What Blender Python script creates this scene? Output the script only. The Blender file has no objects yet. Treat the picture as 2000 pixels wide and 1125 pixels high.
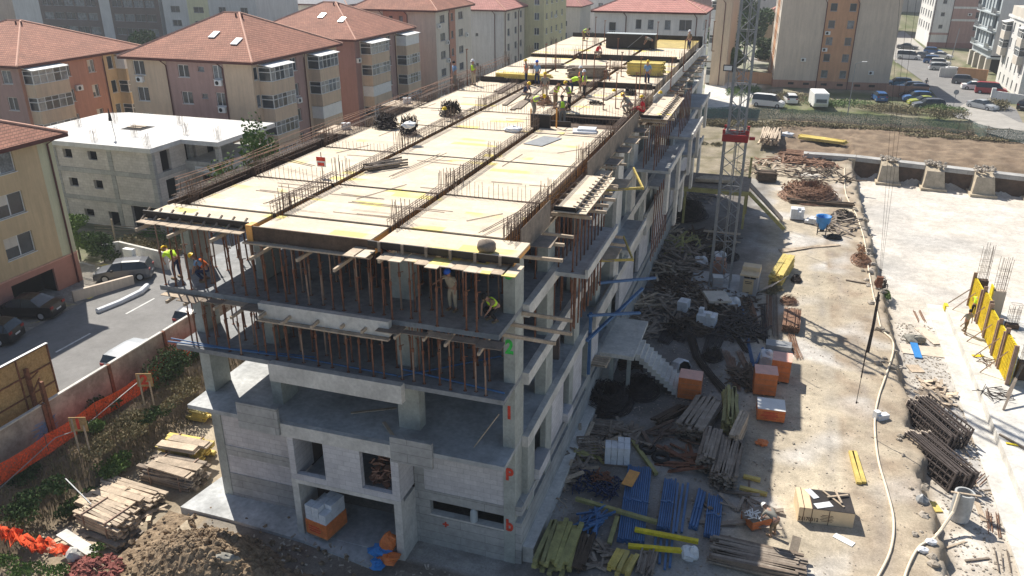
import bpy, math, random
from mathutils import Vector, Matrix
rnd = random.Random(7)
PI = math.pi
R = math.radians
ORD = ['first', 'second', 'third', 'fourth', 'fifth', 'sixth', 'seventh', 'eighth', 'ninth', 'tenth', 'eleventh', 'twelfth', '13th', '14th', '15th', '16th', '17th', '18th', '19th', '20th'] + ['%dth' % k for k in range(21, 400)]
S = bpy.context.scene
COL = S.collection
# ---------------------------------------------------------------- camera
CX, CY, CZ = 8.53356, -24.64026, 23.58043
FPX = 1565.137
pitch, yaw, roll = R(23.15090646), R(18.38426972), R(-0.0815595)
fwd = Vector((-math.sin(yaw) * math.cos(pitch), math.cos(yaw) * math.cos(pitch), -math.sin(pitch)))
rt0 = Vector((math.cos(yaw), math.sin(yaw), 0)); up0 = rt0.cross(fwd)
RT = rt0 * math.cos(roll) + up0 * math.sin(roll); UP = -rt0 * math.sin(roll) + up0 * math.cos(roll)
CAM = Vector((CX, CY, CZ))
cd = bpy.data.cameras.new('camera'); cam = bpy.data.objects.new('camera', cd); COL.objects.link(cam)
cam.matrix_world = Matrix(((RT.x, UP.x, -fwd.x, CX), (RT.y, UP.y, -fwd.y, CY), (RT.z, UP.z, -fwd.z, CZ), (0, 0, 0, 1)))
cd.sensor_width = 36; cd.lens = 36 * FPX / 2000; cd.clip_start = .5; cd.clip_end = 3000
S.camera = cam
# ---------------------------------------------------------------- light
W = bpy.data.worlds.new('World'); S.world = W; W.use_nodes = True
nt = W.node_tree; sk = nt.nodes.new('ShaderNodeTexSky'); sk.sky_type = 'NISHITA'; sk.sun_disc = False
SUN = Vector((-.66, .62, 1.0)).normalized()
sk.sun_elevation = math.asin(SUN.z); sk.sun_rotation = math.atan2(SUN.x, SUN.y) % (2 * PI)
nt.links.new(sk.outputs[0], nt.nodes['Background'].inputs[0]); nt.nodes['Background'].inputs[1].default_value = .07
sl = bpy.data.lights.new('sun', 'SUN'); sl.energy = 4.6; sl.angle = R(.5); sl.color = (1, .94, .84)
so = bpy.data.objects.new('sun', sl); COL.objects.link(so); so.rotation_euler = SUN.to_track_quat('Z', 'Y').to_euler()
S.view_settings.view_transform = 'Standard'; S.view_settings.look = 'None'; S.view_settings.exposure = .68; S.view_settings.gamma = 1
# ---------------------------------------------------------------- pixel helpers (photo pixels of the 2000 px picture)
def ray(px, py): return fwd * FPX + RT * (px - 1000) - UP * (py - 562.5)
ZOFF = 0.
def GA(px, py, z=0.0):
    d = ray(px, py); return CAM + d * ((z - CZ) / d.z)
def G(px, py, z=None):        # no height given: the point on the terrain
    if z is not None: return GA(px, py, z + ZOFF)
    p = GA(px, py, 0)
    for k in range(6): p = GA(px, py, gh(p.x, p.y))
    return p
def XP(px, py, X):
    d = ray(px, py); return CAM + d * ((X - CX) / d.x)
def YP(px, py, Y):
    d = ray(px, py); return CAM + d * ((Y - CY) / d.y)
# ---------------------------------------------------------------- mesh builder
SPL = {'joint_upstand', 'block_wall', 'pier', 'balcony_wall', 'side_wall', 'window_sill', 'core_wall', 'terrace_wall', 'terrace_parapet', 'side_board', 'stair_opening_wall', 'inner_shade_wall', 'slab_soffit', 'beam_trough', 'balcony_form_rim', 'steel_post', 'concrete_column', 'concrete_beam', 'wall_panel', 'pillar', 'balcony_glass', 'footing', 'girder', 'cornice', 'headlight', 'number_plate', 'binding_frame', 'strap', 'leg', 'stake', 'bearer', 'hatch_board', 'form_box', 'undercroft'}
class MB:
    def __init__(s): s.v = []; s.f = []; s.m = []; s.k = 0
    def add(s, vs, fs):
        o = len(s.v); s.v += [tuple(v) for v in vs]; s.f += [tuple(i + o for i in f) for f in fs]; s.m += [s.k] * len(fs); return s
    def box(s, x0, x1, y0, y1, z0, z1):
        return s.add([(x0, y0, z0), (x1, y0, z0), (x1, y1, z0), (x0, y1, z0), (x0, y0, z1), (x1, y0, z1), (x1, y1, z1), (x0, y1, z1)], BF)
    def cbox(s, c, sx, sy, sz, rz=0, rx=0, ry=0):     # c = centre of the bottom
        M = Matrix.Rotation(rz, 3, 'Z') @ Matrix.Rotation(ry, 3, 'Y') @ Matrix.Rotation(rx, 3, 'X'); c = Vector(c)
        return s.add([c + M @ Vector((a * sx / 2, b * sy / 2, h * sz)) for h in (0, 1) for a, b in ((-1, -1), (1, -1), (1, 1), (-1, 1))], BF)
    def beam(s, a, b, w, h, up=Vector((0, 0, 1))):     # box from a to b
        a = Vector(a); b = Vector(b); d = (b - a)
        if d.length < 1e-5: return s
        d.normalize(); x = d.cross(up)
        if x.length < 1e-3: x = Vector((1, 0, 0))
        x.normalize(); y = x.cross(d)
        return s.add([p + x * (i * w / 2) + y * (j * h / 2) for p in (a, b) for i, j in ((-1, -1), (1, -1), (1, 1), (-1, 1))], BF)
    def tube(s, pts, r, n=4, r2=None):
        pts = [Vector(p) for p in pts]; L = len(pts); vs = []
        for i, p in enumerate(pts):
            d = (pts[min(i + 1, L - 1)] - pts[max(i - 1, 0)])
            if d.length < 1e-6: d = Vector((0, 0, 1))
            d.normalize(); x = d.orthogonal().normalized() if abs(d.z) > .95 else d.cross(Vector((0, 0, 1))).normalized(); y = x.cross(d)
            rr = r if r2 is None else r + (r2 - r) * i / (L - 1)
            vs += [p + x * rr * math.cos(2 * PI * k / n) + y * rr * math.sin(2 * PI * k / n) for k in range(n)]
        fs = [(i * n + k, i * n + (k + 1) % n, (i + 1) * n + (k + 1) % n, (i + 1) * n + k) for i in range(L - 1) for k in range(n)]
        fs += [tuple(range(n))[::-1], tuple((L - 1) * n + k for k in range(n))]
        return s.add(vs, fs)
    def prism(s, poly, z0, z1):
        n = len(poly)
        return s.add([(p[0], p[1], z0) for p in poly] + [(p[0], p[1], z1) for p in poly],
                     [tuple(range(n))[::-1], tuple(range(n, 2 * n))] + [(i, (i + 1) % n, n + (i + 1) % n, n + i) for i in range(n)])
    def quad(s, a, b, c, d): return s.add([a, b, c, d], [(0, 1, 2, 3)])
    def lathe(s, c, prof, n=12):
        vs = []; L = len(prof)
        for r_, z in prof: vs += [(c[0] + r_ * math.cos(2 * PI * k / n), c[1] + r_ * math.sin(2 * PI * k / n), c[2] + z) for k in range(n)]
        return s.add(vs, [(i * n + k, i * n + (k + 1) % n, (i + 1) * n + (k + 1) % n, (i + 1) * n + k) for i in range(L - 1) for k in range(n)])
    def blob(s, c, rx, ry, rz_, rough=.2, n=8, m=6, seed=0):
        q = random.Random(seed + int(c[0] * 100) + int(c[1] * 37)); vs = []
        for j in range(m + 1):
            for i in range(n):
                th = PI * j / m; ph = 2 * PI * i / n; k = 1 + q.uniform(-rough, rough)
                vs.append((c[0] + rx * k * math.sin(th) * math.cos(ph), c[1] + ry * k * math.sin(th) * math.sin(ph), c[2] + rz_ * k * math.cos(th)))
        return s.add(vs, [(j * n + i, (j + 1) * n + i, (j + 1) * n + (i + 1) % n, j * n + (i + 1) % n) for j in range(m) for i in range(n)])
    def build(s, name, mats, parent=None, label=None, smooth=False, loc=None):
        if name in SPL and parent and 8 < len(s.v) <= 800 and len(s.v) * 6 == len(s.f) * 8:
            for i in range(0, len(s.v), 8): o = MB().add(s.v[i:i + 8], BF).build(name, mats, parent, label, smooth, loc)
            return o
        me = bpy.data.meshes.new(name); me.from_pydata(s.v, [], s.f)
        if not isinstance(mats, (list, tuple)): mats = [mats]
        for m in mats: me.materials.append(m)
        if len(mats) > 1: me.polygons.foreach_set('material_index', s.m)
        if smooth: me.polygons.foreach_set('use_smooth', [True] * len(s.f))
        me.update(); o = bpy.data.objects.new(name, me); COL.objects.link(o)
        if parent: o.parent = parent
        if label: o['label'] = label
        if loc is not None: o.location = loc
        return o
BF = [(0, 3, 2, 1), (4, 5, 6, 7), (0, 1, 5, 4), (1, 2, 6, 5), (2, 3, 7, 6), (3, 0, 4, 7)]
def tag(o, label, cat, group=None, kind=None):
    if label: o['label'] = label
    if cat: o['category'] = cat
    if group: o['group'] = group
    if kind: o['kind'] = kind
    return o
def thing(name, label, cat, loc=(0, 0, 0), rz=0, group=None):
    o = bpy.data.objects.new(name, None); COL.objects.link(o); o.location = loc; o.rotation_euler = (0, 0, rz); o.empty_display_size = .2
    return tag(o, label, cat, group)
def struct(name, mb, m, smooth=False):
    o = mb.build(name, m, smooth=smooth); o['kind'] = 'structure'; return o
def dup(root, loc, rz=0, label=None, group=None, rx=0, ry=0):
    r = root.copy(); COL.objects.link(r); r.location = loc; r.rotation_euler = (rx, ry, rz)
    if label: r['label'] = label
    if group: r['group'] = group
    for ch in list(root.children):
        c = ch.copy(); COL.objects.link(c); c.parent = r
        for g in ch.children:
            d = g.copy(); COL.objects.link(d); d.parent = c
    return r
# ---------------------------------------------------------------- materials
def mat(name, col, rough=.85, var=.18, sc=1.5, bump=0., metal=0., kind=None, col2=None, p=1.0, q=1.0, spec=.3):
    if kind == 'render': col = tuple(.84 * c + .09 for c in col)
    m = bpy.data.materials.new(name); m.use_nodes = True; t = m.node_tree; N = t.nodes; L = t.links; b = N['Principled BSDF']
    b.inputs['Roughness'].default_value = rough; b.inputs['Metallic'].default_value = metal; b.inputs['Specular IOR Level'].default_value = spec
    tc = N.new('ShaderNodeTexCoord')
    def noise(s, d=4, r=.6):
        n = N.new('ShaderNodeTexNoise'); n.inputs['Scale'].default_value = s; n.inputs['Detail'].default_value = d; n.inputs['Roughness'].default_value = r
        L.new(tc.outputs['Object'], n.inputs['Vector']); return n.outputs['Fac']
    def ramp(f, a, c, e0=.3, e1=.7):
        r = N.new('ShaderNodeMapRange'); r.inputs[1].default_value = e0; r.inputs[2].default_value = e1; r.inputs[3].default_value = a; r.inputs[4].default_value = c
        L.new(f, r.inputs[0]); return r.outputs[0]
    def mul(a, c):
        x = N.new('ShaderNodeMath'); x.operation = 'MULTIPLY'; L.new(a, x.inputs[0]); L.new(c, x.inputs[1]); return x.outputs[0]
    def uv():
        sp = N.new('ShaderNodeSeparateXYZ'); L.new(tc.outputs['Object'], sp.inputs[0]); a = N.new('ShaderNodeMath'); a.operation = 'ADD'
        L.new(sp.outputs[0], a.inputs[0]); L.new(sp.outputs[1], a.inputs[1]); cb = N.new('ShaderNodeCombineXYZ'); L.new(a.outputs[0], cb.inputs[0]); L.new(sp.outputs[2], cb.inputs[1]); return cb.outputs[0], sp
    def mix(f, A, B):
        x = N.new('ShaderNodeMix'); x.data_type = 'RGBA'
        if isinstance(f, float): x.inputs[0].default_value = f
        else: L.new(f, x.inputs[0])
        for i, c in ((6, A), (7, B)):
            if isinstance(c, tuple): x.inputs[i].default_value = (*c[:3], 1)
            else: L.new(c, x.inputs[i])
        return x.outputs[2]
    k1 = ramp(noise(sc), 1 - var, 1 + var); k2 = ramp(noise(sc * 7, 3), 1 - var * .6, 1 + var * .6); fac = mul(k1, k2)
    base = tuple(col)
    if kind in ('block', 'board', 'ply', 'tile', 'plain', 'boardx'):
        br = N.new('ShaderNodeTexBrick'); br.offset = .5 if kind in ('block', 'ply', 'tile') else .37
        c2 = tuple(col2) if col2 else tuple(c * .82 for c in col)
        br.inputs['Color1'].default_value = (*col, 1); br.inputs['Color2'].default_value = (*c2, 1)
        mc = {'block': .72, 'board': .62, 'ply': .75, 'tile': .42, 'boardx': .6}[kind]
        br.inputs['Mortar'].default_value = (*[c * mc for c in col], 1); br.inputs['Scale'].default_value = 1
        w, h, ms = {'block': (.6, .25, .012), 'board': (3.1, .42, .018), 'ply': (2.5 * p, .5 * q, .006), 'tile': (.30 * p, .15 * q, .022), 'boardx': (2.5, .16, .012)}[kind]
        br.inputs['Brick Width'].default_value = w; br.inputs['Row Height'].default_value = h; br.inputs['Mortar Size'].default_value = ms; br.inputs['Mortar Smooth'].default_value = .3
        if kind == 'ply': L.new(tc.outputs['Object'], br.inputs['Vector'])
        else: L.new(uv()[0], br.inputs['Vector'])
        base = br.outputs['Color']
        if kind == 'ply':
            n2 = ramp(noise(.23, 2), 0, 1, .52, .6)
            br2 = N.new('ShaderNodeTexBrick'); br2.inputs['Scale'].default_value = 1; br2.inputs['Brick Width'].default_value = 2.5; br2.inputs['Row Height'].default_value = .5; br2.inputs['Mortar Size'].default_value = 0
            br2.inputs['Color1'].default_value = (0, 0, 0, 1); br2.inputs['Color2'].default_value = (1, 1, 1, 1); L.new(tc.outputs['Object'], br2.inputs['Vector'])
            fac = mul(fac, ramp(noise(5.0, 8, .8), .84, 1.06, .35, .6)); fac = mul(fac, ramp(noise(.9, 5, .7), .88, 1.05))
            f2 = mul(ramp(br2.outputs['Color'], 0, 1, .86, .88), ramp(noise(.35, 2), 0, 1, .5, .56))
            base = mix(f2, base, (.80, .66, .22))
    elif kind == 'attr':
        a = N.new('ShaderNodeAttribute'); a.attribute_name = 'Col'; base = a.outputs['Color']
        n3 = ramp(noise(2.2, 10, .8), .74, 1.18); fac = mul(fac, n3); fac = mul(fac, ramp(noise(11.0, 5, .85), .7, 1.25)); fac = mul(fac, ramp(noise(.6, 6, .7), .82, 1.12))
    elif kind == 'render':
        mp = N.new('ShaderNodeMapping'); mp.inputs['Scale'].default_value = (1, 1, .09); L.new(tc.outputs['Object'], mp.inputs[0])
        n5 = N.new('ShaderNodeTexNoise'); n5.inputs['Scale'].default_value = 2.2; n5.inputs['Detail'].default_value = 6; n5.inputs['Roughness'].default_value = .75; L.new(mp.outputs[0], n5.inputs['Vector'])
        fac = mul(fac, ramp(n5.outputs['Fac'], .84, 1.08, .3, .62))
    elif kind == 'leaf':
        g = N.new('ShaderNodeNewGeometry'); base = mix(g.outputs['Random Per Island'], tuple(col), tuple(col2))
    elif kind == 'two':
        base = mix(ramp(noise(sc * 1.7, 6, .7), 0, 1, .42, .6), tuple(col), tuple(col2))
    elif kind == 'island':
        g = N.new('ShaderNodeNewGeometry'); base = mix(g.outputs['Random Per Island'], tuple(col), tuple(col2))
    hs = N.new('ShaderNodeMix'); hs.data_type = 'RGBA'; hs.blend_type = 'MULTIPLY'; hs.inputs[0].default_value = 1
    if isinstance(base, tuple): hs.inputs[6].default_value = (*base[:3], 1)
    else: L.new(base, hs.inputs[6])
    cb = N.new('ShaderNodeCombineColor')
    for i in range(3): L.new(fac, cb.inputs[i])
    L.new(cb.outputs[0], hs.inputs[7]); L.new(hs.outputs[2], b.inputs['Base Color'])
    if bump:
        bp = N.new('ShaderNodeBump'); bp.inputs['Strength'].default_value = bump; bp.inputs['Distance'].default_value = .05
        L.new(noise(sc * 9, 6, .7), bp.inputs['Height']); L.new(bp.outputs[0], b.inputs['Normal'])
    if kind == 'ply': fac = fac
    if kind == 'leaf': b.inputs['Subsurface Weight'].default_value = 0
    return m
def netmat(name, col, density, cell=.08):
    m = mat(name, col, .9, .2, 2); t = m.node_tree; N = t.nodes; L = t.links
    b = N['Principled BSDF']; tc = N.new('ShaderNodeTexCoord'); n = N.new('ShaderNodeTexNoise'); n.inputs['Scale'].default_value = 9; n.inputs['Detail'].default_value = 3
    L.new(tc.outputs['Object'], n.inputs['Vector']); r = N.new('ShaderNodeMapRange'); r.inputs[1].default_value = .35; r.inputs[2].default_value = .65
    r.inputs[3].default_value = density - .25; r.inputs[4].default_value = min(1, density + .25); L.new(n.outputs['Fac'], r.inputs[0]); L.new(r.outputs[0], b.inputs['Alpha'])
    return m
M = {}
M['conc'] = mat('concrete', (.42, .415, .40), .85, .2, .7, .2, kind='board')
M['slab'] = mat('slab_concrete', (.42, .43, .43), .8, .28, .6, .15)
M['slabd'] = mat('shade_dark_slab', (.25, .26, .27), .8, .3, .6, .15)  # upper floors: the storeys' shade is put into the slab colour
M['slabl'] = mat('light_concrete', (.58, .56, .52), .85, .2, .9, .1)
M['cols'] = mat('column_concrete', (.37, .385, .355), .85, .2, 1.2, .1)
M['block'] = mat('aerated_block', (.62, .60, .60), .9, .12, 1.0, .05, kind='block', col2=(.54, .52, .53))
M['blockr'] = mat('old_block', (.58, .54, .50), .9, .16, .8, .1, kind='block', col2=(.51, .47, .43))
M['ply'] = mat('plywood_deck', (.72, .61, .46), .75, .07, 1.5, 0, kind='ply', col2=(.60, .50, .385))
M['plyd'] = mat('wet_plywood', (.55, .42, .13), .5, .2, 1.5, 0, kind='ply', col2=(.45, .33, .10))
M['orange'] = mat('orange_film_ply', (.78, .38, .11), .6, .15, 2)
M['film'] = mat('dark_film_ply', (.035, .03, .028), .5, .3, 1.5)
M['gutter'] = mat('trough_ply', (.10, .065, .045), .7, .3, 2)
M['plank'] = mat('plank_wood', (.58, .47, .35), .85, .25, 2, .1, kind='island', col2=(.36, .29, .22))
M['oldwood'] = mat('weathered_wood', (.33, .28, .23), .9, .25, 3, .1, kind='island', col2=(.18, .14, .11))
M['darkwood'] = mat('dark_wood', (.12, .085, .06), .9, .3, 3, .1, kind='island', col2=(.06, .045, .035))
M['yelbeam'] = mat('yellow_beam', (.66, .50, .12), .7, .2, 2, kind='island', col2=(.50, .40, .14))
M['yelpaint'] = mat('yellow_paint', (.74, .58, .03), .6, .22, 3)
M['greenbeam'] = mat('aged_yellow_beam', (.40, .37, .14), .8, .25, 2, kind='island', col2=(.28, .26, .12))
M['rust'] = mat('rusty_steel', (.20, .09, .055), .8, .4, 4)
M['dsteel'] = mat('dark_form_steel', (.075, .06, .055), .8, .35, 3)
M['rust2'] = mat('rusty_steel_light', (.30, .20, .15), .7, .3, 4)
M['rebar'] = mat('rebar_steel', (.11, .08, .065), .7, .35, 3, kind='island', col2=(.17, .11, .08))
M['rebard'] = mat('dark_rebar', (.035, .03, .03), .8, .3, 3, kind='island', col2=(.07, .055, .05))
M['brownbar'] = mat('brown_rebar', (.30, .17, .11), .8, .3, 3, kind='island', col2=(.20, .11, .07))
M['galv'] = mat('galvanised_steel', (.27, .28, .29), .5, .15, 2, 0, .2)
M['red'] = mat('red_paint', (.32, .025, .025), .5, .15, 2)
M['blue'] = mat('blue_paint_steel', (.085, .19, .38), .5, .2, 2, kind='island', col2=(.05, .13, .28))
M['bluel'] = mat('blue_plastic', (.04, .22, .55), .5, .15, 2)
M['white'] = mat('white_paint', (.75, .75, .73), .6, .06, 2)
M['wrap'] = mat('white_wrap', (.70, .72, .75), .45, .12, 3, .2)
M['orbox'] = mat('orange_wrap', (.66, .19, .055), .55, .2, 3, .3)
M['pinkw'] = mat('pink_film', (.75, .42, .34), .5, .12, 2)
M['card'] = mat('crate_card', (.70, .55, .36), .8, .08, 2)
M['black'] = mat('black_rubber', (.02, .02, .022), .8, .2, 3)
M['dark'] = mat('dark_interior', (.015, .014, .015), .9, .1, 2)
M['asphalt'] = mat('asphalt', (.21, .205, .20), .9, .12, .6, .1)
M['asphl'] = mat('pale_asphalt', (.36, .34, .31), .9, .12, .4, .1)
M['paint'] = mat('road_paint', (.6, .6, .58), .8, .2, 3)
M['paving'] = mat('paving', (.38, .345, .30), .9, .15, .7, .1, kind='ply', p=.1, q=.3, col2=(.27, .25, .22))
M['ground'] = mat('site_ground', (.4, .36, .3), .95, .14, .25, .5, kind='attr')
M['glass'] = mat('window_glass', (.035, .045, .055), .12, .3, .6, spec=.6)
M['glassc'] = mat('curtained_glass', (.30, .30, .29), .25, .3, 2.2, spec=.6)
M['glassm'] = mat('mixed_glass', (.13, .15, .17), .15, .6, 1.1, spec=.6)
M['skyl'] = mat('skylight_glass', (.60, .65, .70), .2, .1, 1, spec=.6)
M['tile'] = mat('roof_tile', (.41, .185, .125), .85, .18, .5, .1, kind='tile', col2=(.33, .14, .095))
M['tilef'] = mat('pink_roof_tile', (.55, .26, .22), .85, .1, .5, 0, kind='tile', col2=(.50, .22, .19), p=1.5, q=1.6)
M['ridge'] = mat('ridge_tile', (.62, .36, .27), .85, .12, 3)
M['fascia'] = mat('dark_red_fascia', (.10, .03, .025), .6, .15, 2)
M['mauve'] = mat('mauve_render', (.36, .20, .17), .9, .06, .3, .05, kind='render')
M['brickor'] = mat('terracotta_render', (.44, .17, .09), .9, .06, .3, .05, kind='render')
M['redbrown'] = mat('red_brown_render', (.30, .115, .085), .9, .06, .3, .05, kind='render')
M['tan'] = mat('tan_render', (.60, .44, .29), .9, .06, .3, .05, kind='render')
M['ocher'] = mat('ochre_render', (.56, .40, .20), .9, .06, .3, .05, kind='render')
M['peachy'] = mat('beige_render', (.60, .49, .38), .9, .06, .3, .05, kind='render')
M['cream'] = mat('cream_render', (.62, .56, .47), .9, .06, .3, .05, kind='render')
M['palegrey'] = mat('pale_grey_render', (.50, .50, .50), .9, .06, .3, .05, kind='render')
M['olive'] = mat('olive_yellow_render', (.55, .50, .26), .9, .06, .3, .05, kind='render')
M['paleyel'] = mat('pale_yellow_render', (.57, .55, .34), .9, .06, .4, .05, kind='render')
M['oranger'] = mat('orange_render', (.55, .255, .10), .9, .06, .3, .05, kind='render')
M['orangd'] = mat('dark_orange_render', (.38, .16, .08), .9, .06, .3, .05, kind='render')
M['whiter'] = mat('white_render', (.72, .71, .68), .9, .06, .3, .05, kind='render')
M['pinkr'] = mat('pink_render', (.42, .24, .20), .9, .06, .3, .05, kind='render')
M['plinth'] = mat('pink_plinth', (.46, .23, .18), .9, .08, .6, .05)
M['greyr'] = mat('grey_render', (.30, .30, .32), .9, .06, .4, kind='render')
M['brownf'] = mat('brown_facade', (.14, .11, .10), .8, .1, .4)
M['bluegr'] = mat('blue_grey_render', (.40, .45, .47), .9, .06, .4, kind='render')
M['leaf'] = mat('leaf_green', (.06, .11, .025), .7, .2, 2, kind='leaf', col2=(.13, .20, .05))
M['leafd'] = mat('leaf_dark', (.028, .055, .016), .7, .2, 2, kind='leaf', col2=(.07, .12, .035))
M['leafdry'] = mat('leaf_dry', (.13, .12, .06), .8, .2, 2, kind='leaf', col2=(.26, .21, .12))
M['leafbr'] = mat('leaf_brown', (.20, .095, .045), .8, .2, 2, kind='leaf', col2=(.32, .17, .09))
M['bark'] = mat('bark', (.10, .075, .055), .9, .2, 3)
M['dirt'] = mat('dirt_clods', (.20, .145, .095), .95, .3, 2.5, .6, kind='two', col2=(.32, .24, .16))
M['rubble'] = mat('rubble_stone', (.45, .40, .34), .95, .2, 3, .4, kind='island', col2=(.30, .26, .21))
M['redrub'] = mat('red_brick_rubble', (.28, .09, .075), .9, .3, 3, .2, kind='island', col2=(.16, .06, .05))
M['wallp'] = mat('stained_wall', (.43, .37, .32), .9, .22, .6, .1, kind='two', col2=(.30, .255, .22))
M['osb'] = mat('osb_board', (.46, .31, .15), .85, .15, 6, .1, kind='two', col2=(.36, .23, .10))
M['cream2'] = mat('cream_hose', (.72, .62, .48), .6, .1, 2)
M['net'] = netmat('orange_net', (.80, .10, .03), .72)
M['gnet'] = netmat('green_net', (.09, .16, .14), .75)
M['skin'] = mat('skin', (.42, .24, .17), .6, .08, 4)
M['hvis'] = mat('hi_vis_yellow', (.55, .85, .04), .7, .1, 4)
M['hyel'] = mat('helmet_yellow', (.85, .55, .01), .35, .05, 2)
M['hwhite'] = mat('helmet_white', (.8, .8, .8), .35, .05, 2)
M['hblue'] = mat('helmet_blue', (.02, .13, .65), .35, .05, 2)
M['csky'] = mat('cloth_blue', (.20, .33, .52), .85, .1, 5)
M['cnavy'] = mat('cloth_navy', (.03, .045, .10), .85, .1, 5)
M['cgrey'] = mat('cloth_grey', (.26, .25, .22), .85, .1, 5)
M['cbrown'] = mat('cloth_brown', (.22, .16, .10), .85, .1, 5)
M['cred'] = mat('cloth_red', (.60, .02, .03), .85, .1, 5)
M['corange'] = mat('cloth_orange', (.80, .17, .04), .85, .1, 5)
M['cblack'] = mat('cloth_black', (.02, .02, .022), .85, .1, 5)
M['cbeige'] = mat('cloth_beige', (.50, .43, .32), .85, .1, 5)
M['txtr'] = mat('red_spray', (.62, .07, .04), .8, .35, 5)
M['txtg'] = mat('green_spray', (.05, .50, .09), .8, .35, 5)
M['txtd'] = mat('dark_print', (.10, .06, .04), .7, .05, 4)
M['tyre'] = M['black']
def carpaint(name, c): return mat(name, c, .28, .02, 1, spec=.6)
for n_, c_ in dict(silver=(.42, .44, .46), cblk=(.012, .012, .014), cwht=(.75, .75, .75), cblu=(.04, .12, .30), cgry=(.10, .105, .12), cred2=(.35, .02, .03), cgrn=(.30, .33, .02), clb=(.10, .24, .36)).items(): M[n_] = carpaint('car_paint_' + n_, c_)
# ---------------------------------------------------------------- text
def text(s, size, loc, xdir, ydir, m, name='lettering', parent=None, wx=1.0, bold=.045):
    c = bpy.data.curves.new('t', 'FONT'); c.body = s; c.size = size; c.extrude = .004; c.align_x = 'CENTER'; c.align_y = 'CENTER'
    c.offset = size * bold
    o = bpy.data.objects.new('t', c); COL.objects.link(o); dg = bpy.context.evaluated_depsgraph_get()
    me = bpy.data.meshes.new_from_object(o.evaluated_get(dg)); bpy.data.objects.remove(o)
    x = Vector(xdir).normalized(); y = Vector(ydir).normalized(); z = x.cross(y)
    me.transform(Matrix(((x.x * wx, y.x, z.x, loc[0]), (x.y * wx, y.y, z.y, loc[1]), (x.z * wx, y.z, z.z, loc[2]), (0, 0, 0, 1))))
    me.materials.clear(); me.materials.append(m); t = bpy.data.objects.new(name, me); COL.objects.link(t); t.parent = parent; return t
# ================================================================ GROUND
from mathutils import noise as mn
def nz(x, y, s=1.0, z=0.): return mn.noise(Vector((x * s, y * s, z)))
def sst(a, b, x):
    t = max(0., min(1., (x - a) / (b - a))); return t * t * (3 - 2 * t)
def lotz(y): return -1.6 - .7 * sst(35, 75, y)
def gh(x, y):
    e = 17.55 + .55 * nz(0, y, .35) + .35 * nz(3, y, 1.3)
    h = 0.
    lowx = sst(-26, -24.5, x) * (1 - sst(60, 90, y)) * 0 if x < -13.5 else 1.
    if x >= -15.5 and x < 17.6 and y < 92: h = -.8 * (1 - sst(76, 92, y)); 
    if 17.6 <= x and y < 79: h = 0.
    if -17 <= x < 1.5 and y < 2.5: h -= (.35 if x > -15.5 else .1) * (1 - sst(.5, 2.5, x))
    if y < 79 and x > e - 2.5:
        yb = 79.2 - max(0., x - 18) * .22
        k = sst(e, e + .45, x) * (1 - sst(yb - .5, yb, y)) if y > 50 else sst(e, e + .45, x)
        hy = -.8 * (1 - sst(76, 80, y)); h = hy + (lotz(y) - hy) * k
        if k < .02: h += .12 * max(0, nz(x, y, 1.1)) * sst(e - 2.5, e, x)
    if x < -15.5 and -40 < y < 70:
        n = .7 * nz(x, y, .25)
        h += -1.55 * sst(-23.7 + n * .5, -21.2 + n, x) * (1 - sst(46, 56, y))
        h += .25 * nz(x, y, .9) * sst(-25, -24, x) * (1 - sst(-21.5, -20, x))
    if y > 76 and 8 < x < 60 and y < 102: h += .3 * nz(x, y, .4) + .22 * nz(x * .4, y, 1.1) + .1 * nz(x, y, 2)
    h += .05 * nz(x, y, .5) + .03 * nz(x, y, 2.1)
    return h
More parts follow.
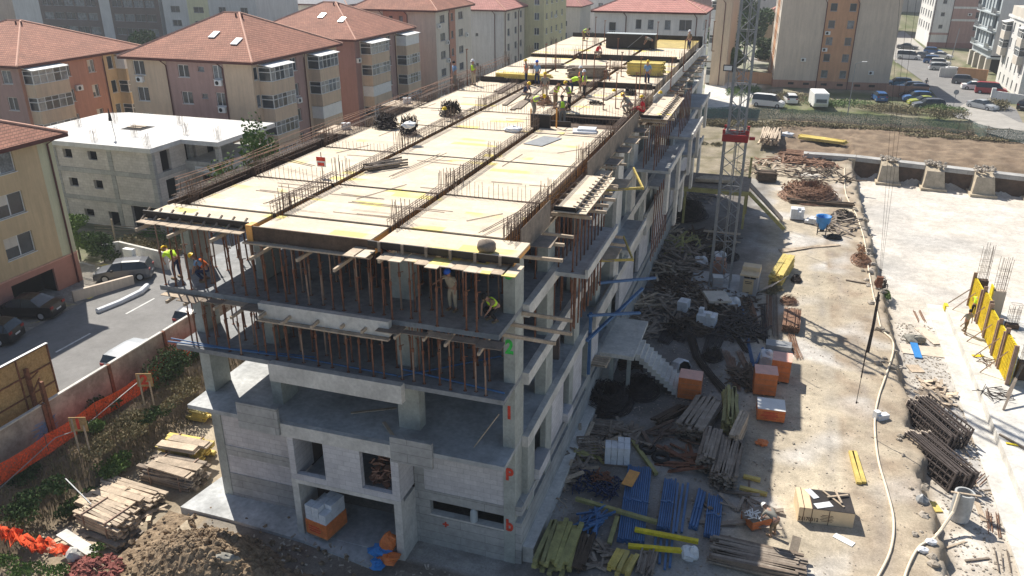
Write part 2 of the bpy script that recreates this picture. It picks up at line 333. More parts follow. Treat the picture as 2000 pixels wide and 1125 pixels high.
def gc(x, y):
    n = nz(x, y, .18); n2 = nz(x, y, .7, 3); n3 = nz(x, y, .3, 9)
    def mixc(a, b, t): t = max(0, min(1, t)); return [a[i] * (1 - t) + b[i] * t for i in range(3)]
    yard = mixc((.52, .45, .34), (.43, .37, .285), .5 + n * 1.3)
    yard = mixc(yard, (.54, .51, .47), max(0, n3 - .12) * 3)
    c = yard
    if x < 9.5: c = mixc((.37, .355, .33), (.22, .20, .18), .5 + n2 * 1.2 + n)  # grey gravel, with the building's shade also put into the colour
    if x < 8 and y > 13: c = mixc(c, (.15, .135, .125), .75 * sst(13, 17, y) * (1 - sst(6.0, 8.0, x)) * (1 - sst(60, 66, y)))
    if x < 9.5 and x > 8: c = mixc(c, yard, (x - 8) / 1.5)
    if 13.8 < x < 17.6: c = mixc(c, (.33, .26, .19), .5 + n2)
    # wheel tracks
    c = mixc(c, (.30, .275, .25), .5 * math.exp(-((x - 14.6 - .8 * math.sin(y * .07 + .4)) / .3) ** 2) * (.6 + n2) * (y > -8) * (y < 60))
    c = mixc(c, (.27, .25, .23), .55 * math.exp(-((x - 12.6 - .8 * math.sin(y * .07)) / .35) ** 2) * (.6 + n2) * (y > -8) * (y < 60))
    if x > 17.6 and y < 82:
        c = mixc((.60, .55, .48), (.67, .62, .56), .5 + n3 * 1.6)
        if y < 40: c = mixc(c, (.40, .345, .275), max(0, .4 + n2) * (1 - sst(22, 42, y)))
        c = mixc(c, (.48, .46, .43), max(0, nz(x, y, .12, 5) - .05) * 1.6)
        if x < 18.5: c = mixc((.30, .235, .16), c, (x - 17.6) / .9)
    yb = 79.2 - max(0., x - 18) * .22
    if y > yb and x > 8.5: c = mixc((.27, .20, .135), (.17, .12, .08), .5 + n2 * 1.6 + .5 * nz(x * .3, y, 1.1))
    if y > 101: c = mixc((.30, .26, .19), (.11, .13, .05), .55 + n * 1.8 + n2 * .5)
    if 68 < y and x < 8.5: c = mixc((.34, .29, .22), (.16, .14, .08), .5 + n2)
    if y > 111 and x < 5: c = mixc((.40, .37, .33), (.12, .17, .05), .3 + n * 2)
    if -26 < x < -13.5 and y < 70:
        c = mixc((.40, .34, .255), (.27, .215, .15), .5 + n2)
        c = mixc((.20, .15, .10), c, sst(-22.3, -20.6, x + .8 * nz(x, y, .5)))
    if x < -26: c = mixc((.34, .31, .27), (.28, .24, .19), .5 + n2)
    if x < -26 and y > 22: c = mixc((.27, .24, .19), (.10, .12, .05), .5 + n2 * 1.5)
    if y > 100 and x < -8: c = mixc((.30, .29, .27), (.13, .15, .07), .4 + n)
    if -5.0 < y < 0 and -14.5 < x < 3: c = mixc((.20, .16, .13), (.28, .25, .21), .5 + n2 * 1.5)
    return c
def lines(segs):
    o = []
    for a, b, s in segs:
        k = a
        while k < b - 1e-6: o.append(k); k += s
    o.append(segs[-1][1]); return o
gx = lines([(-900, -120, 60), (-120, -40, 5), (-40, -26, 1), (-26, -13, .35), (-13, 1, 1.0), (1, 16, .35), (16, 20, .2), (20, 36, .5), (36, 60, 1.5), (60, 120, 6), (120, 900, 60)])
gy = lines([(-60, -12, 4), (-12, 30, .35), (30, 76, .6), (76, 104, .8), (104, 130, 2), (130, 260, 6), (260, 1200, 60)])
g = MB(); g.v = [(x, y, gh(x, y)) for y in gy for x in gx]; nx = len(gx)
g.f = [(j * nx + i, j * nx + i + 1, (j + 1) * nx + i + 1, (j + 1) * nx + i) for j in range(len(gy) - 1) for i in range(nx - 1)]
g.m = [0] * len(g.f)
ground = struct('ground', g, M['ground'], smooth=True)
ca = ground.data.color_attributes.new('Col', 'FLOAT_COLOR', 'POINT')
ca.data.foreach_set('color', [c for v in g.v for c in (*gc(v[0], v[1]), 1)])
def sheet(name, poly, z, m):
    return struct(name, MB().add([(p[0], p[1], z) for p in poly], [tuple(range(len(poly)))]), m)
# the street on the left with its kerbs and markings, parking strip, far roads
sheet('road', [(-36.2, -30), (-27.4, -30), (-28.2, 60), (-33, 64), (-37.5, 30)], .08, M['asphalt'])
sheet('parking_area', [(-43, -30), (-36.2, -30), (-37.5, 30), (-38, 32), (-43, 20)], .084, M['paving'])
sheet('pavement', [(-27.35, -30), (-25.6, -30), (-25.6, 60), (-28.15, 60)], .12, M['asphl'])
k = MB()
for y in range(-4, 60, 6): k.box(-32.9, -32.75, y + .8, y + 3.6, .084, .088)
struct('road_marking', k, M['paint'])
k = MB().box(-27.5, -27.3, -30, 60, .0, .2); struct('kerb', k, M['slabl'])
rr = [G(*p) for p in ((1745, 118), (1800, 112), (1850, 140), (1985, 215), (2000, 246), (1868, 232), (1835, 196), (1800, 158))]
sheet('side_road', [rr[0], rr[7], rr[6], rr[5], rr[4], rr[3], rr[2], rr[1]], .09, M['asphalt'])
rl = [G(*p) for p in ((1862, 215), (1900, 196), (1990, 240), (2060, 250), (2060, 300), (1930, 262))]
sheet('dusty_track', rl, .12, M['asphl'])
rl = [G(*p) for p in ((1748, 122), (1728, 72), (1765, 60), (1820, 108), (1870, 140), (1842, 150))]
sheet('far_road', rl, .06, M['asphl'])
rl = [G(*p) for p in ((1372, 215), (1378, 158), (1480, 160), (1455, 214))]
sheet('concrete_yard', rl, .12, M['slabl'])
rl = [G(*p) for p in ((1380, 158), (1385, 112), (1440, 112), (1436, 158))]
sheet('far_parking', rl, .11, M['asphl'])
rl = [G(*p) for p in ((1100, 100), (1110, 38), (1165, 38), (1165, 100))]
sheet('back_parking', rl, .1, M['asphl'])
# ================================================================ UNFINISHED BUILDING
B = thing('unfinished_building', 'unfinished concrete frame building with timber formwork on its roof and block walls at the base', 'building')
def part(name, mb, m, p=B, label=None, **k):
    return mb.build(name, m, p, label, **k)
YE = 63.0; FY = 1.36
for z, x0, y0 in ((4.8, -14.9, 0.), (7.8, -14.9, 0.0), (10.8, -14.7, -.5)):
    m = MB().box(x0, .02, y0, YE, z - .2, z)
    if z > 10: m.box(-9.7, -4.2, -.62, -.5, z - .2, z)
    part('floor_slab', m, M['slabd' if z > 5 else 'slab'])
part('floor_slab', MB().box(-9.6, .0, FY + .31, YE, 1.6, 1.78), M['slab'])
# edge beams along the right facade
for z in (4.8, 7.8, 10.8):
    part('edge_beam', MB().box(.022, .30, FY + .9, YE, z - .5, z + .03), M['slabl'])
    part('shade_soffit_form', MB().box(-14, -.3, 1.5, 40, z - .23, z - .202), M['film'])  # dark film boards added under the slab to cut bounced light
    part('edge_beam', MB().box(-14.6, -14.3, .6, YE, z - .55, z - .202), M['slabl'])
part('front_beam', MB().box(-10.1, -4.1, -.32, -.003, 7.05, 7.86), M['slabl'])
part('front_beam', MB().box(-9.75, -4.15, -.88, -.622, 10.25, 10.86), M['slabl'])
CYs = [1.36, 5.8, 11.0, 15.9, 19.6, 23.6, 29.3, 34.2, 40, 46, 52, 58, 62]
n = 0
for yi, y in enumerate(CYs):
    for xi, (x0, x1, d) in enumerate(((-14.9, -14.45, 1.1), (-11.3, -10.85, 1.15) if yi == 0 else (-10, -9.3, .8), (-5.1, -4.2, .5) if yi == 0 else (-5, -4.3, .8), (-.45, .0, 1.05))):
        if yi > 7 and xi in (1, 2): continue
        m = MB()
        for a, b in ((1.8, 4.6), (4.8, 7.6), (7.8, 10.6), (10.8, 13.5)):
            if yi == 0 and a < 2: continue
            s_ = .0 if a > 7 else .04
            m.box(x0 - s_, x1 + (s_ if xi < 3 else .018), y - s_, y + d + s_, a, b)
        part('column', m, M['cols']); n += 1
# ground floor (P level) front walls, set back flush with the columns
FY = 1.36
def bxs(name, boxes, m, lab=None):      # every box a part of its own
    for q_ in boxes: part(name, MB().box(*q_), m, label=lab)
bxs('concrete_wall', [(-14.4, -9.9, FY, FY + .3, -1.8, .33), (-14.4, -9.9, FY, FY + .3, 1.38, 1.9)], M['conc'])
bxs('column', [(-14.88, -14.4, FY - .03, FY + 1.1, -1.8, 4.6)], M['cols'])
bxs('front_beam', [(-14.4, -9.9, FY, FY + .3, 3.95, 4.6)], M['conc'])
bxs('block_wall', [(-14.4, -9.9, FY + .03, FY + .28, .33, 1.38), (-14.4, -9.9, FY + .03, FY + .28, 1.9, 3.95)], M['block'])
bxs('concrete_wall', [(-4.6, .0, FY, FY + .3, -1.8, .5), (-4.6, -3.9, FY, FY + .3, .5, 1.28), (-4.6, -.48, FY, FY + .3, 1.28, 1.78), (-4.6, -4.15, FY, FY + .3, 1.78, 4.6)], M['conc'])
bxs('column', [(-.48, .018, FY - .03, FY + 1.1, -1.8, 4.6)], M['cols'])
part('sill_slab', MB().box(-3.9, -.48, FY - .03, FY + .34, .5, .56), M['slabl'])
part('block_wall', MB().box(-4.15, -.48, FY + .03, FY + .28, 1.78, 4.55), M['block'])
part('front_beam', MB().box(-10.1, -4.8, -.06, .2, 4.2, 4.82), M['slabl'])
part('parapet_panel', MB().box(-12.15, -10.12, -.16, .0, 4.25, 5.55), M['conc'])
part('parapet_panel', MB().box(-4.85, -3.0, -.16, .0, 4.1, 5.3), M['conc'])
# entrance bay flush with the slab edge
bxs('entrance_post', [(-9.92, -9.6, 0, FY, -1.8, 1.8), (-4.95, -4.6, 0, FY, -1.8, 1.8)], M['slabl'])
part('entrance_beam', MB().box(-9.92, -4.6, -.012, .25, 1.8, 2.0), M['slabl']); part('entrance_ceiling', MB().box(-9.6, -4.95, .25, 8, 1.75, 1.9), M['slab'])
bxs('block_wall', [(-9.9, -9.6, 0, FY, 2.0, 4.2), (-4.97, -4.62, 0, FY, 2.0, 4.2), (-8.15, -6.4, .0, .25, 2.0, 4.2), (-9.6, -8.15, 0, .25, 2.0, 2.3), (-6.4, -4.97, 0, .25, 2.0, 2.3)], M['block'])
part('entrance_floor', MB().box(-9.6, -4.95, .1, 8, -1.1, -.98), M['slab'])
bxs('inner_shade_wall', [(-9.85, -9.6, FY, 8, -1, 1.75), (-4.95, -4.7, FY, 8, -1, 1.75), (-9.6, -4.95, 8, 8.2, -1, 1.6), (-14.4, -.1, 7, 7.2, 1.8, 4.6), (-9.85, -9.6, FY, 7, 1.95, 4.6), (-4.9, -4.7, FY, 7, 1.9, 4.6), (-14, -.3, 9.2, 9.4, 4.8, 7.6), (-14, -4.5, 9.2, 9.4, 7.8, 10.6), (-12, -4.5, 9.4, 9.6, 10.8, 13.5), (-3.5, -.6, 9.2, 9.4, 7.8, 10.6), (-3.8, -1.2, 10.4, 10.6, 10.8, 13.5)], M['brownf'])  # back walls of the storeys are added, in dark brown, to deepen interior shade
part('shade_soffit_form', MB().box(-13.4, -.3, .9, 40, 13.45, 13.475), M['film'])  # same added dark boards below the roof formwork, against bounced light
m = MB()
for k_ in range(70): m.cbox((-6.1 + rnd.uniform(-.3, .5), 1.2 + rnd.uniform(-.5, .5), 2.0 + rnd.random() ** 1.5 * 1.3), .32, .25, .06, rnd.uniform(0, 3), rnd.uniform(-.8, .8), rnd.uniform(-.8, .8))
m.build('orange_sacks', M['orangd'], B)
# right side at P level: foundation wall, block panels and openings
bxs('foundation_wall', [(.02, .3, FY, YE, -1.5, 1.05), (.02, .32, FY, YE, 1.45, 1.9)], M['conc']); part('foundation_ledge', MB().box(.3, .78, FY + .2, 20, -1.5, -.3), M['slabl'])
f = MB(); w = MB(); y = 1.36
for a, b, kk in ((2.3, 3.3, 0), (5.0, 6.0, 1), (6.0, 8.2, 2), (9.2, 10.0, 1), (10, 12, 2), (13, 14.2, 1), (14.2, 16, 2), (22, 27, 2), (29, 33, 2), (36, 42, 2), (45, 60, 2)):
    if kk == 2: w.box(.02, .24, a, b, 1.95, 4.3)
    else: f.box(.01, .27, a, b, 1.05, 4.3)
part('block_wall', w, M['block']); part('pier', f, M['cols'])
part('window_sill', MB().box(-.1, .5, 3.3, 5.0, 1.95, 2.5).box(.0, .5, 8.2, 9.2, 1.95, 2.4), M['block'])
# upper side walls (concrete panels between the columns further back)
f = MB()
for z0 in (4.8, 7.8, 10.8):
    for a, b in ((19.6, 21.2), (24.4, 26), (29.9, 30.8), (36, 38), (44, 45)): f.box(.002, .24, a, b, z0 + .02, z0 + 2.5)
part('side_wall', f, M['slabl'])
# left basement block & side
part('concrete_wall', MB().box(-14.88, -14.5, FY + 1.2, YE, -1.8, 4.6), M['conc'])
part('back_wall', MB().box(-14, 0, YE - .3, YE, 0, 10.6), M['blockr'])
part('core_wall', MB().box(-9, -8.7, 20, 33, 1.8, 13.5).box(-5, -4.8, 21, 30, 1.8, 13.5).box(-12, -2, 36, 36.3, 1.8, 13.5), M['blockr'])
# balconies cantilevered on the right side
for z, a, b, w_ in ((10.8, 6.0, 12.4, 1.3), (7.8, 17.5, 23, 1.1), (10.8, 24, 31, 2.2), (10.8, 34, 41, 2.4), (10.8, 46, 53, 1.8), (7.8, 31, 36, 2.), (7.8, 41, 48, 2.)):
    part('balcony_slab', MB().box(.3, .3 + w_, a, b, z - .18, z), M['slab'])
    part('balcony_edge', MB().box(.3 + w_, .42 + w_, a, b, z - .18, z + .22), M['slabl'])
    if a > 20: part('balcony_wall', MB().box(.3 + w_ - .2, .3 + w_, a + .4, a + 1.3, z - 2.9, z - .18).box(.3 + w_ - .2, .3 + w_, b - 1.2, b - .3, z - 2.9, z - .18), M['slabl'])
# terrace wing with parapet further along (level 1)
part('terrace_parapet', MB().box(.31, .5, 30, 44, 4.4, 5.9).box(.31, .48, 14, 20, 4.3, 5.2), M['slabl'])
# painted floor marks
for s_, z, m in (('1', YP(995, 806, FY).z, 'txtr'), ('2', YP(995, 679, FY).z, 'txtg'), ('3', YP(992, 532, FY).z, 'txtg'), ('P', YP(997, 927, FY).z, 'txtr'), ('b', YP(997, 1026, FY).z, 'txtr')):
    text(s_, .8, (-.22, 1.36 - (.055 if z < 7 else .012), z), (1, 0, 0), (0, 0, 1), M[m], 'painted_number', B, .8)
text('+', .5, (-3.2, FY - .012, .1), (1, 0, 0), (0, 0, 1), M['txtr'], 'painted_mark', B)
# ---- roof formwork
ZD = 14.1
LX = [-13.6, -9.28, -4.35, .06]; TY = [.46, 4.89, 10.87, 17.36, 22.35, 29.1, 33.87, 40.2, 46.8, 54.5, 62.0]
BW = .55
bays = []
for j in range(-1, len(TY) - 1):
    for i in range(3):
        x0, x1 = LX[i] + (.17 if i else .2), LX[i + 1] - .17
        if j < 0: y0, y1 = (-1.05, -1.19, -1.45)[i], TY[0] - .11
        else: y0, y1 = TY[j] + .11, TY[j + 1] - .11
        if i == 2 and j == 3: y1 = 19.4
        if i == 2 and j == 4: y0 = 23.3
        zt = ZD + (.25 if j >= 6 else 0) + (.28 if j >= 8 else 0)
        x1b = x1 + (1.0 if (j < 0 and i == 2) else 0); x0b = x0 - (.75 if (j < 0 and i == 0) else 0)
        wet = (j == 9 and i == 2)
        o = part('formwork_panel', MB().box(x0b, x1b, y0, y1, zt - .05, zt), M['plyd' if wet else 'ply'], label='honey coloured wet plywood panel' if wet else None)
        part('formwork_side', MB().box(x1 - .03, x1 + .004, y0, y1, zt - .62, zt - .052) if not (j < 0 and i == 2) else MB().box(x1b - .03, x1b, y0, y1, zt - .2, zt - .052), M['orange' if (i < 2 or j < 5) else 'plank'])
        part('formwork_side', MB().box(x0b, x1b, y0 - .004, y0 + .03, zt - (.5 if j >= 0 else .14), zt - .052), M['film'])
        bays.append((x0, x1, y0, y1, zt))
t = MB()
for x in LX: t.box(x - (.3 if x < 0 else .3), x + .3, .0, 62, 13.48, 13.52)
for y in TY: t.box(-13.4, -.22, y - .16, y + .16, 13.524, 13.56)
part('beam_trough', t, M['oldwood'])
part('slab_soffit', MB().box(-13.4, -.2, .4, 62, 13.56, 13.60), M['gutter'])
# front fascias of the roof formwork
part('fascia_board', MB().box(-14.25, -9.5, -1.12, -1.06, ZD - .04, ZD + .14), M['film'])
part('fascia_board', MB().box(-9.25, -4.3, -1.26, -1.2, ZD - .5, ZD + .06), M['gutter'])
part('fascia_board', MB().box(-4.4, 1.1, -1.52, -1.46, ZD - .04, ZD + .14), M['film'])
part('fascia_board', MB().box(-9.5, -9.25, -1.3, -.9, ZD - .6, ZD + .1), M['orange'])
part('side_board', MB().box(.36, .40, .9, 4.7, ZD - .75, ZD + .25), M['oldwood'])
part('side_board', MB().box(.36, .40, 11.0, 24.5, ZD - .75, ZD + .25), M['oldwood'])
part('side_board', MB().box(.36, .40, 30, 62.2, ZD - .55, ZD + .15), M['slabl'])
part('side_board', MB().box(.24, .355, .9, 24.5, ZD - .85, ZD - .76), M['plank'])
part('end_board', MB().box(-13.4, .2, 62.0, 62.06, ZD - .2, ZD + .95), M['film'])
part('left_board', MB().box(-14.2, -14.14, .2, 13.5, ZD - .4, ZD + .12), M['gutter'])
part('left_board', MB().box(-14.14, -13.75, .2, 62, ZD - .55, ZD - .5), M['gutter'])
part('stair_opening_wall', MB().box(-4.0, -.3, 23.2, 23.26, ZD - 1.3, ZD - .06).box(-3.95, -2.6, 19.42, 19.5, ZD - .9, ZD + .3), M['film'])
part('joint_upstand', MB().box(-13.3, -.3, 33.6, 33.66, ZD - .1, ZD + .38).box(-8.9, -.3, 46.5, 46.58, ZD + .1, ZD + .72), M['film'])
# balcony forms on the right edge and front planking of the roof level
for a, b, w_ in ((4.9, 10.6, 1.35), (24.6, 32.6, 1.7)):
    part('balcony_form', MB().box(.44, .44 + w_, a, b, ZD - .3, ZD - .26), M['ply'])
    part('balcony_form_rim', MB().box(.44 + w_ - .45, .44 + w_ - .4, a, b, ZD - .26, ZD - .08).box(.44, .44 + w_ - .4, a + .1, a + .14, ZD - .26, ZD - .08), M['film'])
    m = MB(); q = a + .3
    while q < b: m.beam((.44 + w_ - .6, q, ZD - .06), (.44 + w_ - .1, q + .1, ZD - .2), .07, .05); q += .55
    part('balcony_form_brace', m, M['plank'])
def timber(a, b, w_, h_, m, lab, grp=None, name='timber', cat='timber'):
    a = Vector(a); b = Vector(b); o = MB().beam(a - a, b - a, w_, h_).build(name, M[m], loc=a); return tag(o, lab, cat, grp)
# scaffold boards and joist ends sticking out under the roof edge
q = rnd
for i in range(10):
    x = -14.0 + i * .47; part('scaffold_board', MB().cbox((x, -1.3 + q.uniform(-.1, .1), ZD - .2), .44, .5 + q.uniform(-.1, .3), .03), M['plank'])
for i, x in enumerate((-4.8, -4.4, -2.6, -2.15, -1.7, -1.25, -.8, -.35, .1, .55, .95, -3.1, -3.55)):
    part('scaffold_board', MB().cbox((x, -1.75 + q.uniform(-.1, .12), ZD - .26), .46, .8 + q.uniform(-.15, .25), .03), M['ply' if i % 3 else 'plank'])
part('scaffold_board', MB().cbox((-7, -1.35, ZD - .58), 5.2, .25, .06), M['plank'])
for i in range(9): part('fascia_cleat', MB().beam((-14.1 + i * .55, -.85, ZD + .2), (-14.25 + i * .55, -1.35, ZD - .25), .07, .05), M['oldwood'])
for i in range(6): part('fascia_cleat', MB().box(-4.0 + i * .88, -3.9 + i * .88, -1.58, -1.52, ZD - .2, ZD + .15), M['oldwood'])
for i in range(8):
    x = -14 + i * 1.7; y = -1.5 if x > -4.5 or x < -9.3 else -1.6
    part('joist_end', MB().beam((x, .4, ZD - .42 - (.45 if -9.3 < x < -4.5 else 0)), (x + q.uniform(-.1, .1), y - q.uniform(.1, .7), ZD - .42 - (.45 if -9.3 < x < -4.5 else 0)), .09, .12), M['plank'])
for z in (10.8, 7.8):
    for i in range(13):
        x = -14 + i * 1.12 + q.uniform(-.2, .2)
        if z < 8 and i not in (): continue
        part('joist_end', MB().beam((x, .3, z - .32), (x + .1, -1.0 - q.uniform(.1, .7), z - .32), .09, .12), M['plank'])
for i in range(15):
    x = -13.9 + i * .98
    if -9.9 < x < -4.4: continue
    part('scaffold_board', MB().cbox((x, -.78 + q.uniform(-.1, .12), 10.8 - .24), .95, .5 + q.uniform(-.2, .2), .03, q.uniform(-.05, .05)), M['oldwood' if i % 3 else 'plank'])
part('scaffold_board', MB().cbox((-6.9, -1.0, 10.18), 5.6, .2, .06), M['plank'])
for z, ys in ((ZD - .5, (5.3, 6.2, 7.1, 8.0, 8.9, 9.8, 25, 26, 27, 28.2, 29.4, 30.5, 31.6)), (10.5, (.2, 1.1, 2.2, 11.0, 12.1)), (10.5, (31, 32, 40))):
    for y in ys: part('joist_end', MB().beam((-.3, y, z), (1.9 + q.uniform(0, .5), y - .1, z), .1, .13), M['plank'])
for i in range(46):
    y = 1.2 + i * 1.3 + q.uniform(-.3, .3)
    if 4.6 < y < 10.8: continue
    part('joist_end', MB().beam((-.3, y, ZD - .85), (q.uniform(.8, 1.9), y + q.uniform(-.1, .1), ZD - .85), .1, .12), M['plank'])
    if i % 2: part('scaffold_board', MB().cbox((.75, y, ZD - .78), .75, 1.3, .03, q.uniform(-.06, .06)), M['oldwood' if i % 3 else 'plank'])
# ---- starter bars of the columns (part of the frame)
for j, y in enumerate(TY[:10]):
    for i, x in enumerate(LX):
        m = MB(); zb = ZD - .6 + (.3 if j > 5 else 0); hh = rnd.uniform(1.25, 1.6)
        for k_ in range(12):
            a = x - .25 + (k_ % 4) * .16 + rnd.uniform(-.02, .02); b_ = y + .25 + (k_ // 4) * .28
            m.tube([(a, b_, zb), (a + rnd.uniform(-.05, .05), b_, zb + hh + rnd.uniform(-.2, .15))], .014, 3)
        m.tube([(x - .27, y + .2, ZD + .35), (x + .27, y + .2, ZD + .35), (x + .27, y + .85, ZD + .35)], .012, 3)
        part('starter_bars', m, M['rebar'])
def cage(x, y0, y1, h, w_, lab, zb=ZD - .35, along='y', step=.2, grp='rebar cages laid over the beam troughs', wig=.0):
    m = MB(); L = y1 - y0; n = int(L / step)
    def P_(a, b_, c): return (x + b_, y0 + a, zb + c) if along == 'y' else (x + a, y0 + b_, zb + c)
    for i in range(n + 1):
        a = i * step + rnd.uniform(-.03, .03); t_ = rnd.uniform(-.03, .03)
        m.tube([P_(a, -w_ / 2, 0), P_(a + t_, -w_ / 2 + t_, h), P_(a + t_, w_ / 2, h), P_(a, w_ / 2, 0), P_(a, -w_ / 2, 0)], .013, 3)
    for b_, c in ((-w_ / 2, h), (w_ / 2, h), (0, h), (-w_ / 2, h - .1), (w_ / 2, h - .1), (-w_ / 2, .05), (w_ / 2, .05), (-w_ / 2, h * .5)):
        e0 = rnd.uniform(0, .5) * L * .2
        m.tube([P_(-.3 + e0, b_, c), P_(L * .5, b_ + rnd.uniform(-.03, .03), c + rnd.uniform(-wig, wig)), P_(L + .2, b_, c)], .014, 3)
    return tag(m.build('rebar_cage', M['rebar']), lab, 'rebar cage', grp)
names_ = ['leftmost', 'second', 'third', 'right-hand']
for i, x in enumerate(LX):
    for j in range(0, 6 if i < 3 else 5):
        y0, y1 = TY[j] + (.9 if j else -.2), TY[j + 1] - .2
        if i == 0: x_ = x - .1; h = .95
        else: x_ = x; h = .85 + .25 * ((i + j) % 2)
        cage(x_, y0, y1, h * .82, .28, 'rusty stirrup cage in the %s long beam line, number %s from the front' % (names_[i], ('one', 'two', 'three', 'four', 'five', 'six')[j]), grp='rebar cages standing in the long beam troughs')
def comb(x0, x1, y, zt, h, lab):
    m = MB(); h *= .9; x = x0
    while x < x1:
        m.tube([(x, y - .08, zt - .4), (x + rnd.uniform(-.04, .04), y - .08, zt + h * rnd.uniform(.8, 1.1))], .010, 3); x += rnd.uniform(.16, .24)
    for zz in (zt + .03, zt - .02): m.tube([(x0, y, zz), ((x0 + x1) / 2, y + .05, zz - .03), (x1, y, zz)], .013, 3)
    return tag(m.build('stirrup_row', M['rebar']), lab, 'rebar', 'open stirrup rows across the deck')
for (i, j, h) in ((2, 1, .75), (0, 1, .7), (1, 3, .6), (0, 2, .5), (0, 5, .8), (2, 4, .9), (2, 5, .5), (1, 5, .4), (0, 6, .7), (2, 7, .8), (1, 8, .6), (2, 8, .8), (0, 8, .6), (1, 4, .6), (0, 7, .6)):
    comb(LX[i] + .35, LX[i + 1] - .35, TY[j], ZD + (.25 if j >= 6 else 0) + (.28 if j >= 8 else 0), h, 'upright thin stirrups across the %s bay of the deck, %s cross beam from the front' % (('left', 'middle', 'right')[i], ORD[j]))
# loose bars and tall posts on the deck
m = MB()
for k_ in range(46):
    b_ = rnd.choice(bays[3:21]); x = rnd.uniform(b_[0] + .3, b_[1] - 1); y = rnd.uniform(b_[2] + .3, b_[3] - .3); L = rnd.uniform(.8, 3.0); a = rnd.choice((0, .05, -.08, 1.2, .9, 1.5))
    m.tube([(x, y, b_[4] + .02), (x + L * math.cos(a), y + L * math.sin(a), b_[4] + .02)], .014, 3)
tag(m.build('loose_rebar', M['rebar']), 'loose thin steel bars scattered over the plywood deck', 'rebar', kind='stuff')
for (p0, p1, zz, lab) in (((680, 395), (868, 415), .25, 'pair of long thin bars lying across the second beam cage at the front'), ((500, 372), (610, 386), .5, 'long bar across the leftmost front cage'), ((935, 455), (1075, 380), .12, 'long bar leaning to the right edge of the front deck'), ((760, 345), (860, 300), .1, 'long bars running back over the middle deck bay'), ((610, 325), (500, 300), .4, 'bar over the left bay pointing at the green shrub'), ((900, 320), (890, 365), .0, 'short bar near the middle beam')):
    a = G(*p0, ZD + zz); b_ = G(*p1, ZD + zz); m = MB(); m.tube([a, b_], .018, 3).tube([a + Vector((.1, .12, 0)), b_ + Vector((.3, .1, .03))], .018, 3)
    tag(m.build('steel_bar', M['rebar']), lab, 'steel bar')
for i, (px, py, h, zz) in enumerate(((1240, 212, 2.2, 0), (1259, 210, 2.2, 0), (1159, 175, 2.6, 0), (1183, 170, 1.7, 0), (1190, 165, 1.8, 0), (1206, 110, 1.5, .5), (1066, 143, 2.2, .25), (1085, 140, 2.2, .25), (1162, 88, 2.6, .5), (1180, 86, 2.2, .5), (1213, 150, 1.8, .25), (1309, 178, 2.2, .3), (1334, 140, 2.4, .3), (1282, 98, 2.5, .5), (913, 168, 2.6, 0), (1137, 130, 2.2, .25), (1145, 128, 2.2, .25), (1178, 215, 2.4, 0), (1202, 212, 2.2, 0), (1248, 190, 2.6, 0), (1375, 85, 2.2, .5), (1390, 100, 2.6, .5))):
    p = G(px, py, ZD + zz); o = MB().tube([(0, 0, 0), (0, 0, h)], .035, 5).tube([(-.08, 0, h), (.12, 0, h)], .03, 4).tube([(0, 0, .02), (.25, 0, .02)], .03, 4).build('upright_post', M['rust'], loc=p)
    tag(o, 'thin dark upright on the deck, at %s' % ('the stair opening', 'the stair opening, right one', 'the pair in orange and lime', 'the pair, right one', 'the pair, third one', 'the black form box', 'the pale blue shirt', 'the thin boards', 'the far middle', 'the far middle, right one', 'the grey pile', 'the man in sky blue', 'the right edge, nearer one', 'the far right bay', 'the far left edge', 'the left of the grey pile', 'the left of the grey pile, second', 'the opening rim', 'the opening rim, second', 'the red overalls', 'the far right corner', 'the far right corner, nearer')[i], 'post', 'thin uprights on the deck')
# boards, bundles and stacks lying on the deck
def stack(name, lab, cat, p1, p2, w_, h_, m, bw=.2, bt=.05, z=0., jit=.15, grp=None, L=None, rows=None, bearers=True, rx=0.):
    a = G(*p1, z) if len(p1) == 2 else Vector(p1); b_ = G(*p2, z) if len(p2) == 2 else Vector(p2)
    d = b_ - a; L = L or d.length; ang = math.atan2(d.y, d.x); mb = MB(); n = max(1, int(w_ / bw)); nl = rows or max(1, int(h_ / bt)); nl = min(nl, 16)
    st = h_ / nl
    for l in range(nl):
        for k_ in range(n):
            if l == nl - 1 and rnd.random() < .12: continue
            yy = -w_ / 2 + (k_ + .5) * (w_ / n) + rnd.uniform(-1, 1) * bw * .08
            mb.cbox((rnd.uniform(-jit, jit), yy, l * st + (.08 if bearers else 0)), L * rnd.uniform(.93, 1.02), w_ / n * .93, st * .9, rnd.uniform(-.015, .015) * (4 if jit > .15 else 1))
    r = thing(name, lab, cat, (a + b_) / 2, ang, grp); mb.build('boards', m, r)
    if bearers: MB().cbox((-L * .3, 0, 0), .1, w_ * .98, .08).cbox((L * .3, 0, 0), .1, w_ * .98, .08).build('bearer', M['oldwood'], r)
    if rx: r.rotation_euler = (rx, 0, ang)
    return r
def heap(name, lab, cat, p, rx_, ry_, h_, m, n, Lr=(.3, 1.2), w_=.08, t_=.03, z=0., grp=None, kind=None):
    c = G(*p, z) if len(p) == 2 else Vector(p); mb = MB()
    for k_ in range(n):
        a = rnd.uniform(0, 2 * PI); r_ = math.sqrt(rnd.random()); x = r_ * rx_ * math.cos(a); y = r_ * ry_ * math.sin(a); zz = max(.02, h_ * (1 - r_ * r_) * rnd.uniform(.5, 1)); L = rnd.uniform(*Lr)
        mb.cbox((x, y, zz), L, w_ * rnd.uniform(.6, 1.6), t_, rnd.uniform(0, PI), 0, rnd.uniform(-.4, .4))
    o = mb.build(name, M[m], loc=c); return tag(o, lab, cat, grp, kind)
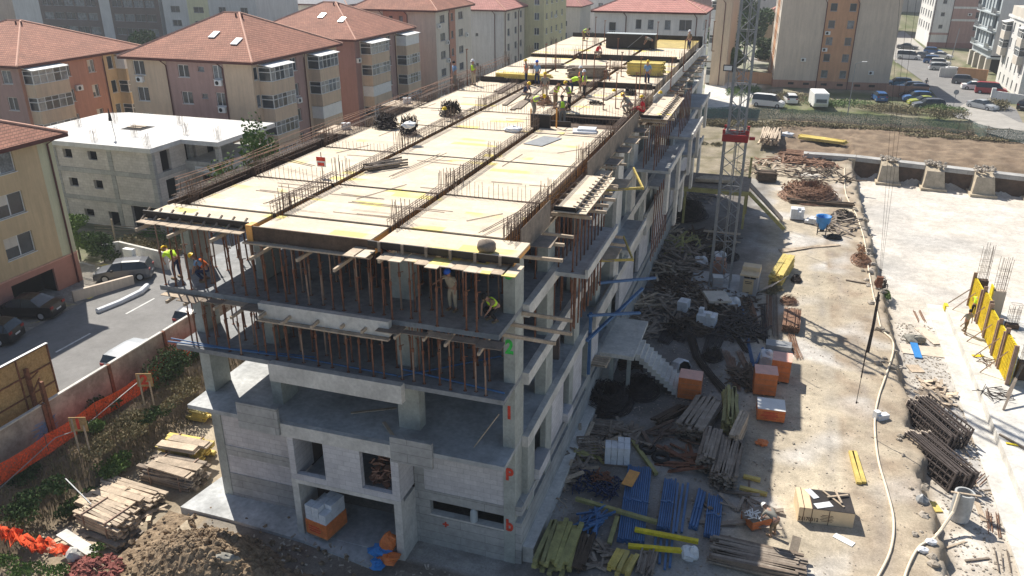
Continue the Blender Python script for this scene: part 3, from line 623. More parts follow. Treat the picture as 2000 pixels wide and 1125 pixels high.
def wires(name, lab, cat, p, rx_, ry_, h_, m, n, r_=.02, z=0., kind=None, grp=None, seg=5):
    c = G(*p, z) if len(p) == 2 else Vector(p); mb = MB()
    for k_ in range(n):
        a0 = rnd.uniform(0, 2 * PI); R_ = rnd.uniform(.35, 1); sp = rnd.uniform(.8, 3.2); zz = rnd.uniform(.05, 1)
        mb.tube([(rx_ * R_ * math.cos(a0 + sp * t / seg) * (1 - .4 * zz), ry_ * R_ * math.sin(a0 + sp * t / seg) * (1 - .4 * zz), max(.02, h_ * zz * (.75 + .35 * math.sin(t * 1.3 + k_)))) for t in range(seg + 1)], r_, 3)
    o = mb.build(name, M[m], loc=c); return tag(o, lab, cat, grp, kind)
wires('wire_coil_bundle', 'dark bundle of wire and stirrups on the left deck bay, left one of the pair', 'rebar bundle', (755, 250), 1.0, .7, .8, 'rebard', 130, .018, ZD, grp='stirrup bundles on the deck')
wires('wire_coil_bundle', 'dark bundle of stirrups with a white bag on its top, on the left deck bay', 'rebar bundle', (800, 262), .7, .6, 1.0, 'rebard', 110, .018, ZD, grp='stirrup bundles on the deck')
wires('wire_coil_bundle', 'dark stirrup bundle with a yellow helmet beside it', 'rebar bundle', (880, 226), .9, .7, .9, 'rebard', 120, .018, ZD, grp='stirrup bundles on the deck')
wires('wire_coil_bundle', 'small brown bundle of stirrups between the workers', 'rebar bundle', (1062, 204), .7, .6, .6, 'brownbar', 60, .02, ZD, grp='stirrup bundles on the deck')
wires('wire_coil_bundle', 'small dark coil on the right bay near the crouching man', 'rebar bundle', (1230, 185), .6, .5, .5, 'rebard', 60, .02, ZD, grp='stirrup bundles on the deck')
wires('wire_coil_bundle', 'flat coil of wire on the right bay beside the stair opening', 'rebar bundle', (1163, 204), .7, .4, .25, 'rebard', 30, .02, ZD, grp='stirrup bundles on the deck')
tag(MB().blob((0, 0, .1), .35, .28, .18, .3).build('white_bag', M['wrap'], loc=G(799, 248, ZD + .85)), 'white plastic bag resting on the dark stirrup bundle', 'bag')
tag(MB().blob((0, 0, .12), .5, .35, .18, .25).build('white_bag', M['wrap'], loc=G(1003, 257, ZD)), 'white plastic bag lying by the middle cage', 'bag')
tag(MB().cbox((0, 0, 0), 1.3, 1.0, .1, .2).cbox((.1, .1, .1), 1.0, .7, .12, .1).build('insulation_pad', M['wrap'], loc=G(1142, 258, ZD)), 'small pile of white sheets below the stair opening', 'sheet')
for i in range(20):
    pass
m = MB()
for i in range(26):
    m.tube([(rnd.uniform(-.3, .3) - .9, rnd.uniform(-.35, .35), .05 + .03 * (i % 9)), (rnd.uniform(-.3, .3) + .8, rnd.uniform(-.35, .35), .05 + .03 * (i % 9))], .045, 6)
o = m.build('timber_offcuts', M['oldwood'], loc=G(752, 328, ZD)); o.rotation_euler = (0, 0, .9); tag(o, 'bundle of short round timber offcuts on the middle bay', 'timber')
stack('board_stack', 'low pile of loose grey boards on the deck, left of the two pale piles', 'timber stack', (1112, 150), (1180, 150), 1.6, .7, M['oldwood'], .2, .1, ZD + .25, .4)
stack('board_stack', 'tall bundle of yellow formwork beams on the deck behind the man in blue', 'timber stack', (1228, 145), (1296, 148), 1.5, .9, M['yelbeam'], .22, .11, ZD + .25, .1)
stack('board_stack', 'flat pile of yellow and grey beams behind the two men by the joint', 'timber stack', (975, 152), (1072, 158), .9, .35, M['yelbeam'], .2, .1, ZD + .25, .3)
stack('board_stack', 'thin spread of grey boards near the far left edge of the deck', 'timber stack', (1030, 132), (1100, 132), 1.2, .25, M['oldwood'], .2, .08, ZD + .25, .4)
stack('board_stack', 'scattered thin boards just right of the grey pile', 'timber stack', (1195, 133), (1222, 133), 1.2, .15, M['plank'], .25, .05, ZD + .25, .4)
for i, (a, b_) in enumerate((((985, 205), (1020, 180)), ((1000, 214), (1030, 192)), ((1012, 212), (1040, 188)), ((1040, 185), (1060, 168)), ((1076, 182), (1090, 168)), ((968, 178), (1000, 160)), ((975, 182), (1010, 160)), ((1180, 195), (1215, 175)))):
    timber(G(*a, ZD + .05), G(*b_, ZD + .05), .3, .05, 'oldwood', 'long grey board on the deck among the workers, %s from the left' % ORD[i], 'boards lying among the workers', 'board', 'board')
timber(G(1040, 283, ZD + .03), G(1080, 268, ZD + .03), 1.1, .03, 'galv', 'dark grey flat panel lying on the right bay below the stair opening', None, 'flat_panel', 'panel')
b0 = thing('form_box', 'black formwork box standing on the far part of the deck', 'formwork', G(1232, 94, ZD + .55))
MB().box(-2.3, 2.3, -.5, .5, 0, 1.3).build('panel', M['film'], b0); MB().box(-2.35, 2.35, -.55, .55, 1.3, 1.34).build('cap', M['bluegr'], b0); MB().beam((-.2, -.6, .1), (1.2, -.6, 1.3), .08, .05).build('brace', M['galv'], b0)
bc = thing('chain_barrier', 'cluster of stacked shutter panels at the far side of the deck opening', 'formwork', G(1068, 250, ZD))
MB().box(-.9, .2, -.1, .1, -.4, .75).build('panel', M['film'], bc); MB().tube([(-1.0, .2, 0), (-1.0, .2, 1.0)], .05).tube([(.5, .2, 0), (.5, .2, 1.1)], .05).build('post', M['orange'], bc)
sg = thing('warning_sign', 'small red and white sign hung on rebar in the left bay', 'sign', G(630, 345, ZD))
MB().box(-.22, .22, -.02, .02, .45, .9).build('board', M['white'], sg); MB().box(-.22, .22, -.035, -.021, .72, .9).box(-.16, .16, -.035, -.021, .5, .64).build('lettering', M['txtr'], sg); MB().tube([(0, .03, 0), (0, .03, 1.1)], .02).build('post', M['rebar'], sg)
s2 = MB().blob((0, 0, 0), .34, .28, .24, .12, 9, 7).build('sack', M['oldwood'], loc=G(950, 492, ZD) + Vector((0, 0, .2)), smooth=True); tag(s2, 'round brown stuffed sack lying on the front roof edge', 'sack')
for (px, py, zz, mm, lab) in ((868, 214, ZD + .6, 'hyel', 'yellow helmet left on the stirrup bundle'), (1199, 178, ZD, 'hyel', 'yellow helmet lying alone on the right bay'), (1290, 182, ZD + .1, 'hyel', 'yellow helmet at the right edge beam')):
    tag(MB().lathe((0, 0, 0), [(.19, 0), (.14, .02), (.13, .1), (.08, .16), (.01, .18)], 10).build('helmet', M[mm], loc=G(px, py, zz), smooth=True), lab, 'helmet')
# left edge of the roof: hand rail of loose bars, working platforms and the shrub behind
for (px, py, w_) in ((465 + 205, 256, 2.2), (790, 205, 2.4)):
    o = thing('working_platform', 'small timber work platform on the left roof edge, %s one' % ('near' if px < 700 else 'far'), 'platform', G(px, py, ZD - .1)); MB().box(-w_ / 2, w_ / 2, -1, 1, 0, .08).build('boards', M['plank'], o); MB().box(-w_ / 2, w_ / 2, -1.04, -1, -.5, .06).build('face', M['oldwood'], o)
    MB().cbox((.1, .2, .08), .5, .3, .35, .5).build('bag', M['wrap'], o)
m = MB()
for i in range(150):
    y = 1 + i * .28; m.tube([(-14.2 + rnd.uniform(-.1, .1), y, ZD - .3), (-14.25 + rnd.uniform(-.15, .15), y + rnd.uniform(-.1, .1), ZD + rnd.uniform(.35, .8))], .012, 3)
for r_ in range(5): m.tube([(-14.25 + rnd.uniform(-.15, .15), 1 + t * 4.2, ZD + .35 + .12 * r_ + rnd.uniform(-.06, .06)) for t in range(11)], .018, 3)
tag(m.build('edge_cage', M['brownbar']), 'continuous rusty reinforcement cage along the left roof edge', 'rebar cage')
# ---------------------------------------------------------------- telescopic props
def prop_mesh(h, k):
    m = MB(); m.cbox((0, 0, 0), .13, .13, .012); m.k = 1 if k == 1 else 0; m.tube([(0, 0, .01), (0, 0, h * .55)], .036, 5); m.k = 0 if k != 2 else 1
    m.tube([(0, 0, h * .5), (0, 0, h)], .027, 5); m.k = 0; m.tube([(0, 0, h * .5), (0, 0, h * .56)], .055, 5); m.cbox((.05, 0, h * .56), .22, .03, .03); m.cbox((0, 0, h - .01), .13, .13, .01)
    me = bpy.data.meshes.new('steel_prop'); me.from_pydata(m.v, [], m.f); me.materials.append(M['rust']); me.materials.append(M['rust2']); me.polygons.foreach_set('material_index', m.m); return me
PR = {h: [prop_mesh(h, k_) for k_ in (0, 0, 1, 2)] for h in (2.62, 2.72, 3.05, 2.55, 4.5)}
npz = 0
CNT = {}; XP_ = MB(); HP = GA(885, 606, 10.8)
def prop(x, y, z, h, lab, grp, tilt=.02):
    global npz
    if z > 10 and -9 < x < 0 and y < HP.y + .3 and abs((x - CX) - (HP.x - CX) * (y - CY) / (HP.y - CY)) < .42 and y < 2.6: return
    if npz >= 300: XP_.tube([(x, y, z), (x, y, z + h)], .04, 4); npz += 1; return
    key = lab; n_ = CNT.get(key, 0); CNT[key] = n_ + 1; lab = lab % ORD[n_]
    o = bpy.data.objects.new('steel_prop', rnd.choice(PR[h])); COL.objects.link(o); o.location = (x, y, z); o.rotation_euler = (rnd.uniform(-tilt, tilt), rnd.uniform(-tilt, tilt), rnd.uniform(0, 3)); tag(o, lab, 'steel prop', grp); npz += 1
gA = ('rusty front prop of the top storey, %s from the left row by row', 'props of the top storey front')
gB = ('rusty front prop of the middle storey, %s from the left row by row', 'props of the middle storey front')
gC = ('rusty prop along the right side of the top storey, %s from the front corner', 'props of the top storey right side')
gD = ('rusty prop along the right side of the lower storeys, %s from the front', 'props of the middle storey right side')
for row, y in enumerate((-.3, .55, 1.9, 3.1, 4.4)):
    x = -14.2 + row * .2
    while x < -.55:
        if not (row == 0 and x < -14): prop(x, y + rnd.uniform(-.2, .2), 10.8, 2.72 if row or x > -4.3 or x < -9.5 else 2.55, *gA)
        x += rnd.uniform(.38, .78) * (1.1 if row > 1 else 1)
for x in (-14.0, -14.5): prop(x, -.35, 10.8, 2.72, *gA)
for row, y in enumerate((.2, 1.1, 2.3, 3.5)):
    x = -14.3 + row * .25
    while x < -.3:
        prop(x, y + rnd.uniform(-.12, .2), 7.8, 2.62, *gB); x += rnd.uniform(.38, .82) * (1.1 if row > 1 else 1)
for row, x in enumerate((-.25, -1.0)):
    y = 5
    while y < 56: 
        prop(x + rnd.uniform(-.12, .12), y, 10.8, 2.72, *gC); y += rnd.uniform(.6, 1.0) * (1 + y * .012)
for a, b_, x in ((6.2, 12.2, 1.0), (24, 31, 1.6), (34, 41, 1.8)):
    y = a
    while y < b_: prop(x, y, 10.8, 2.72, *gC); prop(x - .7, y + .3, 10.8, 2.72, *gC); y += .7 if a < 20 else 1.0
for row, x in enumerate((-.2, -1.1)):
    y = 5
    while y < 44: prop(x + rnd.uniform(-.12, .12), y, 7.8, 2.55, *gD); y += rnd.uniform(.8, 1.3) * (1 + y * .012)
for a, b_, x in ((6.2, 12.2, 1.0), (24, 31, 1.8)):
    y = a
    while y < b_: prop(x, y, 7.8 if a < 20 else 4.8, 2.62 if a < 20 else 4.5, *gD); y += .65 if a < 20 else .9
for y in (7, 8, 9, 10, 11): prop(.9, y, 4.85 if 0 else 7.8, 2.55, *gD)
m = MB()
for z, ya, yb in ((10.8, 5.6, 8.8), (7.8, 4.6, 8.8)):
    y = ya
    while y < yb:
        x = -14
        while x < -1.5: xx = x + rnd.uniform(-.2, .2); yy = y + rnd.uniform(-.3, .3); m.tube([(xx, yy, z), (xx, yy, z + 2.7)], .035, 4); x += rnd.uniform(.7, 1.1)
        y += 1.1
m.add(XP_.v, XP_.f); tag(m.build('steel_props', M['rust']), 'further rows of rusty props deep under the two upper storeys', 'steel prop', None, 'stuff')
# blue formwork tubes lying on slabs and the blue shoring at the side
def tubes(lab, pts, r_, m='blue', name='steel_tube', cat='steel tube', grp=None):
    a = Vector(pts[0]); return tag(MB().tube([Vector(p) - a for p in pts], r_, 6).build(name, M[m], loc=a), lab, cat, grp)
tubes('long blue tube lying along the front of the middle storey, poking out on the left', [(-15.2, -.1, 7.95), (-9, .45, 7.9), (-4.6, .35, 7.9)], .035)
tubes('second blue tube lying close to the front of the middle storey on the left', [(-15.2, .1, 8.0), (-12.5, .25, 7.9), (-8.5, .7, 7.9)], .03)
tubes('long blue tube lying in front of the right bay of the middle storey', [(-4.6, .9, 7.9), (-.1, .4, 7.9)], .04)
tubes('short blue tube crossing the one in the right bay', [(-4.5, .3, 7.9), (-1.2, 3.2, 7.9)], .035)
for i, (a, b_) in enumerate((((.3, 15.2, 6.6), (2.9, 18.6, 5.9)), ((.3, 12.8, 5.7), (2.6, 15.5, 5.0)), ((.35, 12.4, 4.4), (2.5, 16.6, 6.0)), ((.4, 13.0, 5.8), (.4, 13.0, 2.1)))):
    o = MB().beam((0, 0, 0), Vector(b_) - Vector(a), .16, .12).build('shoring_tube', M['blue'], loc=a); tag(o, 'blue steel shoring beam on the right side of the building, %s from the top' % ORD[i], 'shoring', 'blue shoring beams on the right side')
# two bracket platforms hanging on the right side
for i, (y, z) in enumerate(((15.2, 12.2), (13.4, 9.0))):
    o = thing('bracket_platform', 'triangular timber bracket platform hanging on the right side, %s' % ('upper' if i == 0 else 'lower'), 'platform', (.5, y, z))
    MB().box(0, 1.1, -.9, 1.0, 0, .05).build('deck_board', M['plank'], o); MB().beam((0, -.9, -.1), (2.0, -.7, .15), .07, .12).beam((1.1, 1.3, .6), (2.0, -.7, .1), .07, .12).build('strut', M['yelbeam'], o)
# planks lying on the first slab and a leaning stick
timber((-7.6, 1.6, 4.84), (-5.9, 2.6, 4.84), .12, .05, 'plank', 'pale plank lying on the first slab between the two middle columns'); timber((-5.9, 1.4, 4.84), (-4.9, .4, 4.84), .14, .05, 'plank', 'dark short plank lying on the first slab near the middle column')
timber((-1.6, .9, 4.8), (-.6, 1.2, 6.4), .04, .04, 'plank', 'thin stick leaning on the numbered corner column')
# stair landing and concrete steps
st = thing('outdoor_stair', 'raw concrete stair going down from a landing at the right side', 'stair', (0, 0, 0))
MB().box(.33, 2.3, 16.3, 21.3, 1.55, 1.8).build('landing', M['slabl'], st)
m = MB()
for i in range(12): m.box(2.3 + i * .25, 2.58 + i * .25, 16.9, 18.9, 1.8 - (i + 1) * .21 - .32, 1.8 - (i + .6) * .21)
m.build('step', M['slabl'], st); MB().box(.9, 1.1, 16.5, 16.8, -.8, 1.55).box(1.9, 2.1, 16.5, 16.8, -.8, 1.55).build('pier', M['cols'], st)
m = MB()
for i in range(5): m.box(-.1, .9, i * .24, i * .24 + .12, .12, .15)
m.box(-.1, .9, 0, 1.1, 0, .03).box(-.1, 0, 0, 1.1, .03, .12).box(.8, .9, 0, 1.1, .03, .12)
pal_me = m
o = pal_me.build('pallet', M['plank'], loc=(-.1 + .35, 14.2, 1.98)); tag(o, 'wooden pallet standing beside the stair landing', 'pallet')
# ================================================================ PEOPLE
def skin_obj(name, chains, m, parent, sub=1):
    vs = []; rs = []; es = []
    for ch in chains:
        prev = None
        for p in ch:
            if isinstance(p, int): prev = p; continue
            vs.append(p[:3]); rs.append(p[3]); i = len(vs) - 1
            if prev is not None: es.append((prev, i))
            prev = i
    me = bpy.data.meshes.new(name); me.from_pydata(vs, es, []); o = bpy.data.objects.new(name, me); COL.objects.link(o)
    mod = o.modifiers.new('s', 'SKIN'); 
    for i, r_ in enumerate(rs): me.skin_vertices[0].data[i].radius = (r_, r_)
    seen = set(); adj = {i: [] for i in range(len(vs))}
    for a, b_ in es: adj[a].append(b_); adj[b_].append(a)
    for i in range(len(vs)):
        if i in seen: continue
        me.skin_vertices[0].data[i].use_root = True; st_ = [i]
        while st_:
            k_ = st_.pop()
            if k_ in seen: continue
            seen.add(k_); st_ += adj[k_]
    if sub: o.modifiers.new('u', 'SUBSURF').levels = sub; o.modifiers[-1].render_levels = sub
    dg = bpy.context.evaluated_depsgraph_get(); dg.update(); me2 = bpy.data.meshes.new_from_object(o.evaluated_get(dg)); bpy.data.objects.remove(o)
    me2.materials.clear(); me2.materials.append(m); me2.polygons.foreach_set('use_smooth', [True] * len(me2.polygons)); o = bpy.data.objects.new(name, me2); COL.objects.link(o); o.parent = parent; return o
def person(loc, face, pose, shirt, trou, helmet, vest, lab, h=1.0):
    r = thing('person', lab, 'person', loc, face); r.scale = (h, h, h)
    # local frame: x right, y forward, z up
    lean = {'stand': .05, 'bend': 1.15, 'squat': .5, 'sit': .15, 'reach': .35, 'walk': .12, 'crouch': .8}[pose]
    hip = {'squat': .42, 'sit': .16, 'crouch': .55, 'bend': .88}.get(pose, .92)
    cl, sl_ = math.cos(lean), math.sin(lean)
    def T(x, y, z): return (x, y * cl + z * sl_ + hy, -y * sl_ + z * cl + hip)      # torso frame, z up along the spine
    hy = {'squat': -.18, 'crouch': -.15, 'bend': -.1}.get(pose, 0)
    legs = []
    for s_ in (-1, 1):
        if pose in ('stand', 'reach', 'bend'): k_, a, t_ = (s_ * .12, .03, .48), (s_ * .13, -.02, .07), (s_ * .15, .14, .03)
        elif pose == 'walk': k_, a, t_ = (s_ * .1, .12 * s_ + .06, .49), (s_ * .1, .26 * s_ - .05, .08), (s_ * .1, .26 * s_ + .10, .04)
        elif pose in ('squat', 'crouch'): k_, a, t_ = (s_ * .2, .28, .45), (s_ * .17, -.02, .07), (s_ * .18, .14, .03)
        else: k_, a, t_ = (s_ * .14, .42, .30), (s_ * .13, .78, .08), (s_ * .14, .86, .14)
        legs.append(((s_ * .1, hy, hip), k_, a, t_))
    arms = []
    for s_ in (-1, 1):
        sh = T(s_ * .19, 0, .48)
        if pose == 'stand': el, wr = T(s_ * .26, -.02, .22), T(s_ * .24, .14, .0)
        elif pose == 'walk': el, wr = T(s_ * .27, -.08 * s_, .22), T(s_ * .28, -.02 - .14 * s_, -.02)
        elif pose == 'reach': el, wr = T(s_ * .36, .12, .40), T(s_ * .42, .34, .40 if s_ > 0 else .25)
        elif pose == 'sit': el, wr = T(s_ * .26, .05, .22), T(s_ * .16, .32, .18)
        else: el = (sh[0] + s_ * .05, sh[1] + .12, sh[2] - .24); wr = (sh[0] * .7, sh[1] + .22, max(.12, sh[2] - .46))
        arms.append((sh, el, wr))
    nk, hd = T(0, 0, .56), T(0, .03, .72)
    ht = T(0, .02, .80); nose = T(0, .135, .69)
    ch = [[(0, hy, hip, .13), (*T(0, 0, .22), .125), (*T(0, 0, .42), .14), (*nk, .06), (*T(0, .01, .64), .075), (*hd, .092), (*ht, .07)]]
    V_ = Vector
    for l in legs: ch.append([0, (*l[0], .1), (*l[1], .06), (*l[2], .04), (*l[3], .035)])
    for sh, el, wr in arms:
        d = (V_(wr) - V_(el)).normalized(); pm = V_(wr) + d * .05; side = d.cross(V_((0, 0, 1))); side = side.normalized() if side.length > .1 else V_((1, 0, 0))
        ch.append([2, (*sh, .055), (*el, .04), (*wr, .027), (*pm, .03)]); pi = sum(len([q for q in c if not isinstance(q, int)]) for c in ch) - 1
        for fi, (o_, L_) in enumerate(((-.026, .062), (-.009, .075), (.009, .07), (.026, .055))):
            b1 = pm + d * .03 + side * o_; ch.append([pi, (*b1, .009), (*(b1 + d * L_ + V_((0, 0, -.012))), .007)])
        ch.append([pi, (*(pm + side * .04), .01), (*(pm + side * .055 + d * .035), .008)])
    skin_obj('body', ch, M['skin'], r)
    f = MB(); f.blob(nose, .014, .02, .02, 0, 6, 4); f.blob(T(.095, 0, .70), .012, .02, .03, 0, 6, 4); f.blob(T(-.095, 0, .70), .012, .02, .03, 0, 6, 4); f.build('nose_and_ears', M['skin'], r, smooth=True)
    f = MB(); f.blob(T(.035, .098, .73), .012, .008, .01, 0, 6, 4); f.blob(T(-.035, .098, .73), .012, .008, .01, 0, 6, 4); f.blob(T(0, .1, .645), .025, .008, .006, 0, 6, 4); f.build('eyes_and_mouth', M['cblack'], r)
    sc_ = [[(*T(0, 0, -.03), .15), (*T(0, 0, .22), .15), (*T(0, 0, .43), .155), (*T(0, 0, .53), .07)]]
    for sh, el, wr in arms: e = V_(sh).lerp(V_(el), .9 if vest is None else .7); sc_.append([2, (*sh, .075), (*e, .058)])
    skin_obj('shirt', sc_, M[shirt], r)
    if vest: skin_obj('vest', [[(*T(0, 0, .02), .165), (*T(0, 0, .22), .165), (*T(0, 0, .44), .175), (*T(0, 0, .52), .085)]], M[vest], r)
    tr = [[(0, hy, hip + .04, .155), (0, hy, hip - .02, .14)]]
    for l in legs: tr.append([1, (l[0][0], l[0][1], l[0][2] - .03, .11), (*l[1], .078), (*(V_(l[1]).lerp(V_(l[2]), .85)), .058)])
    skin_obj('trousers', tr, M[trou], r)
    bt = MB()
    for l in legs: bt.beam((l[2][0], l[2][1] - .06, l[2][2] - .03), (l[3][0], l[3][1] + .04, l[3][2]), .1, .08)
    bt.build('boots', M['cbrown'], r)
    c = V_(T(0, .02, .775)); ax = (V_(ht) - V_(nk)).normalized(); q_ = ax.to_track_quat('Z', 'Y').to_matrix(); mb = MB()
    if helmet:
        for rad, z in ((0, 0),): mb.lathe((0, 0, 0), [(.15, -.01), (.118, .0), (.115, .05), (.085, .1), (.04, .125), (.002, .13)], 12)
        mb.v = [tuple(c + q_ @ V_(v)) for v in mb.v]; mb.build('helmet', M[helmet], r, smooth=True)
    else:
        mb.lathe((0, 0, 0), [(.105, -.06), (.11, .0), (.10, .05), (.07, .08), (.002, .095)], 12); mb.v = [tuple(c + q_ @ V_(v)) for v in mb.v]; mb.build('hair', M['cblack'], r, smooth=True)
    return r
PE = [
 ((925, 166), ZD, 2.8, 'stand', 'cgrey', 'cbeige', 'hwhite', 'hvis', 'worker in a bright yellow vest standing at the far left roof edge, back turned'),
 ((889, 169), ZD, 2.4, 'stand', 'csky', 'cgrey', None, None, 'man in a light blue shirt standing behind the left roof edge'),
 ((1028, 166), ZD, 2.0, 'stand', 'cgrey', 'cnavy', 'hyel', 'corange', 'worker with yellow helmet and orange and yellow vest beside the man in pale blue'),
 ((1049, 168), ZD, 3.0, 'stand', 'csky', 'cnavy', 'hblue', None, 'man in a pale blue shirt and dark trousers with a dark blue cap'),
 ((1064, 196), ZD, 3.3, 'stand', 'cgrey', 'cbeige', 'hyel', None, 'tall worker in grey standing on a bundle, yellow helmet'),
 ((1028, 196), ZD, 4.4, 'squat', 'cnavy', 'cgrey', 'hyel', None, 'worker in a navy shirt squatting over grey boards'),
 ((1043, 226), ZD, 4.6, 'bend', 'cgrey', 'cgrey', 'hyel', 'hvis', 'worker in a yellow vest bending over a beam cage, lower left of the group'),
 ((1084, 212), ZD, 4.4, 'reach', 'cbrown', 'cbrown', None, 'hvis', 'bareheaded worker in a dull yellow vest leaning over the cage in the middle'),
 ((1112, 216), ZD, 1.6, 'reach', 'cgrey', 'cblack', 'hyel', 'hvis', 'worker in a bright lime vest and black trousers standing in the middle, arm out'),
 ((1098, 246), ZD - .5, .4, 'reach', 'cgrey', 'cgrey', None, 'hvis', 'man in a pale green vest standing down in the stair opening'),
 ((1117, 184), ZD, 4.9, 'bend', 'hvis', 'cnavy', None, 'hvis', 'worker in a yellow shirt bending forward beside the pair'),
 ((1134, 182), ZD, 1.8, 'stand', 'cgrey', 'cbrown', 'hwhite', 'corange', 'worker in an orange vest facing the man in lime'),
 ((1141, 191), ZD, 1.9, 'stand', 'cgrey', 'cblack', 'hwhite', 'hvis', 'worker in a lime vest and black trousers seen from behind, right of the orange vest'),
 ((1263, 168), ZD, 3.0, 'stand', 'csky', 'cnavy', 'hyel', None, 'man in a sky blue shirt with folded arms and a yellow helmet'),
 ((1256, 220), ZD, 1.6, 'sit', 'cred', 'cred', 'hyel', None, 'worker in red overalls sitting at the right roof edge'),
 ((1226, 222), ZD, 1.2, 'crouch', 'cgrey', 'cgrey', 'hyel', None, 'crouching worker in grey beside the man in red overalls'),
 ((1345, 99), ZD + .5, 2.4, 'stand', 'cbrown', 'cnavy', 'hwhite', None, 'worker in dark clothes and white helmet on the wet plywood at the far end'),
 ((1270, 98), ZD + .5, 2.0, 'bend', 'cgrey', 'cblack', None, None, 'worker in a grey shirt bending by the far beam'),
 ((1168, 112), ZD + .5, 4.4, 'squat', 'cred', 'cgrey', None, None, 'worker in a dark red top squatting on the far deck'),
 ((1140, 80), ZD + .5, 4.4, 'bend', 'cgrey', 'cbrown', None, 'hvis', 'worker bending at the far left corner of the deck'),
 ((348, 544), 10.8, 1.3, 'bend', 'hvis', 'cnavy', 'hyel', 'hvis', 'worker in a yellow top bending at the left corner of the top storey'),
 ((402, 548), 10.8, 1.9, 'crouch', 'csky', 'cnavy', 'hyel', 'corange', 'worker in an orange and pink vest crouching on the top storey slab at the left'),
 ((885, 606), 10.8, 2.9, 'reach', 'cbeige', 'cbeige', 'hblue', None, 'man in beige with a blue helmet holding two props on the top storey'),
 ((963, 626), 10.8, 2.6, 'crouch', 'cbrown', 'cblack', None, 'hvis', 'man in a yellow vest crouching at the front corner of the top storey'),
 ((1508, 1046), 0, .9, 'bend', 'cgrey', 'cbrown', 'hwhite', None, 'man in a grey shirt and pale cap working at the low orange box'),
 ((1883, 650), -1, 3.6, 'walk', 'cgrey', 'cbrown', None, None, 'man in a grey shirt and brown trousers walking on the raft slab'),
 ((1899, 618), -1, 5.6, 'reach', 'hvis', 'cblack', None, None, 'man in a yellow shirt pressing on the yellow wall form'),
 ((1807, 173), 0, 3.2, 'walk', 'cgrey', 'cred', None, None, 'man in red trousers walking on the side road'),
]
for p, z, fa, po, a, b_, c, d, lab in PE: person(G(*p, z), fa, po, a, b_, c, d, lab, 1.03)
# ================================================================ THE YARD ON THE RIGHT
ZOFF = -.8        # explicit heights below are above the yard level
# boxes standing on the ground: p1 -> p2 = bottom edge nearest the camera (left to right)
def crate(name, lab, cat, p1, p2, dep, h, m, mt, z=0, topname='lid', parts=None, grp=None):
    a, b_ = G(*p1, z), G(*p2, z); d = (b_ - a); L = d.length; ang = math.atan2(d.y, d.x); r = thing(name, lab, cat, a, ang, grp)
    mb = MB().cbox((L / 2, dep / 2, .1), L, dep, h - .12); mb.build('wrapped_block', M[m], r); MB().cbox((L / 2, dep / 2, h - .02), L + .02, dep + .02, .025).build(topname, M[mt], r)
    mb = MB()
    for k_ in range(3): mb.cbox((.08 + k_ * (L - .16) / 2, dep / 2, 0), .1, dep, .09)
    mb.build('pallet', M['oldwood'], r); mb = MB()
    for k_ in range(1, 4): mb.cbox((L / 2, -.004, h * k_ / 4), L * .98, .01, .012).cbox((L + .004, dep / 2, h * k_ / 4), .01, dep * .98, .012)
    if parts: 
        for k_ in range(7): mb.cbox((L * .45 + rnd.uniform(-.03, .03), -.006, h * .3 + k_ * h * .08), L * rnd.uniform(.3, .7), .008, .025)
    mb.build('film_fold', M['txtr'] if parts else M['brickor'], r); return r
crate('wrapped_pallet', 'tall orange wrapped pallet in the shade by the foot of the stair', 'pallet load', (1322, 779), (1366, 786), 1.1, 1.45, 'orbox', 'pinkw')
crate('wrapped_pallet', 'orange wrapped pallet with pink top, front one of the sunlit pair', 'pallet load', (1470, 772), (1514, 777), 1.1, 1.5, 'orbox', 'pinkw')
crate('wrapped_pallet', 'orange wrapped pallet with pink top, back one of the sunlit pair', 'pallet load', (1503, 745), (1540, 751), 1.2, 1.5, 'orbox', 'pinkw')
crate('wrapped_pallet', 'low orange wrapped pallet with a white top in the sun', 'pallet load', (1477, 822), (1531, 829), 1.25, .82, 'orbox', 'white', parts=1)
r_ = crate('open_box', 'low orange box with a grey lid covered in tools, at the bent man', 'box', (1468, 1040), (1508, 1030), .9, .55, 'orbox', 'oldwood')
heap('tools', 'red and white tools lying on the low orange box', 'tools', tuple(G(1474, 1008, .6)), .4, .35, .12, 'white', 14, (.2, .5), .05)
def blocks(lab, p1, p2, dep, nh, z=0, base=None, wr=False):
    a, b_ = G(*p1, z), G(*p2, z); d = (b_ - a); L = d.length; ang = math.atan2(d.y, d.x); r = thing('block_pallet', lab, 'block pallet', a, ang); mb = MB()
    n = max(2, int(L / .3)); nd = max(2, int(dep / .4))
    for l in range(nh):
        for i in range(n):
            for j in range(nd):
                if l == nh - 1 and rnd.random() < .35: continue
                mb.cbox(((i + .5) * L / n, (j + .5) * dep / nd, .12 + l * .25), L / n * .94, dep / nd * .95, .24, rnd.uniform(-.03, .03))
    mb.build('blocks', M['wrap'], r); MB().cbox((L / 2, dep / 2, 0), L, dep, .1).build('pallet', M['oldwood'], r)
    if base: MB().cbox((L / 2, dep / 2, .1), L + .04, dep + .04, .75).build('orange_wrap', M['orbox'], r)
    return r
blocks('white block pallet standing near the two tyres', (1180, 910), (1229, 914), 1.1, 4)
blocks('white wrapped block pallet in the shade beyond the curved rebar bundle', (1358, 637), (1394, 644), 1.0, 4)
blocks('smaller white block pallet left of the wrapped one by the brown debris', (1321, 610), (1340, 614), .9, 3)
blocks('stepped pile of white blocks in the sun beside the brown brush', (1543, 430), (1569, 432), 1.0, 4)
blocks('low white block pile next to the blue hopper', (1570, 437), (1592, 441), 1.0, 2)
bp = blocks('orange wrapped pallet topped with grey foam blocks inside the entrance bay', (601, 1042), (640, 1058), 1.35, 6, 0, base=1)
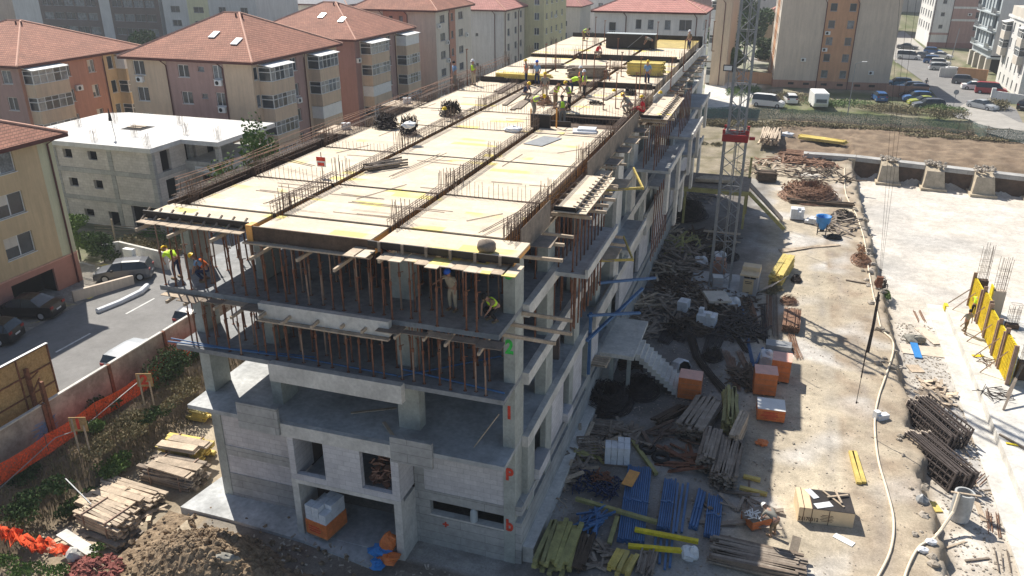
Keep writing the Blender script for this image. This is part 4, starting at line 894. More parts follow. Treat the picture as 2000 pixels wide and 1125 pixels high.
MB().cbox((.5, -.03, .42), .7, .01, .05).cbox((.45, -.03, .55), .6, .01, .05).cbox((.5, -.03, .3), .6, .01, .05).build('print', M['txtr'], bp)
tag(MB().blob((0, 0, .4), .35, .3, .5, .3).blob((.2, -.5, .1), .5, .4, .15, .4).build('orange_bag_heap', M['orbox'], loc=G(760, 1075, 0)), 'crumpled orange bags leaning at the entrance post', 'bags')
tag(MB().blob((0, 0, .1), .5, .3, .22, .4).blob((.2, -.7, .05), .35, .3, .12, .4).build('blue_plastic', M['bluel'], loc=G(744, 1080, 0)), 'blue plastic sheet crumpled on the entrance floor edge', 'plastic')
wires('rebar_heap', 'black tangled heap of wire rebar in the shade beside the foundation', 'rebar heap', (1185, 790), 1.7, 1.9, 1.1, 'rebard', 420, .022)
wires('rebar_heap', 'second black tangled heap of wire rebar, right of the bigger heap', 'rebar heap', (1250, 765), 1.3, 1.5, .8, 'rebard', 300, .022)
wires('rebar_heap', 'round dark coil of wire near the crooked dark bars', 'rebar heap', (1392, 700), .8, .8, .7, 'rebard', 150, .022)
wires('rebar_heap', 'black wire heap under the side scaffold, deep in the shade', 'rebar heap', (1335, 420), 2.6, 3.0, 1.3, 'rebard', 420, .03)
def bundle(lab, pix, n, sp, r_, m, z=0, name='rebar_bundle', cat='rebar bundle', grp=None, hh=.12):
    P_ = [G(px, py, z) for px, py in pix]; a = P_[0].copy(); mb = MB()
    for k_ in range(n):
        ox, oz = rnd.uniform(-sp, sp), rnd.uniform(.02, hh); pts = []
        for i, p in enumerate(P_):
            d = (P_[min(i + 1, len(P_) - 1)] - P_[max(i - 1, 0)]).normalized(); s_ = Vector((d.y, -d.x, 0)); e = d * (rnd.uniform(-.25, .25) if i in (0, len(P_) - 1) else 0)
            pts.append(p - a + s_ * (ox + rnd.uniform(-.03, .03)) + e + Vector((0, 0, oz)))
        mb.tube(pts, r_, 3)
    o = mb.build(name, M[m], loc=a); return tag(o, lab, cat, grp)
bundle('long curved black rebar bundle bending across the shaded gravel', [(1385, 590), (1366, 620), (1350, 660), (1362, 700), (1388, 735), (1418, 768)], 34, .28, .02, 'rebard')
for i, (a, b_, mm, lab) in enumerate((((1288, 668), (1318, 612), 'rebard', 'dark rebar bundle left of the white tall bag'), ((1300, 672), (1362, 600), 'rebard', 'dark rebar bundle running to the white block pallet'), ((1330, 668), (1366, 616), 'rebard', 'thin dark bundle parallel to the curved one'),
    ((1388, 672), (1408, 640), 'rebard', 'wide dark bundle beside the curved one'), ((1400, 680), (1412, 645), 'rebard', 'dark bundle right of the wide one'), ((1375, 700), (1388, 648), 'rebard', 'thin dark bundle near the round coil'),
    ((1418, 640), (1438, 600), 'rebard', 'dark bars running up to the white bags'), ((1470, 712), (1448, 600), 'blue', 'long blue steel channel lying crooked on the rebar'), ((1458, 688), (1420, 636), 'rebard', 'crooked dark beam crossing beside the blue channel'),
    ((1478, 640), (1462, 585), 'brownbar', 'brown rebar row right of the blue channel'), ((1495, 668), (1490, 600), 'rebard', 'dark rebar row near the sun line'), ((1515, 658), (1513, 578), 'oldwood', 'long grey log of bars right at the sun line'),
    ((1432, 735), (1418, 688), 'rust2', 'fan of thin pale bars below the round coil'), ((1460, 720), (1445, 690), 'rust2', 'second fan of thin bars by the blue channel'), ((1440, 760), (1428, 700), 'brownbar', 'brown bars under the fan of thin bars'), ((1560, 700), (1545, 655), 'brownbar', 'narrow brown bundle in the sun behind the orange pallets'), ((1500, 640), (1503, 580), 'brownbar', 'brown bars in the shade beside the grey log'),
    ((1456, 760), (1466, 712), 'rebard', 'short dark bars at the left of the sunlit orange pallet'))):
    bundle(lab, [a, ((a[0] + b_[0]) / 2 + rnd.uniform(-2, 2), (a[1] + b_[1]) / 2), b_], 22, .22 if i != 7 else .1, .02, mm)
o = stack('rebar_mat', 'square brown stack of short stirrup bars in the sun', 'rebar stack', (1543, 652), (1547, 615), 1.15, .5, M['brownbar'], .05, .08, 0, .06)
tubes('crooked blue steel angle beside the sunlit orange pallets', [G(1470, 715, .1), G(1478, 708, .3), G(1490, 680, .3)], .09)
tag(MB().blob((0, 0, .7), .4, .5, .3, .3, 9, 7).cbox((0, 0, 0), .7, .8, .6).build('covered_drum', M['wrap'], loc=G(1494, 712)), 'drum under a pale wrinkled cover beside the back orange pallet', 'drum')
tag(MB().cbox((0, 0, 0), 1.6, .9, .35).build('metal_tub', M['galv'], loc=G(1520, 680)), 'flat grey metal tub behind the sunlit orange pallet', 'tub')
# timber stacks in the yard
SW = [
 ('grey weathered plank stack with wide boards on top, left of the aged yellow beams', (1345, 858), (1385, 800), 1.5, .8, 'oldwood', .3, .09),
 ('stack of aged yellow beams standing at the shade line', (1424, 850), (1424, 782), .8, .9, 'greenbeam', .2, .13),
 ('grey plank stack below the wide board stack', (1375, 925), (1392, 868), .9, 1.0, 'oldwood', .16, .08),
 ('grey plank stack with many board ends, rightmost of the three', (1410, 955), (1426, 885), 1.2, .85, 'oldwood', .15, .07),
 ('bundle of bright pale boards lying on the grey stacks in the sun', (1428, 888), (1450, 838), .5, 1.1, 'plank', .13, .1),
 ('dark low boards stacked left of the wide board stack', (1285, 830), (1335, 800), .6, .3, 'darkwood', .15, .08),
 ('stack of weathered yellow beams at the bottom edge beside the foundation', (1076, 1122), (1104, 1040), 1.5, .55, 'greenbeam', .2, .14),
 ('stack of bright yellow and brown beams at the bottom edge', (1206, 1124), (1226, 1090), 1.0, .35, 'yelbeam', .2, .12),
 ('brown sticks piled next to the bright yellow beams', (1258, 1124), (1268, 1088), .7, .3, 'oldwood', .07, .07),
 ('wide pile of grey planks at the bottom edge, left of the leaning beam', (1392, 1082), (1562, 1122), 1.5, .45, 'oldwood', .15, .07),
 ('dark debris boards beside the weathered yellow beams', (1130, 1115), (1150, 1050), .6, .3, 'darkwood', .14, .07),
 ('round pale timber posts in the far field', (1500, 285), (1508, 262), 2.4, .9, 'plank', .22, .2),
 ('long thin yellow boards lying in the brown field', (1560, 270), (1650, 282), 1.6, .35, 'yelbeam', .25, .1),
 ('long brown bars in rows left of the trench', (1525, 300), (1640, 312), 2.6, .35, 'brownbar', .1, .07),
 ('second rows of long brown bars nearer the brush heap', (1530, 312), (1625, 326), 2.2, .3, 'brownbar', .1, .07),
 ('dark steel bundle at the sun line near the field', (1480, 352), (1512, 354), 1.6, 1.0, 'darkwood', .12, .1),
 ('dark long boards lying across the brush heap', (1540, 396), (1665, 404), .8, .35, 'darkwood', .2, .12)]
for i, (lab, a, b_, w_, h_, mm, bw, bt) in enumerate(SW): stack('timber_stack', lab, 'timber stack', a, b_, w_, h_, M[mm], bw, bt, .8 * (a[1] < 290), .28 if i != 4 else .05)
# blue steel props and tubes lying in packs
def pack(lab, a, b_, w_, r_=.045, gap=.1, lay=2, m='blue', name='tube_pack'):
    A, Bp = G(*a), G(*b_); d = Bp - A; L = d.length; ang = math.atan2(d.y, d.x); mb = MB(); n = int(w_ / gap)
    for l in range(lay):
        for k_ in range(n):
            y = -w_ / 2 + (k_ + .5) * gap; mb.tube([(-L / 2 + rnd.uniform(-.1, .1), y, .08 + l * .1), (L / 2 + rnd.uniform(-.1, .1), y, .08 + l * .1)], r_, 6)
            mb.cbox((-L / 2 + rnd.uniform(-.05, .05), y, .02 + l * .1), .02, .12, .12); mb.cbox((rnd.uniform(-.1, .1), y, .06 + l * .1), .12, .1, .1)
    r = thing(name, lab, 'steel tubes', (A + Bp) / 2, ang); mb.build('tubes', M[m], r); MB().cbox((-L * .25, 0, 0), .1, w_ + .1, .03).cbox((L * .25, 0, 0), .1, w_ + .1, .03).build('bearer', M['oldwood'], r); return r
pack('widest pack of long blue steel props laid side by side', (1230, 1062), (1248, 918), 1.25)
pack('second pack of long blue props, right of the widest one', (1294, 1036), (1308, 942), .65)
pack('short pack of thick blue beams leaning together', (1350, 1034), (1368, 964), .55, .07, .14)
pack('pack of blue tubes at the right end of the row', (1388, 1052), (1396, 974), .75)
for i, (a, b_) in enumerate((((1308, 1108), (1324, 944)), ((1320, 1040), (1334, 946)), ((1331, 1040), (1344, 944)), ((1288, 1100), (1292, 1042)), ((1298, 1112), (1304, 1042)), ((1276, 1095), (1281, 1048)))):
    A = G(*a, .1); o = MB().beam((0, 0, 0), G(*b_, .1) - A, .11, .1).build('steel_beam', M['blue'], loc=A); tag(o, 'single blue beam lying between the blue packs, number %d from the right' % (6 - i), 'steel beam', 'single blue beams between the packs')
m = MB()
for k_ in range(34): m.cbox((rnd.uniform(-.5, .5), rnd.uniform(-.9, .9), rnd.uniform(.02, .45)), rnd.uniform(.6, 1.3), .08, .08, rnd.uniform(.6, 1.9), 0, rnd.uniform(-.3, .3))
tag(m.build('bracket_heap', M['blue'], loc=G(1157, 1018)), 'heap of short blue brackets and angles', 'steel parts')
m = MB()
for k_ in range(120): m.cbox((rnd.uniform(-1.2, 1.0), rnd.uniform(-.8, .8), rnd.uniform(.02, .3)), rnd.uniform(.15, .6), .05, .05, rnd.uniform(0, 3), 0, rnd.uniform(-.5, .5))
tag(m.build('clamp_heap', M['cnavy'], loc=G(1172, 952)), 'wide heap of small dark blue clamps and fittings', 'steel parts')
m = MB()
for k_ in range(40): m.cbox((rnd.uniform(-.5, .4), rnd.uniform(-.4, .4), rnd.uniform(.1, .4)), rnd.uniform(.15, .5), .06, .05, rnd.uniform(0, 3), 0, rnd.uniform(-.5, .5))
tag(m.build('clamp_heap', M['rust'], loc=G(1178, 940)), 'small rusty clamps on top of the dark blue fittings', 'steel parts')
for i, (a, b_, mm, lab) in enumerate((((1125, 974), (1283, 1020), 'greenbeam', 'long dull yellow beam lying across the widest blue pack'), ((1240, 1034), (1364, 1058), 'yelpaint', 'bright yellow beam lying over the blue props, upper one'), ((1227, 1066), (1336, 1076), 'yelpaint', 'bright yellow beam lying over the blue props, lower one ending at the white sack'), ((1220, 840), (1282, 926), 'greenbeam', 'long dull yellow beam leaning past the two tyres'), ((1206, 1010), (1190, 1062), 'greenbeam', 'short dull yellow board left of the widest blue pack'), ((1445, 952), (1498, 966), 'yelbeam', 'yellow beam under the right grey stack, lower one'), ((1452, 930), (1485, 938), 'yelbeam', 'yellow beam under the right grey stack, upper one'), ((1545, 1095), (1557, 1048), 'plank', 'square pale beam leaning upright at the bottom planks'))):
    o = timber(G(*a, .3 if i in (0, 1, 2) else .12), G(*b_, .3 if i in (0, 1, 2) else (.9 if i == 7 else .12)), .2 if i != 7 else .35, .16, mm, lab)
timber(G(1224, 948, .35), G(1240, 920, .4), .55, .03, 'orange', 'honey coloured plywood sheet lying on the top of the widest blue pack', None, 'plywood_sheet', 'sheet')
for i, (px, py) in enumerate(((1263, 880), (1290, 897))):
    n_ = 24; mb = MB(); vs = []; 
    for a in range(n_):
        for b_ in range(8): vs.append(((.36 + .12 * math.cos(2 * PI * b_ / 8)) * math.cos(2 * PI * a / n_), (.36 + .12 * math.cos(2 * PI * b_ / 8)) * math.sin(2 * PI * a / n_), .12 + .12 * math.sin(2 * PI * b_ / 8)))
    mb.add(vs, [(a * 8 + b_, ((a + 1) % n_) * 8 + b_, ((a + 1) % n_) * 8 + (b_ + 1) % 8, a * 8 + (b_ + 1) % 8) for a in range(n_) for b_ in range(8)])
    tag(mb.build('tyre', M['tyre'], loc=G(px, py), smooth=True), 'black tyre lying on the gravel, %s of the two' % ('upper left' if i == 0 else 'lower right'), 'tyre')
def pallet(lab, px, py, rz, rx=0, z=0, ry=0):
    m = MB()
    for i in range(7): m.cbox((0, -.55 + i * .183, .12), 1.2, .1, .02)
    for x in (-.55, 0, .55): m.cbox((x, 0, .02), .1, 1.2, .1)
    o = m.build('pallet', M['oldwood'], loc=G(px, py, z)); o.rotation_euler = (rx, ry, rz); return tag(o, lab, 'pallet')
pallet('pale pallet lying flat at the dark heap edge', 1178, 838, .1, .15, .3); pallet('grey pallet tilted on the scrap wood', 1151, 872, .4, .3, .4); pallet('grey slatted pallet lying near the foundation ledge', 1102, 905, .9, .2, .3)
heap('scrap_wood', 'heap of broken boards and laths along the foundation', 'scrap wood', (1115, 900), 1.2, 2.2, .5, 'oldwood', 95, (.5, 1.8), .12, kind='stuff')
heap('scrap_wood', 'broken yellowish boards between the pallets and the white block pallet', 'scrap wood', (1150, 890), 1.0, 1.0, .4, 'greenbeam', 16, (.6, 1.5), .25, kind='stuff')
heap('scrap_wood', 'heap of broken boards in the shade below the side scaffold', 'scrap wood', (1325, 510), 2.6, 4.0, .8, 'oldwood', 130, (.6, 2.6), .16, .04, kind='stuff')
heap('scrap_wood', 'broken boards scattered behind the dark rebar bundles', 'scrap wood', (1290, 600), 1.9, 3.5, .6, 'oldwood', 90, (.5, 1.8), .15, kind='stuff')
heap('scrap_wood', 'boards heaped against the far terrace wall', 'scrap wood', (1320, 400), 1.2, 4.5, .7, 'plank', 50, (.6, 2.2), .2, kind='stuff')
heap('scrap_wood', 'small litter of sticks on the ground between foundation and blue clamps', 'scrap wood', (1065, 1000), .9, 2.4, .06, 'plank', 60, (.1, .6), .03, .015, kind='stuff')
heap('scrap_wood', 'scraps of boards at the bottom edge beside the yellow beams', 'scrap wood', (1160, 1085), .9, 1.0, .3, 'oldwood', 40, (.3, 1.2), .12, kind='stuff')
heap('dark_debris', 'dark construction debris on the shaded ground', 'debris', (1420, 600), 2.4, 4.5, .3, 'darkwood', 220, (.2, 1.2), .1, kind='stuff')
heap('dark_debris', 'dark mixed debris under the crane', 'debris', (1370, 570), 2.2, 2.6, .4, 'oldwood', 120, (.2, 1.3), .12, kind='stuff')
heap('site_litter', 'small pale litter over the yard', 'debris', (1400, 800), 5, 9, .03, 'rubble', 260, (.04, .16), .06, .03, kind='stuff')
heap('site_litter', 'small litter on the ground in front of the building', 'debris', (700, 1110), 6, 1.2, .05, 'rubble', 130, (.05, .25), .05, .03, kind='stuff')
for i, (px, py, rx_, ry_, n_, mm) in enumerate(((1250, 640, 1.5, 2.2, 110, 'oldwood'), (1330, 560, 2.0, 2.4, 130, 'darkwood'), (1300, 470, 2.4, 3.4, 130, 'plank'), (1380, 470, 2.6, 3.0, 110, 'darkwood'), (1345, 640, 1.6, 1.5, 80, 'darkwood'), (1230, 700, 1.3, 1.5, 80, 'darkwood'), (1440, 640, 1.8, 2.5, 120, 'rebard'), (1360, 380, 2.0, 6.0, 110, 'oldwood'), (1460, 740, 1.2, 1.4, 60, 'darkwood'), (1195, 850, 1.6, 1.0, 70, 'oldwood'))):
    heap('building_debris', 'mixed broken boards, bars and offcuts over the shaded strip beside the building', 'debris', (px, py), rx_, ry_, .45, mm, n_, (.3, 2.0), .13, .04, kind='stuff')
wires('rebar_heap', 'low dark wire mesh spread under the crane bench', 'rebar heap', (1400, 500), 2.2, 2.0, .5, 'rebard', 160, .025)
wires('rebar_heap', 'dark bars tangled left of the long curved bundle', 'rebar heap', (1330, 650), 1.2, 1.4, .5, 'rebard', 140, .022)
for i, (px, py, rx_, ry_, n_, mm) in enumerate(((1290, 530, 1.5, 2.2, 26, 'plank'), (1340, 480, 2.0, 2.6, 26, 'greenbeam'), (1260, 600, 1.3, 1.8, 22, 'plank'), (1310, 440, 2.0, 3.0, 24, 'plank'), (1400, 610, 1.6, 1.6, 16, 'oldwood'), (1090, 930, .8, 2.0, 30, 'plank'), (1130, 870, 1.2, 1.2, 26, 'plank'), (1300, 860, 1.2, 1.2, 14, 'rebar'), (1330, 900, .8, 1.4, 12, 'rust'), (1440, 1000, 1.6, 1.6, 20, 'oldwood'), (1560, 320, 5, 2.5, 70, 'brownbar'), (1600, 345, 4, 3, 60, 'darkwood'), (1640, 440, 1.5, 3, 40, 'oldwood'), (1500, 330, 4, 3, 50, 'plank'))):
    heap('loose_boards', 'loose boards, laths and bars dropped over the yard debris', 'boards', (px, py), rx_, ry_, .7 if py < 700 else .3, mm, n_, (.8, 3.0), .16, .05, kind='stuff')
# crates, machine, tank, panels
cr = thing('wooden_crate', 'long wooden crate printed 21170312 with laths on its dark lid, standing in the sun', 'crate'); a, b_ = G(1557, 1018), G(1665, 1032); d = b_ - a; cr.location = a; cr.rotation_euler = (0, 0, math.atan2(d.y, d.x)); L = d.length
MB().cbox((L / 2, .75, 0), L, 1.5, .78).build('body', M['card'], cr); MB().cbox((L * .62, .75, .781), L * .76, 1.48, .02).build('lid', M['film'], cr); MB().cbox((L * .12, .75, .782), L * .22, 1.5, .02).build('lid_board', M['card'], cr)
MB().cbox((L * .09, -.006, 0), .03, .012, .8).cbox((L * .24, -.006, 0), .03, .012, .8).cbox((L * .55, -.006, 0), .03, .012, .8).cbox((L * .09, .75, .80), .03, 1.52, .01).cbox((L * .24, .75, .80), .03, 1.52, .01).build('strap', M['txtd'], cr)
MB().cbox((L * .45, .35, .805), .8, .35, .02, .4).cbox((L * .28, 1.1, .805), .3, .7, .03, .5).build('paper', M['wrap'], cr)
text('21170312', .27, (L * .19, -.012, .2), (1, 0, 0), (0, 0, 1), M['txtd'], 'lettering', cr, .82, .012)
m = MB()
for k_ in range(5): m.cbox((L * .52, -.008, .5 - k_ * .08), L * (.2 + .04 * (k_ % 2)), .01, .022)
m.build('print', M['txtd'], cr)
for i, (ax, ay, bx_, by) in enumerate(((L * .5, 1.4, L * .82, .35), (L * .55, .9, L * .95, 1.25), (L * .72, 1.45, L * .78, .5))):
    o = MB().beam((ax, ay, .84 + i * .05), (bx_, by, .84 + i * .05), .09, .04).build('lath', M['plank'], cr)
for i, (a_, b__) in enumerate((((1662, 882), (1678, 944)), ((1668, 882), (1687, 943)))): timber(G(*a_, .08), G(*b__, .08), .24, .14, 'yelbeam', 'pale yellow beam lying in the middle of the sunny yard, %s of the pair' % ('left' if i == 0 else 'right'))
tag(MB().cbox((0, 0, .01), .9, .35, .02).build('white_sheet', M['white'], loc=G(1648, 1055)), 'small white sheet lying on the sunny ground below the crate', 'sheet').rotation_euler = (0, 0, -.5)
tag(MB().blob((0, 0, .3), .36, .3, .36, .3, 9, 7).build('white_sack', M['wrap'], loc=G(1346, 1092)), 'white sack standing among the blue props', 'sack')
tag(MB().blob((0, 0, .1), .3, .25, .12, .4).build('orange_rag', M['orbox'], loc=G(1488, 868)), 'crumpled orange rag on the sunny ground', 'rag')
bb = thing('big_bag', 'open white big bag lying on its side by the stair foot', 'big bag', G(1322, 716), .6); MB().lathe((0, 0, 0), [(.5, 0), (.6, .35), (.55, .8), (.45, .95)], 8).build('fabric', M['wrap'], bb); MB().lathe((0, 0, .9), [(.001, .0), (.42, .0)], 8).build('mouth', M['dark'], bb); bb.rotation_euler = (1.2, 0, .7)
wb = [((1430, 600), 'white crumpled bags beside the big grey panel'), ((1405, 508), 'white foil bag behind the crane legs'), ((1368, 518), 'grey cover lying left of the crane base')]
for p, lab in wb: tag(MB().blob((0, 0, .3), .55, .45, .45, .3, 9, 7).build('white_bag', M['wrap'], loc=G(*p)), lab, 'bag')
gen = thing('machine_box', 'tan and yellow machine cabinet with a slatted front in the yard', 'machine', G(1448, 572), -.08)
MB().cbox((.45, .7, 0), 1.3, 1.9, 1.5).build('cabinet', M['greyr'], gen); MB().cbox((.45, .7, 1.5), 1.35, 2.0, .12).cbox((.45, 1.1, 1.62), 1.3, .9, .3).build('roof', M['card'], gen); MB().cbox((.45, -.27, .1), .75, .06, 1.2).build('door', M['ocher'], gen); MB().cbox((.3, -.27, 1.36), .4, .06, .12).cbox((.75, -.27, 1.36), .4, .06, .12).build('vent', M['dark'], gen); MB().cbox((.45, -.31, .95), .5, .03, .04).cbox((.45, -.31, 1.08), .5, .03, .04).build('slot', M['dark'], gen)
ob = stack('panel_stack', 'yellow formwork beams under a tilted pale plywood panel at the sun line', 'formwork', (1512, 562), (1538, 520), 1.0, 1.0, M['yelbeam'], .25, .12)
lp = MB().cbox((0, 0, 0), 1.5, 3.0, .06).build('plywood_sheet', M['peachy'], loc=G(1508, 556, .25)); lp.rotation_euler = (0, -.65, -.42); tag(lp, 'big pale plywood panel leaning on yellow beams, half in shade', 'panel')
bp2 = MB().cbox((0, 0, 0), 1.7, 1.5, .18).build('formwork_board', M['cream'], loc=G(1400, 582, .7)); bp2.rotation_euler = (.12, .05, .45); tag(bp2, 'large tilted pale panel with a dark scribble, beside white bags', 'panel')
text('M', .4, tuple(G(1398, 583, .96)), (.9, .43, 0), (-.43, .9, 0), M['txtd'], 'scribble', None).parent = bp2
bp2.children[0].matrix_parent_inverse = Matrix.Translation(bp2.location) .inverted()
crate('grey_box', 'grey metal box with a light top beside the crane legs', 'box', (1391, 568), (1410, 569), .7, 1.1, 'greyr', 'white')
tag(MB().cbox((0, 0, 0), 1.2, 1.0, .9).cbox((.1, .1, .9), .8, .7, .4).build('red_brick_pallet', M['orangd'], loc=G(1402, 535)), 'orange brick load standing between the crane legs', 'brick pallet')
hp = thing('mortar_hopper', 'blue round mortar hopper on dark legs in the sunny yard', 'hopper', G(1604, 458)); MB().lathe((0, 0, 0), [(.25, .55), (.62, 1.25), (.66, 1.75), (.70, 1.78), (.60, 1.74), (.2, .9)], 16).build('bowl', M['bluel'], hp, smooth=True); m = MB()
for a in range(4): m.tube([(.5 * math.cos(a * PI / 2 + .7), .5 * math.sin(a * PI / 2 + .7), 0), (.55 * math.cos(a * PI / 2 + .7), .55 * math.sin(a * PI / 2 + .7), 1.3)], .04, 5)
m.tube([(0, 0, .3), (0, 0, .6)], .2, 8); m.build('leg_frame', M['black'], hp)
# saw horses / bench under the crane
wbn = thing('work_bench', 'long wooden work bench behind the crane mast', 'bench', G(1408, 472)); MB().box(-1.6, 1.6, -.25, .25, .85, .9).build('bench_top', M['plank'], wbn)
for s_ in (-1, 1): MB().beam((s_ * 1.3, -.2, 0), (s_ * 1.1, 0, .85), .08, .08).beam((s_ * 1.3, .3, 0), (s_ * 1.1, 0, .85), .08, .08).build('leg', M['plank'], wbn)
MB().box(-1.7, 1.7, -.6, -.4, .25, .32).build('stretcher', M['plank'], wbn)
# brush heap, dry weeds
def leafcloud(mb, c, rx_, ry_, rz_, n, s=.08, shell=.55, q=rnd):
    for k_ in range(n):
        while 1:
            x, y, z = q.uniform(-1, 1), q.uniform(-1, 1), q.uniform(-1, 1); d2 = x * x + y * y + z * z
            if shell * shell < d2 < 1: break
        p = Vector((c[0] + x * rx_, c[1] + y * ry_, c[2] + z * rz_)); a = Vector((q.uniform(-1, 1), q.uniform(-1, 1), q.uniform(-1, 1))).normalized(); b_ = a.orthogonal().normalized(); t_ = s * q.uniform(.6, 1.4)
        mb.add([p - a * t_, p + b_ * t_ * .55, p + a * t_, p - b_ * t_ * .55], [(0, 1, 2, 3)])
    return mb
def bush(name, lab, cat, p, rx_, ry_, h, m, n, z=0, s=.09, grp=None, kind=None, stems=6):
    c = G(*p, z) if len(p) == 2 else Vector(p); r = MB(); 
    for k_ in range(max(2, int(n / 220))): leafcloud(r, (rnd.uniform(-.6, .6) * rx_, rnd.uniform(-.6, .6) * ry_, h * rnd.uniform(.3, .65)), rx_ * .5, ry_ * .5, h * .4, 220, s, .3)
    if kind: return tag(r.build(name, M[m], loc=c), lab, cat, grp, kind)
    t = thing(name, lab, cat, c, 0, grp); r.build('foliage', M[m], t); sm = MB()
    for k_ in range(stems): sm.tube([(rnd.uniform(-.1, .1), rnd.uniform(-.1, .1), 0), (rnd.uniform(-.4, .4) * rx_, rnd.uniform(-.4, .4) * ry_, h * .6)], .02, 3)
    sm.build('stem', M['bark'], t); return t
wires('brush_heap', 'big heap of rusty brown brush and wire by the dark boards', 'brush heap', (1580, 385), 3.4, 3.6, 1.4, 'brownbar', 420, .03)
bush('dry_brush', 'reddish brown dry brush on the heap', 'brush', (1575, 380), 2.6, 2.6, 1.5, 'leafbr', 1500, 0, .12, kind='stuff')
wires('brush_heap', 'dark wiry heap right of the white block piles', 'brush heap', (1648, 425), 1.4, 1.6, .6, 'rebard', 140, .025)
wires('brush_heap', 'brown reddish wire tangle on the cliff edge', 'brush heap', (1680, 510), 1.0, 2.0, .4, 'brownbar', 130, .02)
bush('weed', 'reddish dry weeds on the cliff edge beside the hose', 'weeds', (1682, 500), .8, 2.2, .5, 'leafbr', 500, 0, .07, kind='stuff')
tag(MB().blob((0, 0, .1), .7, .5, .25, .3, 10, 6).build('black_cover', M['black'], loc=G(1628, 465)), 'black plastic cover lying right of the blue hopper', 'cover')
for i, (a, b_) in enumerate((((1522, 488), (1640, 478)), ((1525, 492), (1600, 480)), ((1652, 546), (1698, 554)))): timber(G(*a, .06), G(*b_, .06), .35 if i < 2 else .2, .06, 'plank' if i < 2 else 'oldwood', ('two pale boards laid end to end across the sunny yard, far one', 'pale board next to the far one across the sunny yard', 'single grey beam lying in the middle of the sunny yard')[i])
wires('rebar_heap', 'small dark coil at the edge of the crane shadow', 'rebar heap', (1540, 590), .8, .9, .4, 'brownbar', 90, .02)
wires('rebar_heap', 'small dark coil below the leaning plywood', 'rebar heap', (1555, 548), .5, .9, .4, 'rebard', 80, .02)
bush('weed', 'green weeds growing below the leaning plywood', 'weeds', (1520, 572), .9, 1.2, .4, 'leafdry', 500, 0, .07, kind='stuff')
# ================================================================ CRANE MAST
cr = thing('tower_crane_mast', 'grey lattice tower crane mast with a red climbing collar rising out of the yard', 'crane', (5.75, 35.0, -.8))
def lattice(w_, z0, z1, st, r_, name):
    m = MB(); h = w_ / 2; cs = [(-h, -h), (h, -h), (h, h), (-h, h)]
    m_ = MB()
    for x, y in cs: m_.box(x - r_ * 1.5, x + r_ * 1.5, y - r_ * 1.5, y + r_ * 1.5, z0, z1)
    m_.build('chord', M['galv'], cr); z = z0; i = 0
    while z < z1 - .1:
        for k_ in range(4):
            a, b_ = cs[k_], cs[(k_ + 1) % 4]
            if i % 2: a, b_ = b_, a
            m.tube([(a[0], a[1], z), (b_[0], b_[1], min(z + st, z1))], r_ * .75, 5)
            if i % 3 == 0: m.tube([(*a, z), (*b_, z)], r_ * .6, 5)
        z += st; i += 1
    m.build(name, M['galv'], cr)
lattice(1.5, 0, 12.1, 1.3, .045, 'lattice'); lattice(1.15, 12.1, 34, 1.15, .045, 'lattice')
m = MB(); m.box(-.9, .9, -.9, -.78, 11.45, 11.95).box(-.9, .9, .78, .9, 11.45, 11.95).box(-.9, -.78, -.78, .78, 11.45, 11.95).box(.78, .9, -.78, .78, 11.45, 11.95)
for x in (-.8, .8):
    for y in (-.8, .8): m.box(x - .1, x + .1, y - .1, y + .1, 12.0, 12.3)
m.box(.95, 1.35, -.12, .12, 11.5, 11.7).build('climbing_collar', M['red'], cr)
MB().tube([(0, 0, 0), (0, 0, 34)], .03, 5).tube([(.3, 0, 0), (.3, 0, 34)], .02, 4).tube([(.1, .1, 0), (.1, .1, 34)], .05, 5).build('ladder_rail', M['galv'], cr)
fl = thing('floodlight', 'dark framed floodlight fixed to the crane mast near the top', 'floodlight', YP(1422, 133, 33.9)); MB().box(-.32, .32, -.05, .1, -.2, .22).build('housing', M['black'], fl); MB().box(-.26, .26, -.065, -.052, -.14, .16).build('lens', M['white'], fl); MB().tube([(.1, 0, -.2), (.1, .2, -1.6)], .04).build('bracket', M['galv'], fl)
tag(MB().cbox((0, 0, 0), 4.4, 4.4, .25).build('crane_base_slab', M['slab'], loc=(5.75, 35.0, -.85)), 'square concrete base slab under the crane mast', 'slab')
# hook ropes of the crane hanging over the yard
hk = thing('crane_hook', 'dark crane chain slings hanging over the sunny yard', 'crane hook', (12.0, 16.0, 0.0)); hp_ = G(1716, 545, 0); Y0 = 17.0
def yp(px, py): return YP(px, py, Y0) - Vector((12.0, 16.0, 0))
MB().tube([yp(1760, -40), yp(1716, 560)], .008, 3).tube([yp(1795, -40), yp(1718, 560)], .008, 3).tube([yp(1778, -40), yp(1717, 560)], .008, 3).build('rope', M['rebard'], hk)
MB().cbox(yp(1716, 560), .3, .25, .55).blob(yp(1716, 552), .2, .15, .3, .1).build('hook_block', M['rust'], hk)
MB().tube([yp(1716, 570), yp(1703, 640), yp(1691, 690), yp(1682, 738)], .035, 5).tube([yp(1716, 575), yp(1706, 640), yp(1694, 688)], .045, 5).tube([yp(1718, 575), yp(1708, 635), yp(1697, 688)], .03, 5).tube([yp(1682, 738), yp(1673, 784)], .02, 4).blob(yp(1673, 786), .05, .05, .08, 0).build('chain', M['rebard'], hk)
